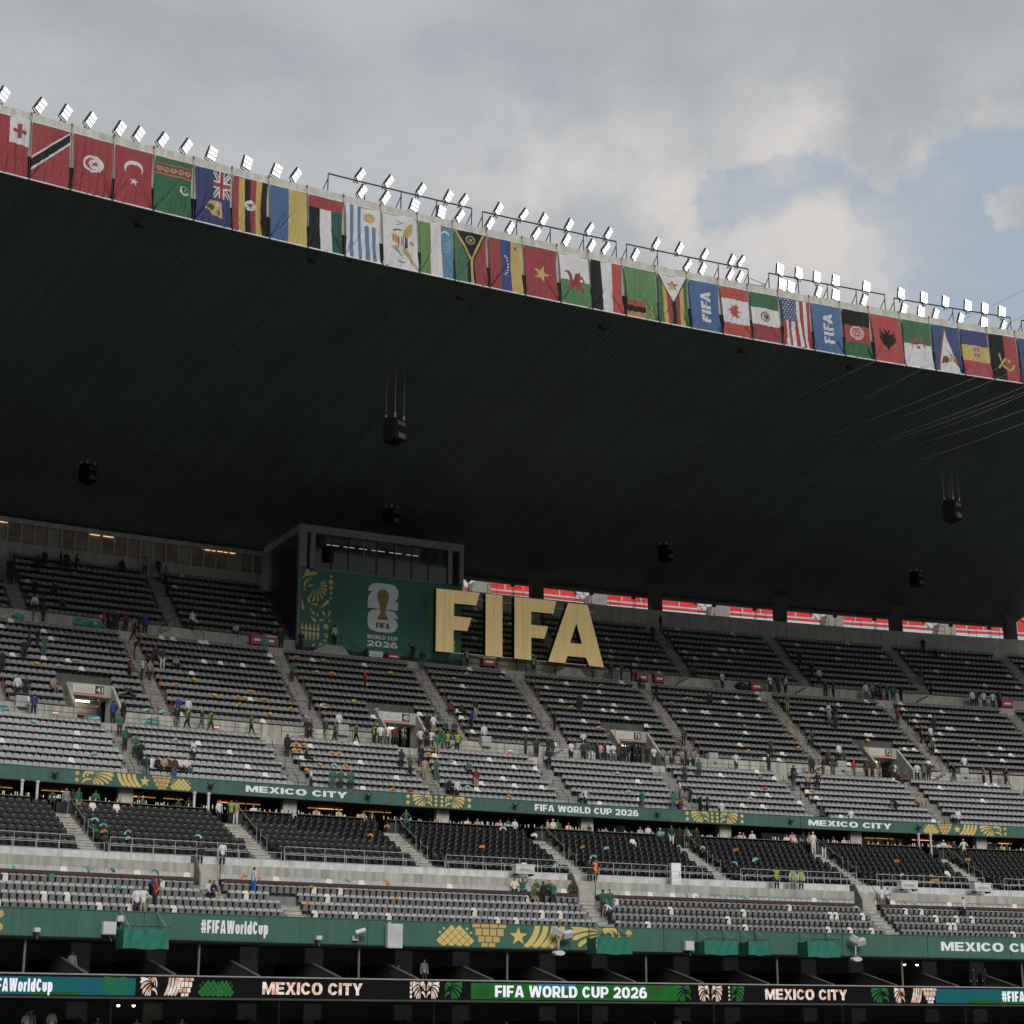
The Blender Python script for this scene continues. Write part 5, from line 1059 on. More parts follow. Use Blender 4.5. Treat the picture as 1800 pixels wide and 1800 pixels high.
# ================================================================== SPEAKERS UNDER THE ROOF, CABLES
def roof_hit(x, y):
    best = None
    for k in range(400):
        d = -15 + k * .12; z = rz(d) - .2; a = ax(x, d, z); py = proj(P(a, d, z))[1]
        if best is None or abs(py - y) < best[0]: best = (abs(py - y), a, d, z)
    return best[1:]
for i, (x, y0, y1, lab) in enumerate(((697, 570, 757, 'black loudspeaker hanging on long cables in the middle of the roof'), (161, 722, 832, 'dim loudspeaker hanging under the left part of the roof'), (690, 808, 908, 'dim loudspeaker hanging just above the booth'), (1663, 742, 898, 'loudspeaker hanging on four cables under the right part of the roof'), (1168, 880, 972, 'dim loudspeaker hanging right of the giant letters'), (1606, 940, 1018, 'small dim loudspeaker hanging deep at the right'))):
    a, d, z = roof_hit(x, y0); zz = z
    for _ in range(30):
        py = proj(P(a, d, zz))[1]; zz += (py - y1) / 22.0
    f = empty('hanging_speaker'); put(f, a, d, zz, R_(25)); f.scale = ((1.0,) * 3 if i in (0, 3) else (.8, .8, .8)); z = zz + (z - zz) / f.scale[0]; tag(f, lab, 'loudspeaker', 'loudspeakers under the roof')
    MB().prism([(-.55, -.75), (.5, -.95), (.62, .35), (.35, .9), (-.6, .75)], -.65, .65, ax3='yz').build('cabinet', mat('speaker_black', (.006, .006, .0065), .8, spec=.1), f)
    M_ = Matrix.Rotation(0, 4, 'X'); MB().prism([(-.56, .10), (-.61, .60), (-.615, .60), (-.565, .10)], -.35, .55, ax3='yz').build('grille', mat('speaker_grille', (.05, .048, .046), .6) if i in (0, 3) else mat('speaker_grille_dark', (.025, .025, .025), .6), f)
    MB().prism([(-.57, -.65), (-.565, -.25), (-.575, -.25), (-.58, -.65)], -.2, .55, ax3='yz').build('lower_grille', mat('speaker_grille2', (.06, .06, .065), .6), f)
    for qx, qy in ((-.5, -.45), (.5, -.45), (-.5, .4), (.5, .4)):
        MB().tube((qx, qy, .7), (qx, qy, z - zz), .016, 4).build('cable', mat('bright_cable', (.10, .10, .095), .5, .3), f); MB().box(qx - .04, qx + .04, qy - .04, qy + .04, .7, 1.15).build('turnbuckle', steel, f)
for x, y in ((240, 388), (545, 452), (805, 518), (1055, 570), (1300, 612), (1490, 640)):
    a, d, z = roof_hit(x, y); f = empty('roof_camera'); put(f, a, d, z - .1); tag(f, 'small black device under the roof just behind the flags, column %d' % x, 'device', 'devices under the roof edge')
    f['label'] = 'small black device under the roof, %s from the left' % ordn[[240, 545, 805, 1055, 1300, 1490].index(x)]
    MB().box(-.15, .15, -.1, .1, -.3, 0).build('bracket', mat('device_grey', (.035, .04, .038), .6), f); MB().box(-.1, .45, -.15, .1, -.38, -.2).build('body', mat('device_grey', (.035, .04, .038), .6), f)
wm = mat('pale_wire', (.40, .40, .36), .4, .4)
for i, ((x0, y0), (x1, y1)) in enumerate((((1400, 698), (1800, 507)), ((1473, 724), (1800, 552)), ((1467, 762), (1800, 625)), ((1560, 742), (1800, 642)), ((1533, 780), (1800, 677)), ((1527, 787), (1800, 687)), ((1622, 764), (1800, 691)), ((1600, 784), (1800, 718)), ((1590, 817), (1800, 741)))):
    a, d, z = roof_hit(x0, y0); p0 = P(a, d, z)
    x2, y2 = x1 + (x1 - x0) * .5, y1 + (y1 - y0) * .5; dirv = Vector(((x2 - 900) / FPX, math.cos(PITCH) - (900 - y2) / FPX * math.sin(PITCH), math.sin(PITCH) + (900 - y2) / FPX * math.cos(PITCH)))
    p1 = dirv * 92.0; mb = MB(); pts = [p0.lerp(p1, t_ / 10) - Vector((0, 0, .15 * math.sin(math.pi * t_ / 10))) for t_ in range(11)]
    tag(mb.path(pts, .011, 4).build('wire', wm), 'thin pale wire slanting past the right end of the roof, %s from the top' % ordn[i], 'wire', 'wires at the right')
# ================================================================== RAILINGS
def railing(name, label, group, a0, a1, d, z, h, n, m, rails=(1.0, .5), r=.025, post_r=.03, bottom=0):
    e = empty(name, P((a0 + a1) / 2, d, z)); tag(e, label, 'railing', group); inv = Matrix.Translation(-e.location)
    for f in rails:
        o = sweep([(d - r, z + h * f - r), (d + r, z + h * f - r), (d + r, z + h * f + r), (d - r, z + h * f + r)], a0, a1, closed=True).build('rail', m, e); o.matrix_parent_inverse = inv
    for i in range(n + 1):
        a = a0 + (a1 - a0) * i / n; o = MB().tube(P(a, d, z + bottom), P(a, d, z + h * max(rails) + .02), post_r, 6).build('post', m, e); o.matrix_parent_inverse = inv
    return e
ba = sorted(AISLE_BLK)
for i, (a, b) in enumerate(zip(ba, ba[1:])):
    nm = '%s from the left' % ordn[i]
    railing('silver_railing', 'silver railing in front of the black seats, %s' % nm, 'silver railings before the black seats', a + .14, b - .14, -11.12, 10.55, .90, 7, silver, (1.0, .45), r=.017, post_r=.02)
    railing('silver_railing', 'lower silver railing along the edge of the lower walkway, %s' % nm, 'silver railings at the walkway edge', a + .02, b - .02, -12.95, 9.95, .92, 8, silver, (1.0, .5), r=.015, post_r=.018, bottom=-.3)
    # handrail beside each stair of the black block
    e = empty('stair_handrail'); put(e, a + m2a(.62), -11.0, 10.35); tag(e, 'steel handrail beside a stair of the black seats, %s' % nm, 'handrail', 'handrails in the black seats')
    y1, z1 = 7.2, 3.27
    for s0, s1 in ((.3, .45), (.55, 1.02)):
        mb = MB(); p0 = Vector((0, y1 * s0, z1 * s0 + .35)); p1 = Vector((0, y1 * s1, z1 * s1 + .95 if s1 > 1 else z1 * s1 + .55)); mb.tube(p0 + Vector((0, 0, .4)), p1 + Vector((0, 0, .1)), .02, 6); mb.build('rail', steel, e)
        for q in (s0, s1): MB().tube((0, y1 * q, z1 * q - .1), (0, y1 * q, z1 * q + .95), .02, 6).build('post', steel, e)
def poles(lst, s, m, name, label, group, side=(-1, 1), hw=.62, every=2, h=.95):
    n = 0
    for a in lst:
        if not vis(a): continue
        for sd in side:
            e = empty(name); put(e, a + m2a(hw * sd), *tread(s, 0)); tag(e, label % (('left' if sd < 0 else 'right'), ordn[n]), 'handrail', group)
            for k in range(0, s['n'], every):
                y, z = s['dep'] * k + .2, s['rise'] * k
                MB().tube((0, y, z - .02), (0, y, z + h), .028, 6).build('post', m, e)
                if k + every < s['n'] and (k // every) % 2 == 0: MB().tube((0, y, z + h), (0, y + s['dep'] * every * .5, z + h + s['rise'] * every * .5), .022, 5).build('rail', m, e)
        n += 1
poles(AISLE_MID, MID, redpole, 'aisle_handrail', 'dark red handrail posts on the %s side of the %s dark-row stair', 'handrails in the dark rows')
poles(AISLE_TOP, TOP, black, 'aisle_handrail', 'black handrail posts on the %s side of the %s topmost stair', 'handrails in the topmost rows', side=(1,))
poles(AISLE_BRT, BRT, black, 'aisle_handrail', 'black handrail posts on the %s side of the %s light-row stair', 'handrails in the light rows', hw=.55, every=3, h=.8)
bm = sorted(AISLE_BRT); n = 0
for a, b in zip(bm, bm[1:]):
    railing('walkway_railing', 'thin black railing along the front of the middle walkway, %s' % ordn[n], 'railings on the middle walkway', a + .12, b - .12, 5.75, W1Z, .95, 5, black, (1.0, .55), r=.016, post_r=.02); n += 1
bm = sorted(AISLE_MID); n = 0
for a, b in zip(bm, bm[1:]):
    ex = [e for e, _ in EXITS if a < e < b]; segs = [(a + .1, b - .1)] if not ex else [(a + .1, ex[0] - EXW - .02), (ex[0] + EXW + .02, b - .1)]
    for s0, s1 in segs:
        if s1 - s0 < .15: continue
        railing('row_railing', 'thin black railing above the middle walkway wall, %s from the left' % ordn[n], 'railings above the middle walkway', s0, s1, 7.8, 22.45, .55, 4, black, (1.0,), r=.016, post_r=.018); n += 1
bm = sorted(AISLE_TOP); n = 0
for a, b in zip(bm, bm[1:]):
    if a < -28.6 and b > -26: b = -28.45
    railing('row_railing', 'thin black railing above the upper walkway wall, %s from the left' % ordn[n], 'railings above the upper walkway', a + .12, b - .12, 20.0, 31.9, .6, 5, black, (1.0,), r=.016, post_r=.018); n += 1
for a, w_, nm in ((-27.85, 2.3, 'in front of the banner'), (-29.84, 1.9, 'left of the booth'), (-24.5, 1.9, 'under the last giant letter'), (-22.64, 1.9, 'right of the giant letters')):
    e = empty('stair_railing'); put(e, a, 18.9, W2Z); tag(e, 'black railing over the stepped block %s' % nm, 'railing', 'railings over the stepped blocks')
    mb = MB(); mb.path([(-w_, 0, .0), (-w_, 0, .75), (-.65, 0, 1.85), (.55, 0, 1.85), (w_, 0, .75), (w_, 0, 0)], .028, 5); mb.build('rail', black, e)
    for x in (-.65, .55): MB().tube((x, 0, .9), (x, 0, 1.85), .025, 5).build('post', black, e)

# ================================================================== THINGS ON THE LOWER BOARD
netg = mat('green_drape', (.012, .145, .105), .7, var=.15, scale=3); nety = mat('green_drape_side', (.008, .085, .062), .7)
pale = mat('pale_plastic', (.50, .50, .51), .5, var=.06); paleg = mat('pale_grey_metal', (.38, .39, .40), .5)
BZ = 5.15
def onlb(name, x, label, cat, dz=0.0, group=None, out=-.02):
    e = empty(name); put(e, ax(x, -17.7, 6.0), -17.66 + out, BZ + dz); tag(e, label, cat, group); return e
for i, (x, wl, wr, lab, z0, z1) in enumerate(((245, -1.35, 1.35, 'green draped camera platform on the lower board, far left', -.62, .50), (1063, -1.35, 1.3, 'green draped camera platform hiding part of the gold eagle', -.28, .82), (1250, -1.3, 1.25, 'left one of two adjoining green draped platforms', -.18, .74), (1316, -.8, .85, 'right one of two adjoining green draped platforms', -.15, .78), (1431, -1.35, 1.3, 'green draped camera platform at the right of the lower board', -.20, .88))):
    e = onlb('camera_platform', x, lab, 'platform', 0, 'draped platforms on the lower board')
    sg = [(wl, z0), (wr, z0 + .03), (wr, z1 - .05), (wr * .5, z1), (wl * .3, z1 - .08), (wl, z1)]
    nseg = 16; mb = MB(); vs = []; fs = []
    for k in range(nseg + 1):
        u = k / nseg; xx = wl + (wr - wl) * u; yy = -1.25 - .05 * math.sin(u * 19 + i); vs += [(xx, yy, z0 + .03 * math.sin(u * 9)), (xx + .02 * math.sin(u * 30), yy - .04 * math.sin(u * 25 + i * 2), (z0 + z1) / 2), (xx, yy, z1 - .06 * abs(math.sin(u * 5 + i)))]
    for k in range(nseg):
        for q in (0, 1): fs.append((k * 3 + q, k * 3 + 3 + q, k * 3 + 4 + q, k * 3 + 1 + q))
    mb.add(vs, fs).build('front_drape', netg, e)
    for xx, nm in ((wl, 'side_drape'), (wr, 'side_drape')): MB().add([(xx, -1.25, z0), (xx, -.02, z0), (xx, -.02, z1 - .04), (xx, -.6, z1 - .1), (xx, -1.25, z1 - .02)], [(0, 1, 2, 3, 4)]).build(nm, nety, e)
    MB().box(wl + .02, wr - .02, -1.2, 0, z0 + .02, z0 + .08).build('deck', rubber, e)
    for xx in (wl + .2, wr - .3): MB().tube((xx, 0, 1.5), (xx + .2, -1.1, z1 + .05), .025, 5).build('stay', steel, e); MB().tube((xx, 0, z0), (xx, 0, 1.5), .025, 5).build('bracket', greenb, e)
    mb = MB(); mb.path([(wl, -1.2, z1 + .12), (wr, -1.2, z1 + .12)], .02, 5); [mb.tube((wl + (wr - wl) * q / 5, -1.2, z1 - .1), (wl + (wr - wl) * q / 5, -1.2, z1 + .12), .015, 5) for q in range(6)]; mb.build('rail', black, e)
    if i == 0:
        o = empty('white_tripod_head'); o.location = P(ax(262, -18.7, 5.9), -18.5, 4.62); tag(o, 'white folded device on the far left platform', 'device')
        MB().prism([(-.5, 0), (.5, .0), (.25, .12), (.2, .3), (0, .3), (-.1, .12)], -.2, .2).build('body', pale, o); MB().tube((.1, 0, .2), (.25, 0, .45), .06, 6).build('head', pale, o)
for x, w_, h_, dz, lab in ((190, .38, .58, .52, 'pale electric box on the lower board beside the far left platform'), (1208, .33, .50, .42, 'pale electric box on the lower board left of two platforms'), (209, .18, .28, 1.05, 'small white box standing over the pale electric box'), (64, .16, .20, .30, 'small white box low on the board at far left'), (558, .17, .20, .32, 'small white box low on the board left of the security camera')):
    e = onlb('electric_box', x, lab, 'box', dz); MB().box(-w_, w_, -.35, 0, -h_ * .6, h_ * .6).build('body', pale, e); MB().box(-w_ * .9, w_ * .9, -.37, -.351, -h_ * .52, h_ * .52).build('door', pale, e); MB().tube((w_ * .2, -.1, -h_ * .6), (w_ * .6, -.1, -h_ * .6 - .35), .02, 5).build('cable', steel, e)
e = onlb('white_speaker', 690, 'white loudspeaker panel mounted on the lower green board', 'loudspeaker', .55)
MB().prism(rnd_rect(-.50, .50, -.72, .72, .06), -.42, -.08).build('cabinet', pale, e); MB().prism(rnd_rect(-.44, .44, -.66, .66, .05), -.44, -.421).build('grille', mat('speaker_pale', (.43, .43, .44), .6), e); MB().box(-.45, -.25, -.3, 0, .70, .85).build('bracket', steel, e)
e = onlb('security_camera', 627, 'white security camera tube on the lower board', 'camera', .72)
MB().tube((-.28, -.45, -.06), (.32, -.55, .12), .15, 10).build('housing', pale, e); MB().tube((.30, -.55, .11), (.36, -.56, .13), .11, 10).build('lens', black, e); MB().tube((-.1, 0, -.35), (-.05, -.45, -.1), .06, 6).build('arm', pale, e); MB().box(-.3, .1, -.12, 0, -.5, -.2).build('base', pale, e)
for x, lab in ((975, 'twin white floodlights on the lower board left of the platform'), (1496, 'white floodlights on a bracket right of the last platform')):
    e = onlb('board_floodlight', x, lab, 'floodlight', .5); MB().tube((0, -.5, -.5), (.05, -.5, .5), .06, 6).build('post', paleg, e)
    for (u, v, rt) in ((-.12, .55, 25), (.62, .38, -12)):
        M_ = Matrix.Translation((u * (1 if x < 1200 else .6), -.6, v)) @ Matrix.Rotation(R_(rt), 4, 'Y') @ Matrix.Rotation(R_(30), 4, 'X'); MB().box(-.34, .34, -.18, .18, -.14, .24, M=M_).build('lamp_head', pale, e)
    M_ = Matrix.Translation((-.05, -.6, -.75)); MB().prism(circ(0, 0, .38, 12, .16), -.2, .2, M=M_).build('lower_lamp', pale, e)
for i, x in enumerate((97, 371, 648, 906, 1157, 1391, 1616)):
    e = empty('small_spotlight'); put(e, ax(x, -1.8, 16.4), -1.6, 16.35); tag(e, 'small dark spotlight on the upper green board, %s from the left' % ordn[i], 'spotlight', 'small spotlights on the upper board')
    MB().ball((0, -.22, 0), .2, .2, .16, 8, 6).build('head', mat('spot_dark', (.05, .06, .055), .5), e); MB().tube((0, 0, -.22), (0, -.2, -.05), .04, 6).build('arm', black, e); MB().path([(-.2, -.2, -.02), (-.3, -.25, .12)], .03, 5).build('flap', black, e); MB().path([(.2, -.2, -.02), (.3, -.25, .12)], .03, 5).build('flap', black, e)

# ================================================================== COOLERS, CABINETS, SIGN PLATES, BAGS
redc = mat('cooler_red', (.28, .045, .048), .5, var=.1); whc = mat('cooler_white', (.55, .55, .54), .5)
def cooler(x, d, z, w_, h_, lid, body, label, yaw=0.0, dep=.6):
    e = empty('drinks_cooler'); put(e, ax(x, d, z + .4), d, z, yaw); tag(e, label, 'cooler')
    MB().prism([(-w_ / 2 * .94, .12), (w_ / 2 * .94, .12), (w_ / 2, h_ - .1), (-w_ / 2, h_ - .1)], -dep / 2, dep / 2).build('body', body, e); MB().box(-w_ / 2 - .02, w_ / 2 + .02, -dep / 2 - .02, dep / 2 + .02, h_ - .098, h_).build('lid', lid, e)
    MB().box(-w_ * .3, w_ * .3, -dep / 2 - .012, -dep / 2 - .002, h_ * .42, h_ * .62).build('label_strip', whitep if body is redc else paleg, e)
    for sx in (-1, 1): MB().box(sx * w_ * .4 - .06, sx * w_ * .4 + .06, -dep / 2, dep / 2, 0, .12).build('foot', rubber, e)
for a_ in ((920, -12.2, BWZ + .45, 1.45, .75, whc, whc, 'white drinks cooler on the lower walkway above the seated fans'), (1595, -12.2, BWZ + .45, 1.5, .75, whc, whc, 'white drinks cooler on the lower walkway beside two white shirts'), (1724, -12.2, BWZ + .45, 1.5, .75, whc, whc, 'white drinks cooler on the lower walkway at far right')): cooler(*a_)
for a_ in ((452, 18.6, W2Z + .1, 1.3, .95, redc, redc, 'left one of two red coolers left of the booth'), (474, 18.6, W2Z + .1, .9, .95, whc, redc, 'right one of two red coolers left of the booth'), (658, 18.4, W2Z, 1.35, .62, whc, whc, 'white cooler below the banner lettering'), (690, 18.4, W2Z, 1.2, .62, redc, redc, 'red cooler below the banner lettering'), (858, 18.0, W2Z + .1, 1.3, .9, whc, redc, 'red cooler with white lid under the giant letters'), (1127, 18.6, W2Z + .1, 1.2, .85, redc, redc, 'left one of two red coolers right of the giant letters'), (1157, 18.6, W2Z + .1, 1.0, .85, redc, redc, 'right one of two red coolers right of the giant letters'), (1328, 18.6, W2Z + .1, 1.2, .85, redc, redc, 'single red cooler on the upper walkway beside three staff'), (1768, 18.6, W2Z + .1, 1.3, .85, redc, redc, 'red cooler on the upper walkway at far right')): cooler(*a_)
e = empty('upright_fridge'); put(e, ax(1187, -12.2, 10.5), -12.2, BWZ + .2, R_(-20)); tag(e, 'white upright fridge on the lower walkway', 'fridge'); MB().box(-.35, .35, -.35, .35, 0, 1.55).build('body', whc, e); MB().box(-.33, .33, -.38, -.351, .04, 1.5).build('door', whitep, e); MB().box(.22, .27, -.42, -.381, .6, 1.0).build('handle', paleg, e)
for i, x in enumerate((38, 603, 854, 1020, 1253, 1479, 1694)):
    e = empty('grey_cabinet'); put(e, ax(x, 7.2, 22.4), 7.35, 22.05 if i not in () else W1Z); tag(e, 'grey metal cabinet beside a stair foot of the dark rows, %s from the left' % ordn[i], 'cabinet', 'grey cabinets at the stair feet'); MB().box(-.42, .42, -.3, .3, 0, .8).build('body', paleg, e); MB().box(-.38, .38, -.32, -.301, .05, .75).build('door', mat('cabinet_door', (.30, .31, .32), .5), e); MB().box(-.44, .44, -.02, .3, -.85, 0).build('plinth', conc, e)
for i, x in enumerate((97, 266, 381, 531, 795, 897, 1192, 1418, 1637)):
    e = empty('red_sign_plate'); put(e, ax(x, 7.66, 21.9), 7.68, 21.72); tag(e, 'small red sign plate on the middle walkway wall, %s from the left' % ordn[i], 'sign', 'red plates on the walkway wall'); MB().box(-.2, .2, -.02, 0, -.24, .16).build('plate', mat('plate_red', (.50, .08, .08), .5), e); MB().box(-.2, .2, -.024, 0, .162, .28).build('header', whitep, e); MB().box(-.08, .08, -.026, -.021, -.12, .02).build('pictogram', mat('plate_pale', (.6, .4, .38), .5), e)
def lumpy(name, rx, rz_, m, seed):
    r = random.Random(seed); mb = MB(); n, mm = 12, 8; vs = []; fs = []
    for j in range(mm + 1):
        t_ = math.pi * j / mm
        for i in range(n):
            p_ = 2 * math.pi * i / n; k = 1 + .16 * math.sin(3 * p_ + seed) * math.sin(t_) + r.uniform(-.06, .06); vs.append((rx * k * math.sin(t_) * math.cos(p_), rx * .8 * k * math.sin(t_) * math.sin(p_), max(0, rz_ * (1 + math.cos(t_)) * .5 * k)))
    for j in range(mm):
        for i in range(n): fs.append((j * n + i, j * n + (i + 1) % n, (j + 1) * n + (i + 1) % n, (j + 1) * n + i))
    return mb.add(vs, fs).mesh(name, m)
tealbag = mat('teal_bag', (.07, .22, .22), .35, var=.3, scale=6); blackbag = mat('black_bag', (.02, .022, .022), .3, var=.3, scale=6)
for i, (x, d, z, rx, rz_, m, lab) in enumerate(((145, 18.6, W2Z, .75, .8, tealbag, 'big teal rubbish bag on the upper walkway, left one of two'), (167, 18.6, W2Z, .65, .7, tealbag, 'big teal rubbish bag on the upper walkway, right one of two'), (30, 18.6, W2Z, .5, .6, tealbag, 'teal rubbish bag on the upper walkway at the far left'), (266, 6.4, W1Z, .5, .75, tealbag, 'teal rubbish bag on the middle walkway right of exit 41'), (164, 6.2, W1Z, .55, .55, tealbag, 'teal rubbish bag before the mouth of exit 41'), (4, 6.4, W1Z, .5, .7, tealbag, 'teal rubbish bag at the left end of the middle walkway'), (466, 18.2, W2Z, .4, .8, tealbag, 'teal rubbish bag between the coolers and the booth'), (1305, 18.4, W2Z, .7, .8, blackbag, 'dark rubbish heap on the upper walkway beside the single red cooler'), (645, 18.4, W2Z, .45, .8, blackbag, 'dark bag beside the white cooler below the banner'), (1212, 19.9, 31.7, .01, .01, blackbag, '')) ):
    if not lab: continue
    o = link('rubbish_bag', lumpy('rubbish_bag', rx, rz_, m, i)); put(o, ax(x, d, z), d, z); tag(o, lab, 'bag')

# ================================================================== CARDBOARD VISORS LEFT ON SEATS
orange = mat('orange_card', (.50, .22, .05), .6, var=.2); teal = mat('teal_card', (.20, .44, .41), .6, var=.15); gcard = mat('green_card', (.04, .24, .13), .6, var=.2); yel = mat('amber_card', (.55, .30, .03), .6, var=.2); redcard = mat('red_card', (.40, .04, .04), .6); wcard = mat('white_card', (.66, .66, .66), .6)
def visor(R1=.26, R2=.15):
    mb = MB(); n = 12; vs = []
    for rr, yy in ((R1, -.02), (R2, .02)):
        for i in range(n + 1): t_ = math.pi * i / n; vs.append((rr * math.cos(t_), yy - .05 * math.sin(t_ * 2), rr * .95 * math.sin(t_)))
    k = n + 1; fs = [(i, i + 1, k + i + 1, k + i) for i in range(n)]
    vs += [(x, y + .02, z) for x, y, z in vs]; fs += [(2 * k + i + 1, 2 * k + i, 3 * k + i, 3 * k + i + 1) for i in range(n)] + [(i, 2 * k + i, 2 * k + i + 1, i + 1) for i in range(n)]
    return mb.add(vs, fs)
VM = {c: visor().mesh('cardboard_visor', m) for c, m in (('o', orange), ('t', teal), ('g', gcard), ('w', wcard))}
FM = {c: visor(.22, .02).mesh('cardboard_fan', m) for c, m in (('o', orange), ('t', teal), ('g', gcard), ('w', wcard), ('y', yel), ('r', redcard))}
SECT = {'L': (LOW, .66, .62), 'B': (BLK, .70, .75), 'U': (BRT, .62, .62), 'M': (MID, .62, .60), 'T': (TOP, .62, .6)}
VLIST = [  # x, y, section, colour, kind
 (150, 1513, 'L', 'g', 1), (272, 1519, 'L', 'g', 1), (168, 1524, 'L', 'g', 1), (196, 1530, 'L', 'g', 0), (20, 1530, 'L', 't', 0), (90, 1550, 'L', 'g', 0), (205, 1560, 'L', 'g', 0), (452, 1532, 'L', 'o', 0), (430, 1547, 'L', 'o', 0), (367, 1570, 'L', 'g', 0), (549, 1543, 'L', 't', 0), (546, 1556, 'L', 'o', 0), (608, 1543, 'L', 't', 1), (678, 1545, 'L', 'o', 0), (695, 1577, 'L', 'o', 0), (541, 1588, 'L', 'o', 0), (985, 1617, 'L', 'o', 0), (1204, 1567, 'L', 't', 1), (1222, 1569, 'L', 'w', 0), (1236, 1569, 'L', 't', 1), (1271, 1571, 'L', 't', 0), (1313, 1574, 'L', 't', 0), (1357, 1575, 'L', 't', 1), (1450, 1577, 'L', 't', 0), (1589, 1585, 'L', 'o', 0), (1604, 1584, 'L', 't', 0), (1720, 1585, 'L', 'o', 0), (1772, 1588, 'L', 'o', 0), (1753, 1615, 'L', 'o', 0), (1504, 1598, 'L', 't', 0), (1421, 1592, 'L', 'o', 0),
 (166, 1441, 'B', 't', 1), (182, 1457, 'B', 't', 1), (183, 1461, 'B', 'o', 0), (225, 1461, 'B', 't', 1), (225, 1476, 'B', 't', 0), (348, 1469, 'B', 't', 1), (168, 1458, 'B', 'g', 0), (680, 1460, 'B', 'o', 1), (651, 1472, 'B', 'o', 1), (847, 1493, 'B', 'o', 0), (884, 1461, 'B', 'w', 1), (940, 1470, 'B', 'w', 1), (938, 1470, 'B', 'w', 0), (1024, 1495, 'B', 'o', 0), (1043, 1507, 'B', 't', 1), (1066, 1497, 'B', 't', 0), (1194, 1489, 'B', 't', 1), (1235, 1490, 'B', 'w', 1), (1294, 1493, 'B', 'o', 0), (1291, 1518, 'B', 't', 1), (1328, 1516, 'B', 't', 1), (1328, 1517, 'B', 't', 0), (977, 1519, 'B', 't', 0), (1576, 1516, 'B', 'o', 0), (1586, 1541, 'B', 't', 0), (1638, 1542, 'B', 'o', 1), (1701, 1510, 'B', 'o', 0), (1645, 1560, 'B', 'o', 1), (1640, 1564, 'B', 'o', 0), (1620, 1541, 'B', 'g', 0),
 (58, 1268, 'U', 't', 0), (166, 1331, 'U', 't', 0), (308, 1308, 'U', 't', 0), (505, 1311, 'U', 'o', 0), (520, 1312, 'U', 'o', 0), (535, 1313, 'U', 'o', 0), (517, 1322, 'U', 'o', 0), (525, 1325, 'U', 'o', 0), (583, 1325, 'U', 'o', 0), (595, 1325, 'U', 'o', 0), (600, 1299, 'U', 't', 0), (562, 1348, 'U', 'o', 0), (587, 1351, 'U', 't', 1), (606, 1353, 'U', 'o', 1), (539, 1353, 'U', 'o', 0), (690, 1388, 'U', 'o', 0), (721, 1387, 'U', 'r', 0), (793, 1341, 'U', 't', 1), (756, 1314, 'U', 'o', 1), (752, 1325, 'U', 'o', 0), (822, 1391, 'U', 't', 1), (895, 1398, 'U', 'o', 1), (1085, 1361, 'U', 't', 0), (1105, 1394, 'U', 't', 0), (1337, 1365, 'U', 't', 0), (1346, 1387, 'U', 'r', 0), (1318, 1401, 'U', 't', 1), (1442, 1361, 'U', 'o', 0), (1427, 1393, 'U', 'o', 0), (1337, 1365, 'U', 't', 0),
 (308, 1205, 'M', 'y', 0), (341, 1200, 'M', 'y', 0), (376, 1222, 'M', 'y', 0), (417, 1223, 'M', 'y', 0), (430, 1233, 'M', 'y', 0), (440, 1216, 'M', 'o', 0), (474, 1259, 'M', 'o', 0), (420, 1244, 'M', 'y', 0), (464, 1229, 'M', 'o', 0), (103, 1166, 'M', 't', 0), (132, 1163, 'M', 'o', 0), (64, 1167, 'M', 'y', 0), (258, 1245, 'M', 't', 0), (285, 1247, 'M', 't', 0), (520, 1153, 'M', 'o', 1), (557, 1180, 'M', 'y', 0), (585, 1190, 'M', 'o', 0), (583, 1183, 'M', 'o', 0), (475, 1259, 'M', 'o', 0), (510, 1250, 'M', 'y', 0), (622, 1237, 'M', 'y', 0), (569, 1240, 'M', 'o', 0), (662, 1247, 'M', 't', 0), (568, 1159, 'M', 'y', 0), (686, 1181, 'M', 'y', 0), (798, 1190, 'M', 'y', 0), (820, 1182, 'M', 't', 0), (881, 1188, 'M', 't', 0), (897, 1275, 'M', 't', 0), (1056, 1209, 'M', 't', 0), (1004, 1239, 'M', 'y', 0), (1052, 1284, 'M', 'y', 0), (1068, 1297, 'M', 'o', 0), (1180, 1232, 'M', 'o', 0), (1207, 1234, 'M', 't', 0), (1215, 1234, 'M', 'o', 0), (1315, 1316, 'M', 'o', 0), (1403, 1319, 'M', 'o', 0), (1308, 1282, 'M', 'y', 0), (1380, 1290, 'M', 'o', 0), (1508, 1268, 'M', 'o', 0), (1525, 1298, 'M', 'y', 0), (1720, 1310, 'M', 'o', 0), (1710, 1300, 'M', 't', 0), (1737, 1330, 'M', 't', 0), (933, 1280, 'M', 't', 0),
 (131, 1010, 'T', 'o', 0), (313, 1010, 'T', 'o', 0), (493, 1112, 'T', 'o', 0), (250, 1120, 'M', 'o', 0)]
NAMEC = {'o': 'orange', 't': 'teal', 'g': 'green', 'w': 'white', 'y': 'amber', 'r': 'red'}
WHERE = {'L': 'in the lowest seat block', 'B': 'on the black chairs', 'U': 'in the light grey rows', 'M': 'in the dark grey rows', 'T': 'in the topmost rows'}
cnt = {}
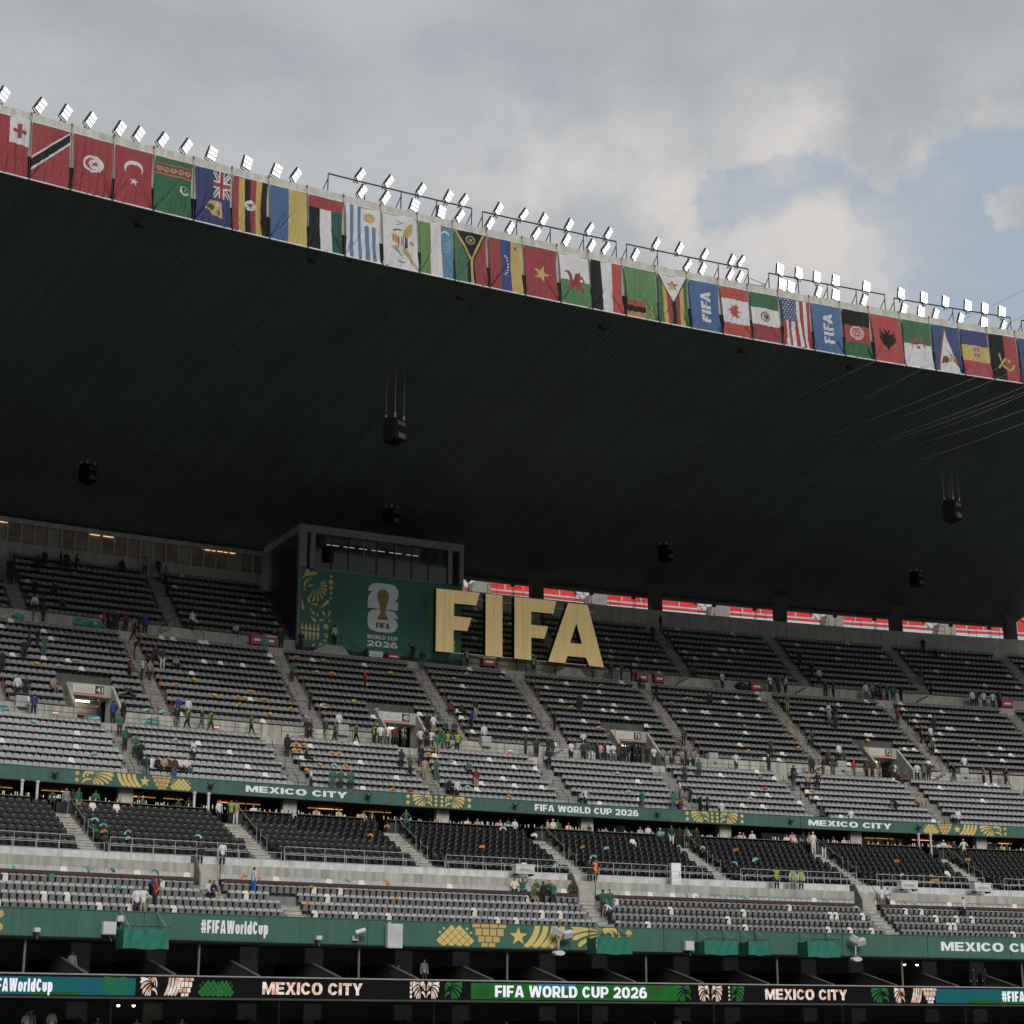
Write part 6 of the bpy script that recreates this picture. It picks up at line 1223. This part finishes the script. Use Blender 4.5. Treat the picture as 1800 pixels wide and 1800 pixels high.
for x, y, s, c, kd in sorted(VLIST):
    sec, bk_, h = SECT[s]; best = None
    for k in range(sec['n']):
        d, z = tread(sec, k); zz = z + h; a = ax(x, d + bk_ - .05, zz); py = proj(P(a, d + bk_ - .05, zz))[1]
        if best is None or abs(py - y) < best[0]: best = (abs(py - y), a, d + bk_ - .06, zz)
    o = link('cardboard_visor' if kd else 'cardboard_fan', (VM if kd and c in VM else FM)[c]); put(o, *best[1:]); o.rotation_euler = (R_(random.uniform(-25, 10)), R_(random.uniform(-25, 25)), o.rotation_euler[2] + R_(random.uniform(-30, 30)))
    key = (s, c, kd); cnt[key] = cnt.get(key, 0) + 1
    tag(o, '%s cardboard %s left %s, %s from the left' % (NAMEC[c], 'visor' if kd else 'fan', WHERE[s], ordn[cnt[key] - 1]), 'cardboard', 'cardboard giveaways left behind')

# steps and side panels where the lowest stairs pass the concrete wall
for i, a in enumerate((-31.28, -27.0, -23.3)):
    e = empty('stairwell'); put(e, a, -13.05, 8.58); tag(e, 'short steps with dark side panel through the lower walkway wall, %s from the left' % ordn[i], 'stairs', 'stairwells in the lower wall')
    for k in range(4): MB().box(-.58, .58, -.84 + .21 * k, -.002, .006 + .30 * k, .30 * (k + 1)).build('step', conc_step, e)
    MB().prism([(-.9, .0), (-.9, .75), (-.02, 1.9), (.6, 1.9), (.6, 1.38), (-.02, 1.38), (-.02, 0)], -.70, -.60, ax3='yz').build('side_panel', mat('side_panel_grey', (.12, .125, .12), .7), e)
    MB().tube((.66, -.85, .2), (.66, -.85, 1.25), .03, 6).build('post', black, e); MB().tube((.66, -.85, 1.2), (.66, .2, 2.2), .025, 6).build('handrail', black, e)
# ================================================================== PEOPLE
def ell(mb, p0, p1, r0, r1, n=10):                        # tapered limb with elliptical section (rx, ry) and round ends
    p0 = Vector(p0); p1 = Vector(p1); d = p1 - p0
    q = d.to_track_quat('Z', 'Y'); L_ = d.length; vs = []; rings = []
    for t_, s_ in ((-1, .02), (-.7, .7), (0, 1), (.5, 1), (1, 1), (1.7, .7), (2, .02)):
        rx = r0[0] + (r1[0] - r0[0]) * min(1, max(0, t_)); ry = r0[1] + (r1[1] - r0[1]) * min(1, max(0, t_))
        off = (-abs(r0[0]) * .8 * min(1, -t_) if t_ < 0 else (L_ + r1[0] * .8 * min(1, t_ - 1) if t_ > 1 else L_ * t_))
        rings.append((off, rx * s_, ry * s_))
    flip_ = (abs(d.normalized().z) > .55)
    for off, rx, ry in rings:
        for i in range(n):
            a = 2 * math.pi * i / n
            if flip_: c = p0 + d.normalized() * off + Vector((rx * math.cos(a), ry * math.sin(a), 0))
            else: c = p0 + d.normalized() * off + q @ Vector((rx * math.cos(a), ry * math.sin(a), 0))
            vs.append(c)
    fs = [(j * n + i, j * n + (i + 1) % n, (j + 1) * n + (i + 1) % n, (j + 1) * n + i) for j in range(len(rings) - 1) for i in range(n)]
    fs += [tuple(range(n))[::-1], tuple((len(rings) - 1) * n + i for i in range(n))]
    mb.add(vs, fs)
def skeleton(kind):
    J = dict(pel=(0, 0, .96), wai=(0, 0, 1.12), che=(0, .0, 1.33), nb=(0, .01, 1.47), nk=(0, 0, 1.54), h0=(0, -.02, 1.60), h1=(0, -.02, 1.68))
    for s, n in ((-1, 'L'), (1, 'R')):
        J.update({'sh' + n: (s * .18, .0, 1.42), 'el' + n: (s * .245, .02, 1.14), 'wr' + n: (s * .25, -.05, .90), 'ha' + n: (s * .25, -.07, .80), 'hp' + n: (s * .095, 0, .92), 'kn' + n: (s * .11, -.02, .50), 'an' + n: (s * .115, .02, .09), 'to' + n: (s * .13, -.13, .05)})
    def up(**k): J.update(k)
    if kind == 'hips': up(elL=(-.36, .06, 1.18), wrL=(-.17, -.08, 1.02), haL=(-.12, -.10, .99), elR=(.36, .06, 1.18), wrR=(.17, -.08, 1.02), haR=(.12, -.1, .99))
    if kind == 'phone': up(elL=(-.22, -.04, 1.15), wrL=(-.10, -.27, 1.22), haL=(-.05, -.32, 1.27), elR=(.22, -.04, 1.15), wrR=(.10, -.27, 1.22), haR=(.05, -.32, 1.27), h0=(0, -.05, 1.59), h1=(0, -.07, 1.66))
    if kind == 'walk': up(knL=(-.10, -.17, .52), anL=(-.10, -.32, .11), toL=(-.10, -.46, .10), knR=(.10, .03, .50), anR=(.10, .34, .13), toR=(.11, .24, .04), elL=(-.23, .12, 1.16), wrL=(-.22, .10, .93), haL=(-.21, .08, .84), elR=(.23, -.06, 1.15), wrR=(.21, -.22, .98), haR=(.20, -.28, .91))
    if kind == 'wave': up(elR=(.34, -.02, 1.55), wrR=(.33, -.08, 1.80), haR=(.32, -.09, 1.91))
    if kind == 'spread': up(elL=(-.42, 0, 1.26), wrL=(-.60, -.08, 1.10), haL=(-.67, -.1, 1.04), elR=(.42, 0, 1.26), wrR=(.60, -.08, 1.10), haR=(.67, -.1, 1.04))
    if kind == 'bend':
        up(pel=(0, .10, .93), wai=(0, -.03, 1.04), che=(0, -.22, 1.14), nb=(0, -.36, 1.19), nk=(0, -.42, 1.18), h0=(0, -.49, 1.16), h1=(0, -.55, 1.13))
        for s, n in ((-1, 'L'), (1, 'R')): J.update({'sh' + n: (s * .18, -.30, 1.17), 'el' + n: (s * .2, -.36, .90), 'wr' + n: (s * .15, -.46, .68), 'ha' + n: (s * .13, -.48, .58), 'hp' + n: (s * .1, .10, .90)})
    if kind in ('sit', 'sitwave'):
        up(pel=(0, 0, .56), wai=(0, .02, .72), che=(0, .02, .93), nb=(0, .0, 1.07), nk=(0, -.01, 1.14), h0=(0, -.03, 1.20), h1=(0, -.03, 1.28))
        for s, n in ((-1, 'L'), (1, 'R')): J.update({'sh' + n: (s * .18, .01, 1.02), 'el' + n: (s * .24, -.06, .76), 'wr' + n: (s * .14, -.27, .68), 'ha' + n: (s * .10, -.34, .66), 'hp' + n: (s * .10, -.02, .54), 'kn' + n: (s * .13, -.44, .54), 'an' + n: (s * .13, -.42, .10), 'to' + n: (s * .14, -.57, .05)})
        if kind == 'sitwave': up(elL=(-.30, -.04, 1.15), wrL=(-.24, -.06, 1.40), haL=(-.22, -.06, 1.5), elR=(.30, -.04, 1.15), wrR=(.26, -.06, 1.40), haR=(.24, -.06, 1.5))
    B_ = [('head', 'h0', 'h1', (.072, .088), (.082, .10)), ('head', 'nk', 'h0', (.055, .058), (.06, .07)), ('neck', 'nb', 'nk', (.065, .065), (.055, .058)), ('torso', 'che', 'nb', (.155, .105), (.08, .075)), ('torso', 'wai', 'che', (.135, .10), (.165, .112)), ('torso', 'pel', 'wai', (.15, .11), (.135, .10))]
    for n in 'LR':
        B_ += [('torso', 'nb', 'sh' + n, (.07, .07), (.068, .068)), ('uarm', 'sh' + n, 'el' + n, (.06, .06), (.046, .046)), ('farm', 'el' + n, 'wr' + n, (.045, .045), (.032, .032)), ('hand', 'wr' + n, 'ha' + n, (.03, .026), (.034, .022)),
               ('hip', 'pel', 'hp' + n, (.11, .10), (.098, .10)), ('thigh', 'hp' + n, 'kn' + n, (.092, .095), (.062, .065)), ('calf', 'kn' + n, 'an' + n, (.058, .062), (.04, .042)), ('foot', 'an' + n, 'to' + n, (.042, .045), (.042, .032))]
    return J, B_
skin_m = [mat('skin_%d' % i, c, .6, var=.06) for i, c in enumerate(((.42, .24, .16), (.30, .165, .105), (.22, .115, .07)))]
shoe_m = mat('shoes_dark', (.03, .03, .032), .6); hair_m = mat('hair_dark', (.012, .010, .009), .6); cap_m = {'k': mat('cap_black', (.015, .015, .017), .7), 'b': mat('cap_blue', (.025, .035, .14), .7), 'w': mat('cap_white', (.6, .6, .6), .7), 'r': mat('cap_red', (.32, .02, .03), .7)}
SH = {'w': ('white', (.50, .51, .56)), 'k': ('black', (.012, .012, .014)), 'g': ('green', (.018, .105, .048)), 'd': ('dark green', (.012, .040, .026)), 'n': ('navy', (.014, .018, .045)), 'b': ('blue', (.02, .035, .16)), 'r': ('red', (.35, .025, .03)), 'm': ('maroon', (.12, .018, .02)), 'y': ('grey', (.17, .175, .18)), 'p': ('pink', (.42, .22, .20)), 'c': ('cream', (.52, .46, .38)), 't': ('tan', (.30, .22, .15)), 'e': ('teal', (.09, .26, .24)), 'o': ('orange', (.55, .13, .03))}
PT = {'k': ('black', (.012, .012, .014)), 'n': ('navy', (.015, .02, .04)), 'j': ('blue jeans', (.06, .10, .17)), 't': ('khaki', (.30, .23, .14)), 'c': ('cream', (.50, .45, .38)), 'w': ('white', (.55, .55, .56)), 's': ('black', (.014, .014, .016)), 'y': ('grey', (.13, .13, .13)), 'u': ('bright blue', (.02, .12, .35))}
SHM = {k: mat('shirt_' + v[0].replace(' ', '_'), v[1], .8, var=.15, scale=9, rnd=.12) for k, v in SH.items()}; PTM = {k: mat('trousers_' + v[0].replace(' ', '_'), v[1], .8, var=.15, scale=9) for k, v in PT.items()}
vest_m = mat('lime_vest', (.165, .28, .04), .6, var=.12, scale=9); ovest_m = mat('orange_vest', (.75, .16, .03), .6)
TPL = {}
def template(kind):
    J, B_ = skeleton(kind); mb = MB()
    for c, a, b, r0, r1 in B_: ell(mb, J[a], J[b], r0, r1)
    me = mb.mesh('tmp', skin_m[0]); o = bpy.data.objects.new('tmp', me); COL.objects.link(o)
    md = o.modifiers.new('r', 'REMESH'); md.mode = 'VOXEL'; md.voxel_size = .027; md.use_smooth_shade = True
    ms = o.modifiers.new('s', 'SMOOTH'); ms.iterations = 2; ms.factor = .5
    dg = bpy.context.evaluated_depsgraph_get(); me2 = bpy.data.meshes.new_from_object(o.evaluated_get(dg)); bpy.data.objects.remove(o)
    nv = len(me2.vertices); co = np.zeros(nv * 3); me2.vertices.foreach_get('co', co); co = co.reshape(-1, 3); nr = np.zeros(nv * 3); me2.vertices.foreach_get('normal', nr); nr = nr.reshape(-1, 3)
    F = [tuple(p.vertices) for p in me2.polygons]; fc = np.array([co[list(f)].mean(0) for f in F])
    best = np.full(len(F), 9.0); cls = np.zeros(len(F), int); names = []
    for c, a, b, r0, r1 in B_:
        if c not in names: names.append(c)
        A_ = np.array(J[a]); D_ = np.array(J[b]) - A_; t_ = np.clip(((fc - A_) @ D_) / (D_ @ D_), 0, 1); d_ = np.linalg.norm(fc - A_ - t_[:, None] * D_, axis=1) - (max(r0) * (1 - t_) + max(r1) * t_) * .9
        m = d_ < best; best[m] = d_[m]; cls[m] = names.index(c)
    cn = np.array(names)[cls]; hc = (np.array(J['h0']) + np.array(J['h1'])) / 2
    fwd = np.array([0, -1, 0.]) if kind != 'bend' else np.array([0, -.4, -.9]); upv = np.array([0, 0, 1.]) if kind != 'bend' else np.array([0, -.8, .3])
    rel = fc - hc; hairmask = (cn == 'head') & (((rel @ upv) > .055) | ((rel @ fwd) < -.015) & ((rel @ upv) > -.07)); capmask = (cn == 'head') & ((rel @ upv) > .045)
    def sub(mask, off, nm):
        keep = np.where(mask)[0]; used = sorted({v for i in keep for v in F[i]}); mp = {v: i for i, v in enumerate(used)}
        m = bpy.data.meshes.new(nm); m.from_pydata([tuple(co[v] + nr[v] * off) for v in used], [], [tuple(mp[v] for v in F[i]) for i in keep]); m.materials.append(skin_m[0]); m.polygons.foreach_set('use_smooth', np.ones(len(keep), bool)); m.update(); return m
    isin = lambda *c: np.isin(cn, c)
    me2.materials.clear(); me2.materials.append(skin_m[0]); me2.materials.append(shoe_m); me2.polygons.foreach_set('material_index', (cn == 'foot').astype(np.int32)); me2.polygons.foreach_set('use_smooth', np.ones(len(F), bool))
    top = co[:, 2].max()
    return dict(body=me2, short=sub(isin('torso', 'uarm'), .013, 'shirt'), long=sub(isin('torso', 'uarm', 'farm'), .013, 'shirt'), trousers=sub(isin('hip', 'thigh', 'calf'), .010, 'trousers'), shorts=sub(isin('hip', 'thigh'), .014, 'shorts'), hair=sub(hairmask, .014, 'hair'), cap=sub(capmask, .018, 'cap'), vest=sub(isin('torso'), .028, 'vest'), h=top)
for k in ('stand', 'hips', 'phone', 'walk', 'wave', 'spread', 'bend', 'sit', 'sitwave'): TPL[k] = template(k)
PO = {'s': 'stand', 'h': 'hips', 'p': 'phone', 'w': 'walk', 'v': 'wave', 'x': 'spread', 'b': 'bend', 'i': 'sit', 'j': 'sitwave'}
# x, y of the head, section, pose, shirt, trousers, facing, extra (h lime vest, o orange vest, cap colour in capitals K B W R, l long sleeves, 3 jersey number)
PEOPLE = '''
79 970 T s k k f|68 978 T s k k b|108 973 T s k k l|118 972 T s k k f|135 977 T p k k r|215 986 T i k k f|256 980 T s y k b|279 983 T s k k f|292 991 T s y k r|275 1004 T i p k f|17 987 T s k k f|26 990 T s k k b|62 1041 T s w k b l|76 1047 T s k k b|110 1047 T i d k f|97 1023 T i k k f|62 1023 T i k k f
183 1068 W2 s r k l l|192 1076 W2 s n k r|206 1079 W2 s k k f|222 1079 W2 p m k f|236 1096 W2 i y k f|256 1078 W2 s b k b l|246 1082 W2 s k k l|339 1071 W2u s w k b lB|415 1094 T i w k f|460 1091 W2 p k k l|482 1116 W2 s k k f
53 1104 M s d n r|68 1105 M p k n l|79 1121 M s g j b|44 1121 M s k k f|5 1148 M s k k f|229 1155 M s m k r|251 1157 M p w k l|274 1141 M i n k f|287 1144 M s d c b|262 1146 M p k k f|310 1154 M i y k f|222 1201 M i d k l|230 1209 M i k n f|47 1187 M s k k f|94 1191 M i t y f
32 1191 M s w k b lB|51 1198 W1 s w j r|61 1201 W1 s b k b|200 1236 W1 s b k b l|218 1234 W1 s k n r|175 1254 W1 p d k l|314 1223 M s b k b B|332 1222 M s w k b lB|331 1247 W1 w k k l h|371 1247 W1 w k k r h|442 1257 W1 w k k r h
212 1258 U s g n b|239 1294 U p g n f|341 1304 U p w k f|267 1334 U i w k b B|278 1334 U i k k f|289 1332 U i t k f|296 1329 U i d k f|308 1330 U s m j b l|318 1332 U i w k f|329 1331 U i w j f
589 1101 W2u s w k b l|529 1114 W2 s n k f|725 1130 W2 v k k b K|821 1146 W2 s k k f h|938 1153 W2 s k k b h
642 1179 M s r k r l|836 1228 M s k t f|811 1233 M i k k f|572 1264 W1 p d t r|590 1264 W1 w k k l h|626 1272 W1 w k k r h|596 1246 M s w k b lB|658 1275 W1 s k k r h|669 1275 W1 s w k f|681 1278 W1 s w k b|694 1278 W1 s m k f|710 1278 W1 s k k f h|739 1281 W1 h w k b l|758 1282 W1 p w k f|787 1286 W1 h k k f h|804 1285 W1 h k k b h|762 1253 M s w t b|751 1255 M s k k f|783 1267 M i d k f|799 1264 M i n k f|829 1251 M s b k l l|851 1271 M s w k b lB|769 1294 U s g t f|924 1292 W1 s d k l|943 1292 W1 s d k f
539 1308 U i k k r|706 1311 U s n k b|740 1306 U s k k f|722 1335 U s g k l|747 1336 U s t t b|767 1335 U p g j f|824 1340 U i g k f|837 1346 U s m t b l|790 1365 U i k k f|804 1369 U s w k b lB|547 1356 U s w k r B|585 1362 U s g j b|599 1360 U s g n f|617 1362 U s g n b R
556 1425 C i t k f|596 1426 C i c k f|639 1426 C i t t f|654 1428 C i k k f|714 1421 K h g j f|822 1440 C i c k f|839 1439 C i p t f|893 1437 C s g j b|905 1437 C s w j f|879 1440 C i p k f
1092 1161 W2 s k k l h|1110 1167 W2 s m k r|1269 1185 W2 p w k f|1353 1192 W2 p w k f B|1380 1192 W2 s w k l|1147 1094 T s k k f|1019 1217 M s k k b|1154 1203 M w k n l|1247 1219 M i k k f|1383 1219 M s g t b W
971 1290 W1 s d j b|1004 1300 W1 s w k b|1025 1283 M i w k f B|1035 1303 W1 s d w r|1043 1299 W1 s d w b|1055 1299 W1 s p k b|1068 1303 W1 s w n f|1078 1304 W1 p w j f|1090 1304 W1 s k k f|1101 1303 W1 s k k b|1118 1303 W1 s k k f|1125 1308 W1 p k k l|1137 1312 W1 s k k f|1149 1307 W1 p w k f|1165 1317 W1 s y k b|1179 1317 W1 h y k f|1199 1314 W1 s y k b|1208 1315 W1 s y k f|1293 1322 W1 h w n f B|1350 1319 W1 s k k f W
1203 1346 U s d n b|1228 1337 U s g n f|1194 1376 U s w j r|1212 1382 U b d k l|1183 1392 U s g j b|1196 1403 U i m k b|1243 1393 U s g k l|1268 1408 U i w k b B|1128 1387 U s g j r|1029 1390 U x w k b lB
1426 1167 T s k k f|1439 1178 T s w k b|1405 1144 T s k k f|1622 1111 T s k k f|1644 1139 T i k k f|1450 1208 W2 s d k f|1464 1214 W2 s g k l|1521 1217 W2 s w j b l|1533 1204 W2 p y k f|1540 1222 W2 i k k f|1558 1208 W2 s b m f|1583 1206 W2 s k k l|1708 1210 W2 s w k b lB|1728 1217 W2 s w k f|1744 1219 W2 h w k f|1754 1219 W2 s k k r
1456 1235 M s w k b|1467 1236 M s k k f|1457 1250 M s y j b|1468 1256 M s k k f|1640 1258 M s k k b|1635 1274 M s w n f|1618 1272 M s m k r|1354 1297 M s d k f|1426 1328 W1 s k k b|1447 1321 W1 p k y l|1474 1310 M s w k b lB|1483 1314 M s d k f|1500 1331 W1 w r j f|1522 1336 W1 s m k b|1532 1333 W1 s d k f|1544 1333 W1 s t t b|1571 1338 W1 h w n f|1567 1347 W1 s d k b|1578 1358 U i k k f|1590 1358 U i m k f|1611 1336 W1 s w k b l|1631 1342 W1 s k k f|1676 1344 W1 w k j l|1694 1328 M i w k b B|1769 1346 W1 w d t l
1419 1358 U p t k f|1436 1361 U s k k b|1614 1392 U i t t f|1574 1410 U b d k l|1443 1417 U i d k f|1495 1421 U i w k b B|1683 1428 U s w b b lB
1322 1462 C s w t b W|1306 1469 C i p k f|1382 1464 C i c k f|1392 1465 C s p k f|1396 1475 C i w k f|1412 1464 C s k k b|1422 1462 C s c k l|1429 1463 K s c w b W|1447 1469 K s k w b|1464 1469 C i k k f|1483 1472 C i c k f|1658 1475 C s c k f W|1650 1480 C i w k f|1676 1475 C s n k f|1693 1472 K h c t b W|1667 1483 C i p k f|1760 1486 C i t k f|1769 1486 C i k k f
962 1443 C s c t r|972 1440 C s c t b W|980 1442 C s g t b|999 1450 C i p k f|1036 1453 C i k k f|1125 1454 C i t k f|1139 1450 C s w k b|1160 1458 C i e k f W|1180 1450 K s d w f|1194 1457 K s k k b|1207 1453 K s g s b 3|1224 1455 K s k k f|1300 1468 C i p k f W
117 1387 K s y k f l|129 1386 C s k k b|139 1389 K s g t f|169 1387 C s g k b|93 1400 C i d k f|244 1396 C i k k f|251 1396 C i g k f W|314 1403 C i d k f|332 1403 C s k k b|386 1405 C s w k f R|407 1410 K s k k f h|415 1411 K s t w b|446 1414 C i w k f
353 1501 B s k k f|392 1505 B s w k f K|447 1524 L s w u r l|376 1549 L i k t f|369 1553 L i w k f|268 1544 L b b k r B|275 1544 L s r k l R|253 1557 L h w t f|242 1564 L s w n f
904 1544 L i c k f|919 1538 L j g j f|943 1547 L i g t f|936 1560 L i g t f|955 1544 L s k k b|972 1544 L v g n b W|965 1547 L i d k f|1005 1549 L i d k f|1036 1528 B s k k f|1046 1537 B s k k f o|1060 1557 L s g n b|1072 1561 L s g j f|1072 1594 L b w k l
1364 1525 B s k k f h|1393 1525 B s w y b h|1407 1525 B s w n f h|1549 1560 L s w y f K|1559 1560 L p w k f K|1693 1576 L s w k b K
128 1664 X s y k f|746 1680 X s y k f|700 1690 X i k k f|690 1688 X i k k f|1710 1690 X s k k f|1730 1690 X s k k f|172 1785 Y i g k f W|55 1761 Y s y n f|92 1758 Y s c w b|240 1775 Y i y k f|320 1782 Y i y k f|48 1766 Y s w k f|1151 1790 Y i t k f|890 1775 Y i y k f|1190 1765 Y s e w b
'''
POSEW = {'s': 'standing', 'h': 'hands on hips', 'p': 'with phone', 'w': 'walking', 'v': 'raising an arm', 'x': 'arms spread', 'b': 'bending over', 'i': 'seated', 'j': 'cheering seated'}
PLW = {'T': 'in topmost rows', 'W2': 'on upper walkway', 'W2u': 'on an upper stepped block', 'M': 'in dark grey rows', 'W1': 'on middle walkway', 'U': 'in light grey rows', 'C': 'behind the counter rail', 'K': 'at the top of the black seats', 'B': 'on the lower walkway', 'L': 'in the lowest seat block', 'X': 'in a box above the ribbon', 'Y': 'in a box below the ribbon'}
def cands(sec, pose):
    sit_ = pose in 'ij'
    if sec in 'LUMT' and len(sec) == 1:
        s = {'L': LOW, 'U': BRT, 'M': MID, 'T': TOP}[sec]; off = {True: .45, False: .2}[sit_]
        return [(tread(s, k)[0] + off, tread(s, k)[1]) for k in range(s['n'])]
    return {'W2': [(18.7, W2Z)], 'W2u': [(19.3, W2Z + .97)], 'W1': [(6.5, W1Z)], 'C': [(-1.85, LANDZ + (.24 if sit_ else 0))], 'K': [(-3.1, LANDZ), (-3.6, 13.47), (-4.5, 13.03)], 'B': [(-12.2, BWZ)], 'X': [(LD + 4.0, 2.76)], 'Y': [(LD + 2.5, -.59 + (0 if sit_ else .0))]}[sec]
recs = []
for line in PEOPLE.strip().split('\n'):
    for it in line.split('|'):
        q = it.split(); x, y, sec, pose, sh, pt, fc = float(q[0]), float(q[1]), q[2], q[3], q[4], q[5], q[6]; ex = q[7] if len(q) > 7 else ''
        if pt not in PT: pt = 'k'
        recs.append((x, y, sec, pose, sh, pt, fc, ex))
NL = len(recs); rp = random.Random(21)                                    # further people in twos and threes on stairs and before the exits
def extra(x, y, sec): recs.append((x, y, sec, rp.choice('sssspwsi' if sec in 'MUT' else 'sssspw'), rp.choice('kkkkndddgym'), rp.choice('kkknjy'), rp.choice('fbblr'), rp.choice(('', '', 'l', 'K'))))
for xx, d_, z_, sec, num in ([(xx, 0, 0, 'W1', n_) for xx, n_ in ((190, 3), (330, 2), (565, 3), (690, 5), (770, 6), (945, 4), (1050, 4), (1110, 5), (1200, 4), (1440, 4), (1545, 6), (1640, 3), (1750, 3))] + [(xx, 0, 0, 'W2', n_) for xx, n_ in ((70, 3), (215, 5), (470, 2), (1090, 3), (1370, 4), (1560, 5), (1740, 3))]):
    for k in range(num): extra(xx + rp.uniform(-26, 26), 0, sec)
for lst, s_, sec in ((AISLE_MID, MID, 'M'), (AISLE_TOP, TOP, 'T'), (AISLE_BRT, BRT, 'U')):
    for a_ in lst:
        if not vis(a_) or (sec == 'T' and -28.4 < a_ < -26): continue
        for k in range(rp.choice((1, 2, 3, 4))):
            kk = rp.randrange(s_['n']); d_, z_ = tread(s_, kk); px_, py_ = proj(P(a_ + m2a(rp.uniform(-.7, .7)), d_ + .2, z_ + 1.76))
            extra(px_, py_, sec)
rp.shuffle(recs[NL:]); crowd = rp.sample(recs[NL:], 80); del recs[NL:]; base = {}
for r in recs:
    x, y, sec, pose, sh, pt, fc, ex = r
    lm = ''
    if sec in ('W1', 'M', 'U'): lm = ' near exit ' + min(((abs(x - xx), nn) for xx, nn in ((160, '41'), (700, '40'), (1115, '73'), (1562, '72'))))[1]
    elif sec in ('T', 'W2', 'W2u'): lm = ' left of the booth' if x < 500 else (' by the booth' if x < 760 else (' under giant letters' if x < 1060 else ' right of giant letters'))
    sh_ = SH[sh][0]; top_ = 'lime vest' if 'h' in ex else ('orange vest' if 'o' in ex else sh_ + (' top' if ' ' in sh_ else ' shirt'))
    base.setdefault('person in %s, %s %s%s' % (top_, POSEW[pose], PLW[sec], lm), []).append(r)
LBL = {}
for b_, rs in base.items():
    rs.sort()
    for i, r in enumerate(rs):
        if len(rs) == 1: LBL[r] = b_
        elif len(rs) == 2: LBL[r] = ('left' if i == 0 else 'right') + ' one: ' + b_
        else: LBL[r] = ordn[i] + ' from left: ' + b_
for i, r in enumerate(recs):
    x, y, sec, pose, sh, pt, fc, ex = r; T_ = TPL[PO[pose]]; sc = 1 + .045 * math.sin(i * 12.9898) ; best = None
    for d, z in cands(sec, pose):
        zz = z + T_['h'] * sc; a = ax(x, d, zz); py = proj(P(a, d, zz))[1]
        if best is None or abs(py - y) < best[0]: best = (abs(py - y), a, d, z)
    e = empty('person'); put(e, *best[1:], yaw={'f': 0, 'b': math.pi, 'l': -math.pi / 2, 'r': math.pi / 2}[fc] + random.uniform(-.4, .4)); e.scale = (sc, sc, sc)
    tag(e, LBL[r], 'person', 'people in the stand')
    o = link('body', T_['body'], e); o.material_slots[0].link = 'OBJECT'; o.material_slots[0].material = skin_m[i % 3]
    def wear(nm, key, m): q = link(nm, T_[key], e); q.material_slots[0].link = 'OBJECT'; q.material_slots[0].material = m
    wear('shirt', 'long' if ('l' in ex or 'h' in ex or sh in 'yk') else 'short', SHM[sh]); wear('shorts' if pt == 's' else 'trousers', 'shorts' if pt == 's' else 'trousers', PTM[pt])
    cp = [c_ for c_ in ex if c_ in 'KBWR']
    if cp: wear('cap', 'cap', cap_m[cp[0].lower()])
    else: wear('hair', 'hair', hair_m)
    if 'h' in ex: wear('vest', 'vest', vest_m)
    if 'o' in ex: wear('vest', 'vest', ovest_m)
    if '3' in ex:
        vs_, fs_, _ = text2d('32', .04, 1.0); mb = MB(); mb.add([(.11 - .22 * u, .155, 1.18 + .2 * v) for u, v in vs_], fs_); mb.build('jersey_number', whitep, e)
# the people beyond the three hundred that show largest: one joined crowd
_arr = {}
def arr(me):
    if me.name not in _arr:
        co = np.zeros(len(me.vertices) * 3); me.vertices.foreach_get('co', co); lv = np.zeros(len(me.loops), np.int32); me.loops.foreach_get('vertex_index', lv); ls = np.zeros(len(me.polygons), np.int32); me.polygons.foreach_get('loop_start', ls)
        mi = np.zeros(len(me.polygons), np.int32); me.polygons.foreach_get('material_index', mi); _arr[me.name] = (co.reshape(-1, 3), lv, ls, mi)
    return _arr[me.name]
CO, LV, LS, MI, cm = [], [], [], [], []; nv = nlp = 0
def slot(m):
    if m not in cm: cm.append(m)
    return cm.index(m)
for i, r in enumerate(crowd):
    x, y, sec, pose, sh, pt, fc, ex = r; T_ = TPL[PO[pose]]; best = None
    for d, z in cands(sec, pose):
        zz = z + T_['h']; a = ax(x, d, zz); py = proj(P(a, d, zz))[1]
        if best is None or abs(py - y) < best[0]: best = (abs(py - y), a, d, z)
    M_ = np.array(Matrix.Translation(P(*best[1:])) @ Matrix.Rotation(-R_(best[1]) + {'f': 0, 'b': math.pi, 'l': -math.pi / 2, 'r': math.pi / 2}[fc] + random.uniform(-.4, .4), 4, 'Z'))
    for key, m in (('body', skin_m[i % 3]), ('long' if 'l' in ex else 'short', SHM[sh]), ('trousers', PTM[pt]), ('cap' if ex == 'K' else 'hair', hair_m)):
        co, lv, ls, mi = arr(T_[key]); CO.append(co @ M_[:3, :3].T + M_[:3, 3]); LV.append(lv + nv); LS.append(ls + nlp)
        MI.append(np.where(mi == 1, slot(shoe_m), slot(m)) if key == 'body' else np.full(len(ls), slot(m), np.int32)); nv += len(co); nlp += len(lv)
me = bpy.data.meshes.new('more_people'); CO = np.concatenate(CO); LV = np.concatenate(LV); LS = np.concatenate(LS); MI = np.concatenate(MI)
me.vertices.add(len(CO)); me.vertices.foreach_set('co', CO.ravel()); me.loops.add(len(LV)); me.loops.foreach_set('vertex_index', LV.astype(np.int32)); me.polygons.add(len(LS)); me.polygons.foreach_set('loop_start', LS.astype(np.int32))
for m in cm: me.materials.append(m)
me.polygons.foreach_set('material_index', MI.astype(np.int32)); me.polygons.foreach_set('use_smooth', np.ones(len(LS), bool)); me.update(calc_edges=True)
tag(link('more_people', me), 'the further, smaller people in dark clothes on stairs and walkways', 'people', kind='stuff')
S.cycles.diffuse_bounces = 3; S.cycles.glossy_bounces = 2; S.cycles.transparent_max_bounces = 8; S.cycles.max_bounces = 5
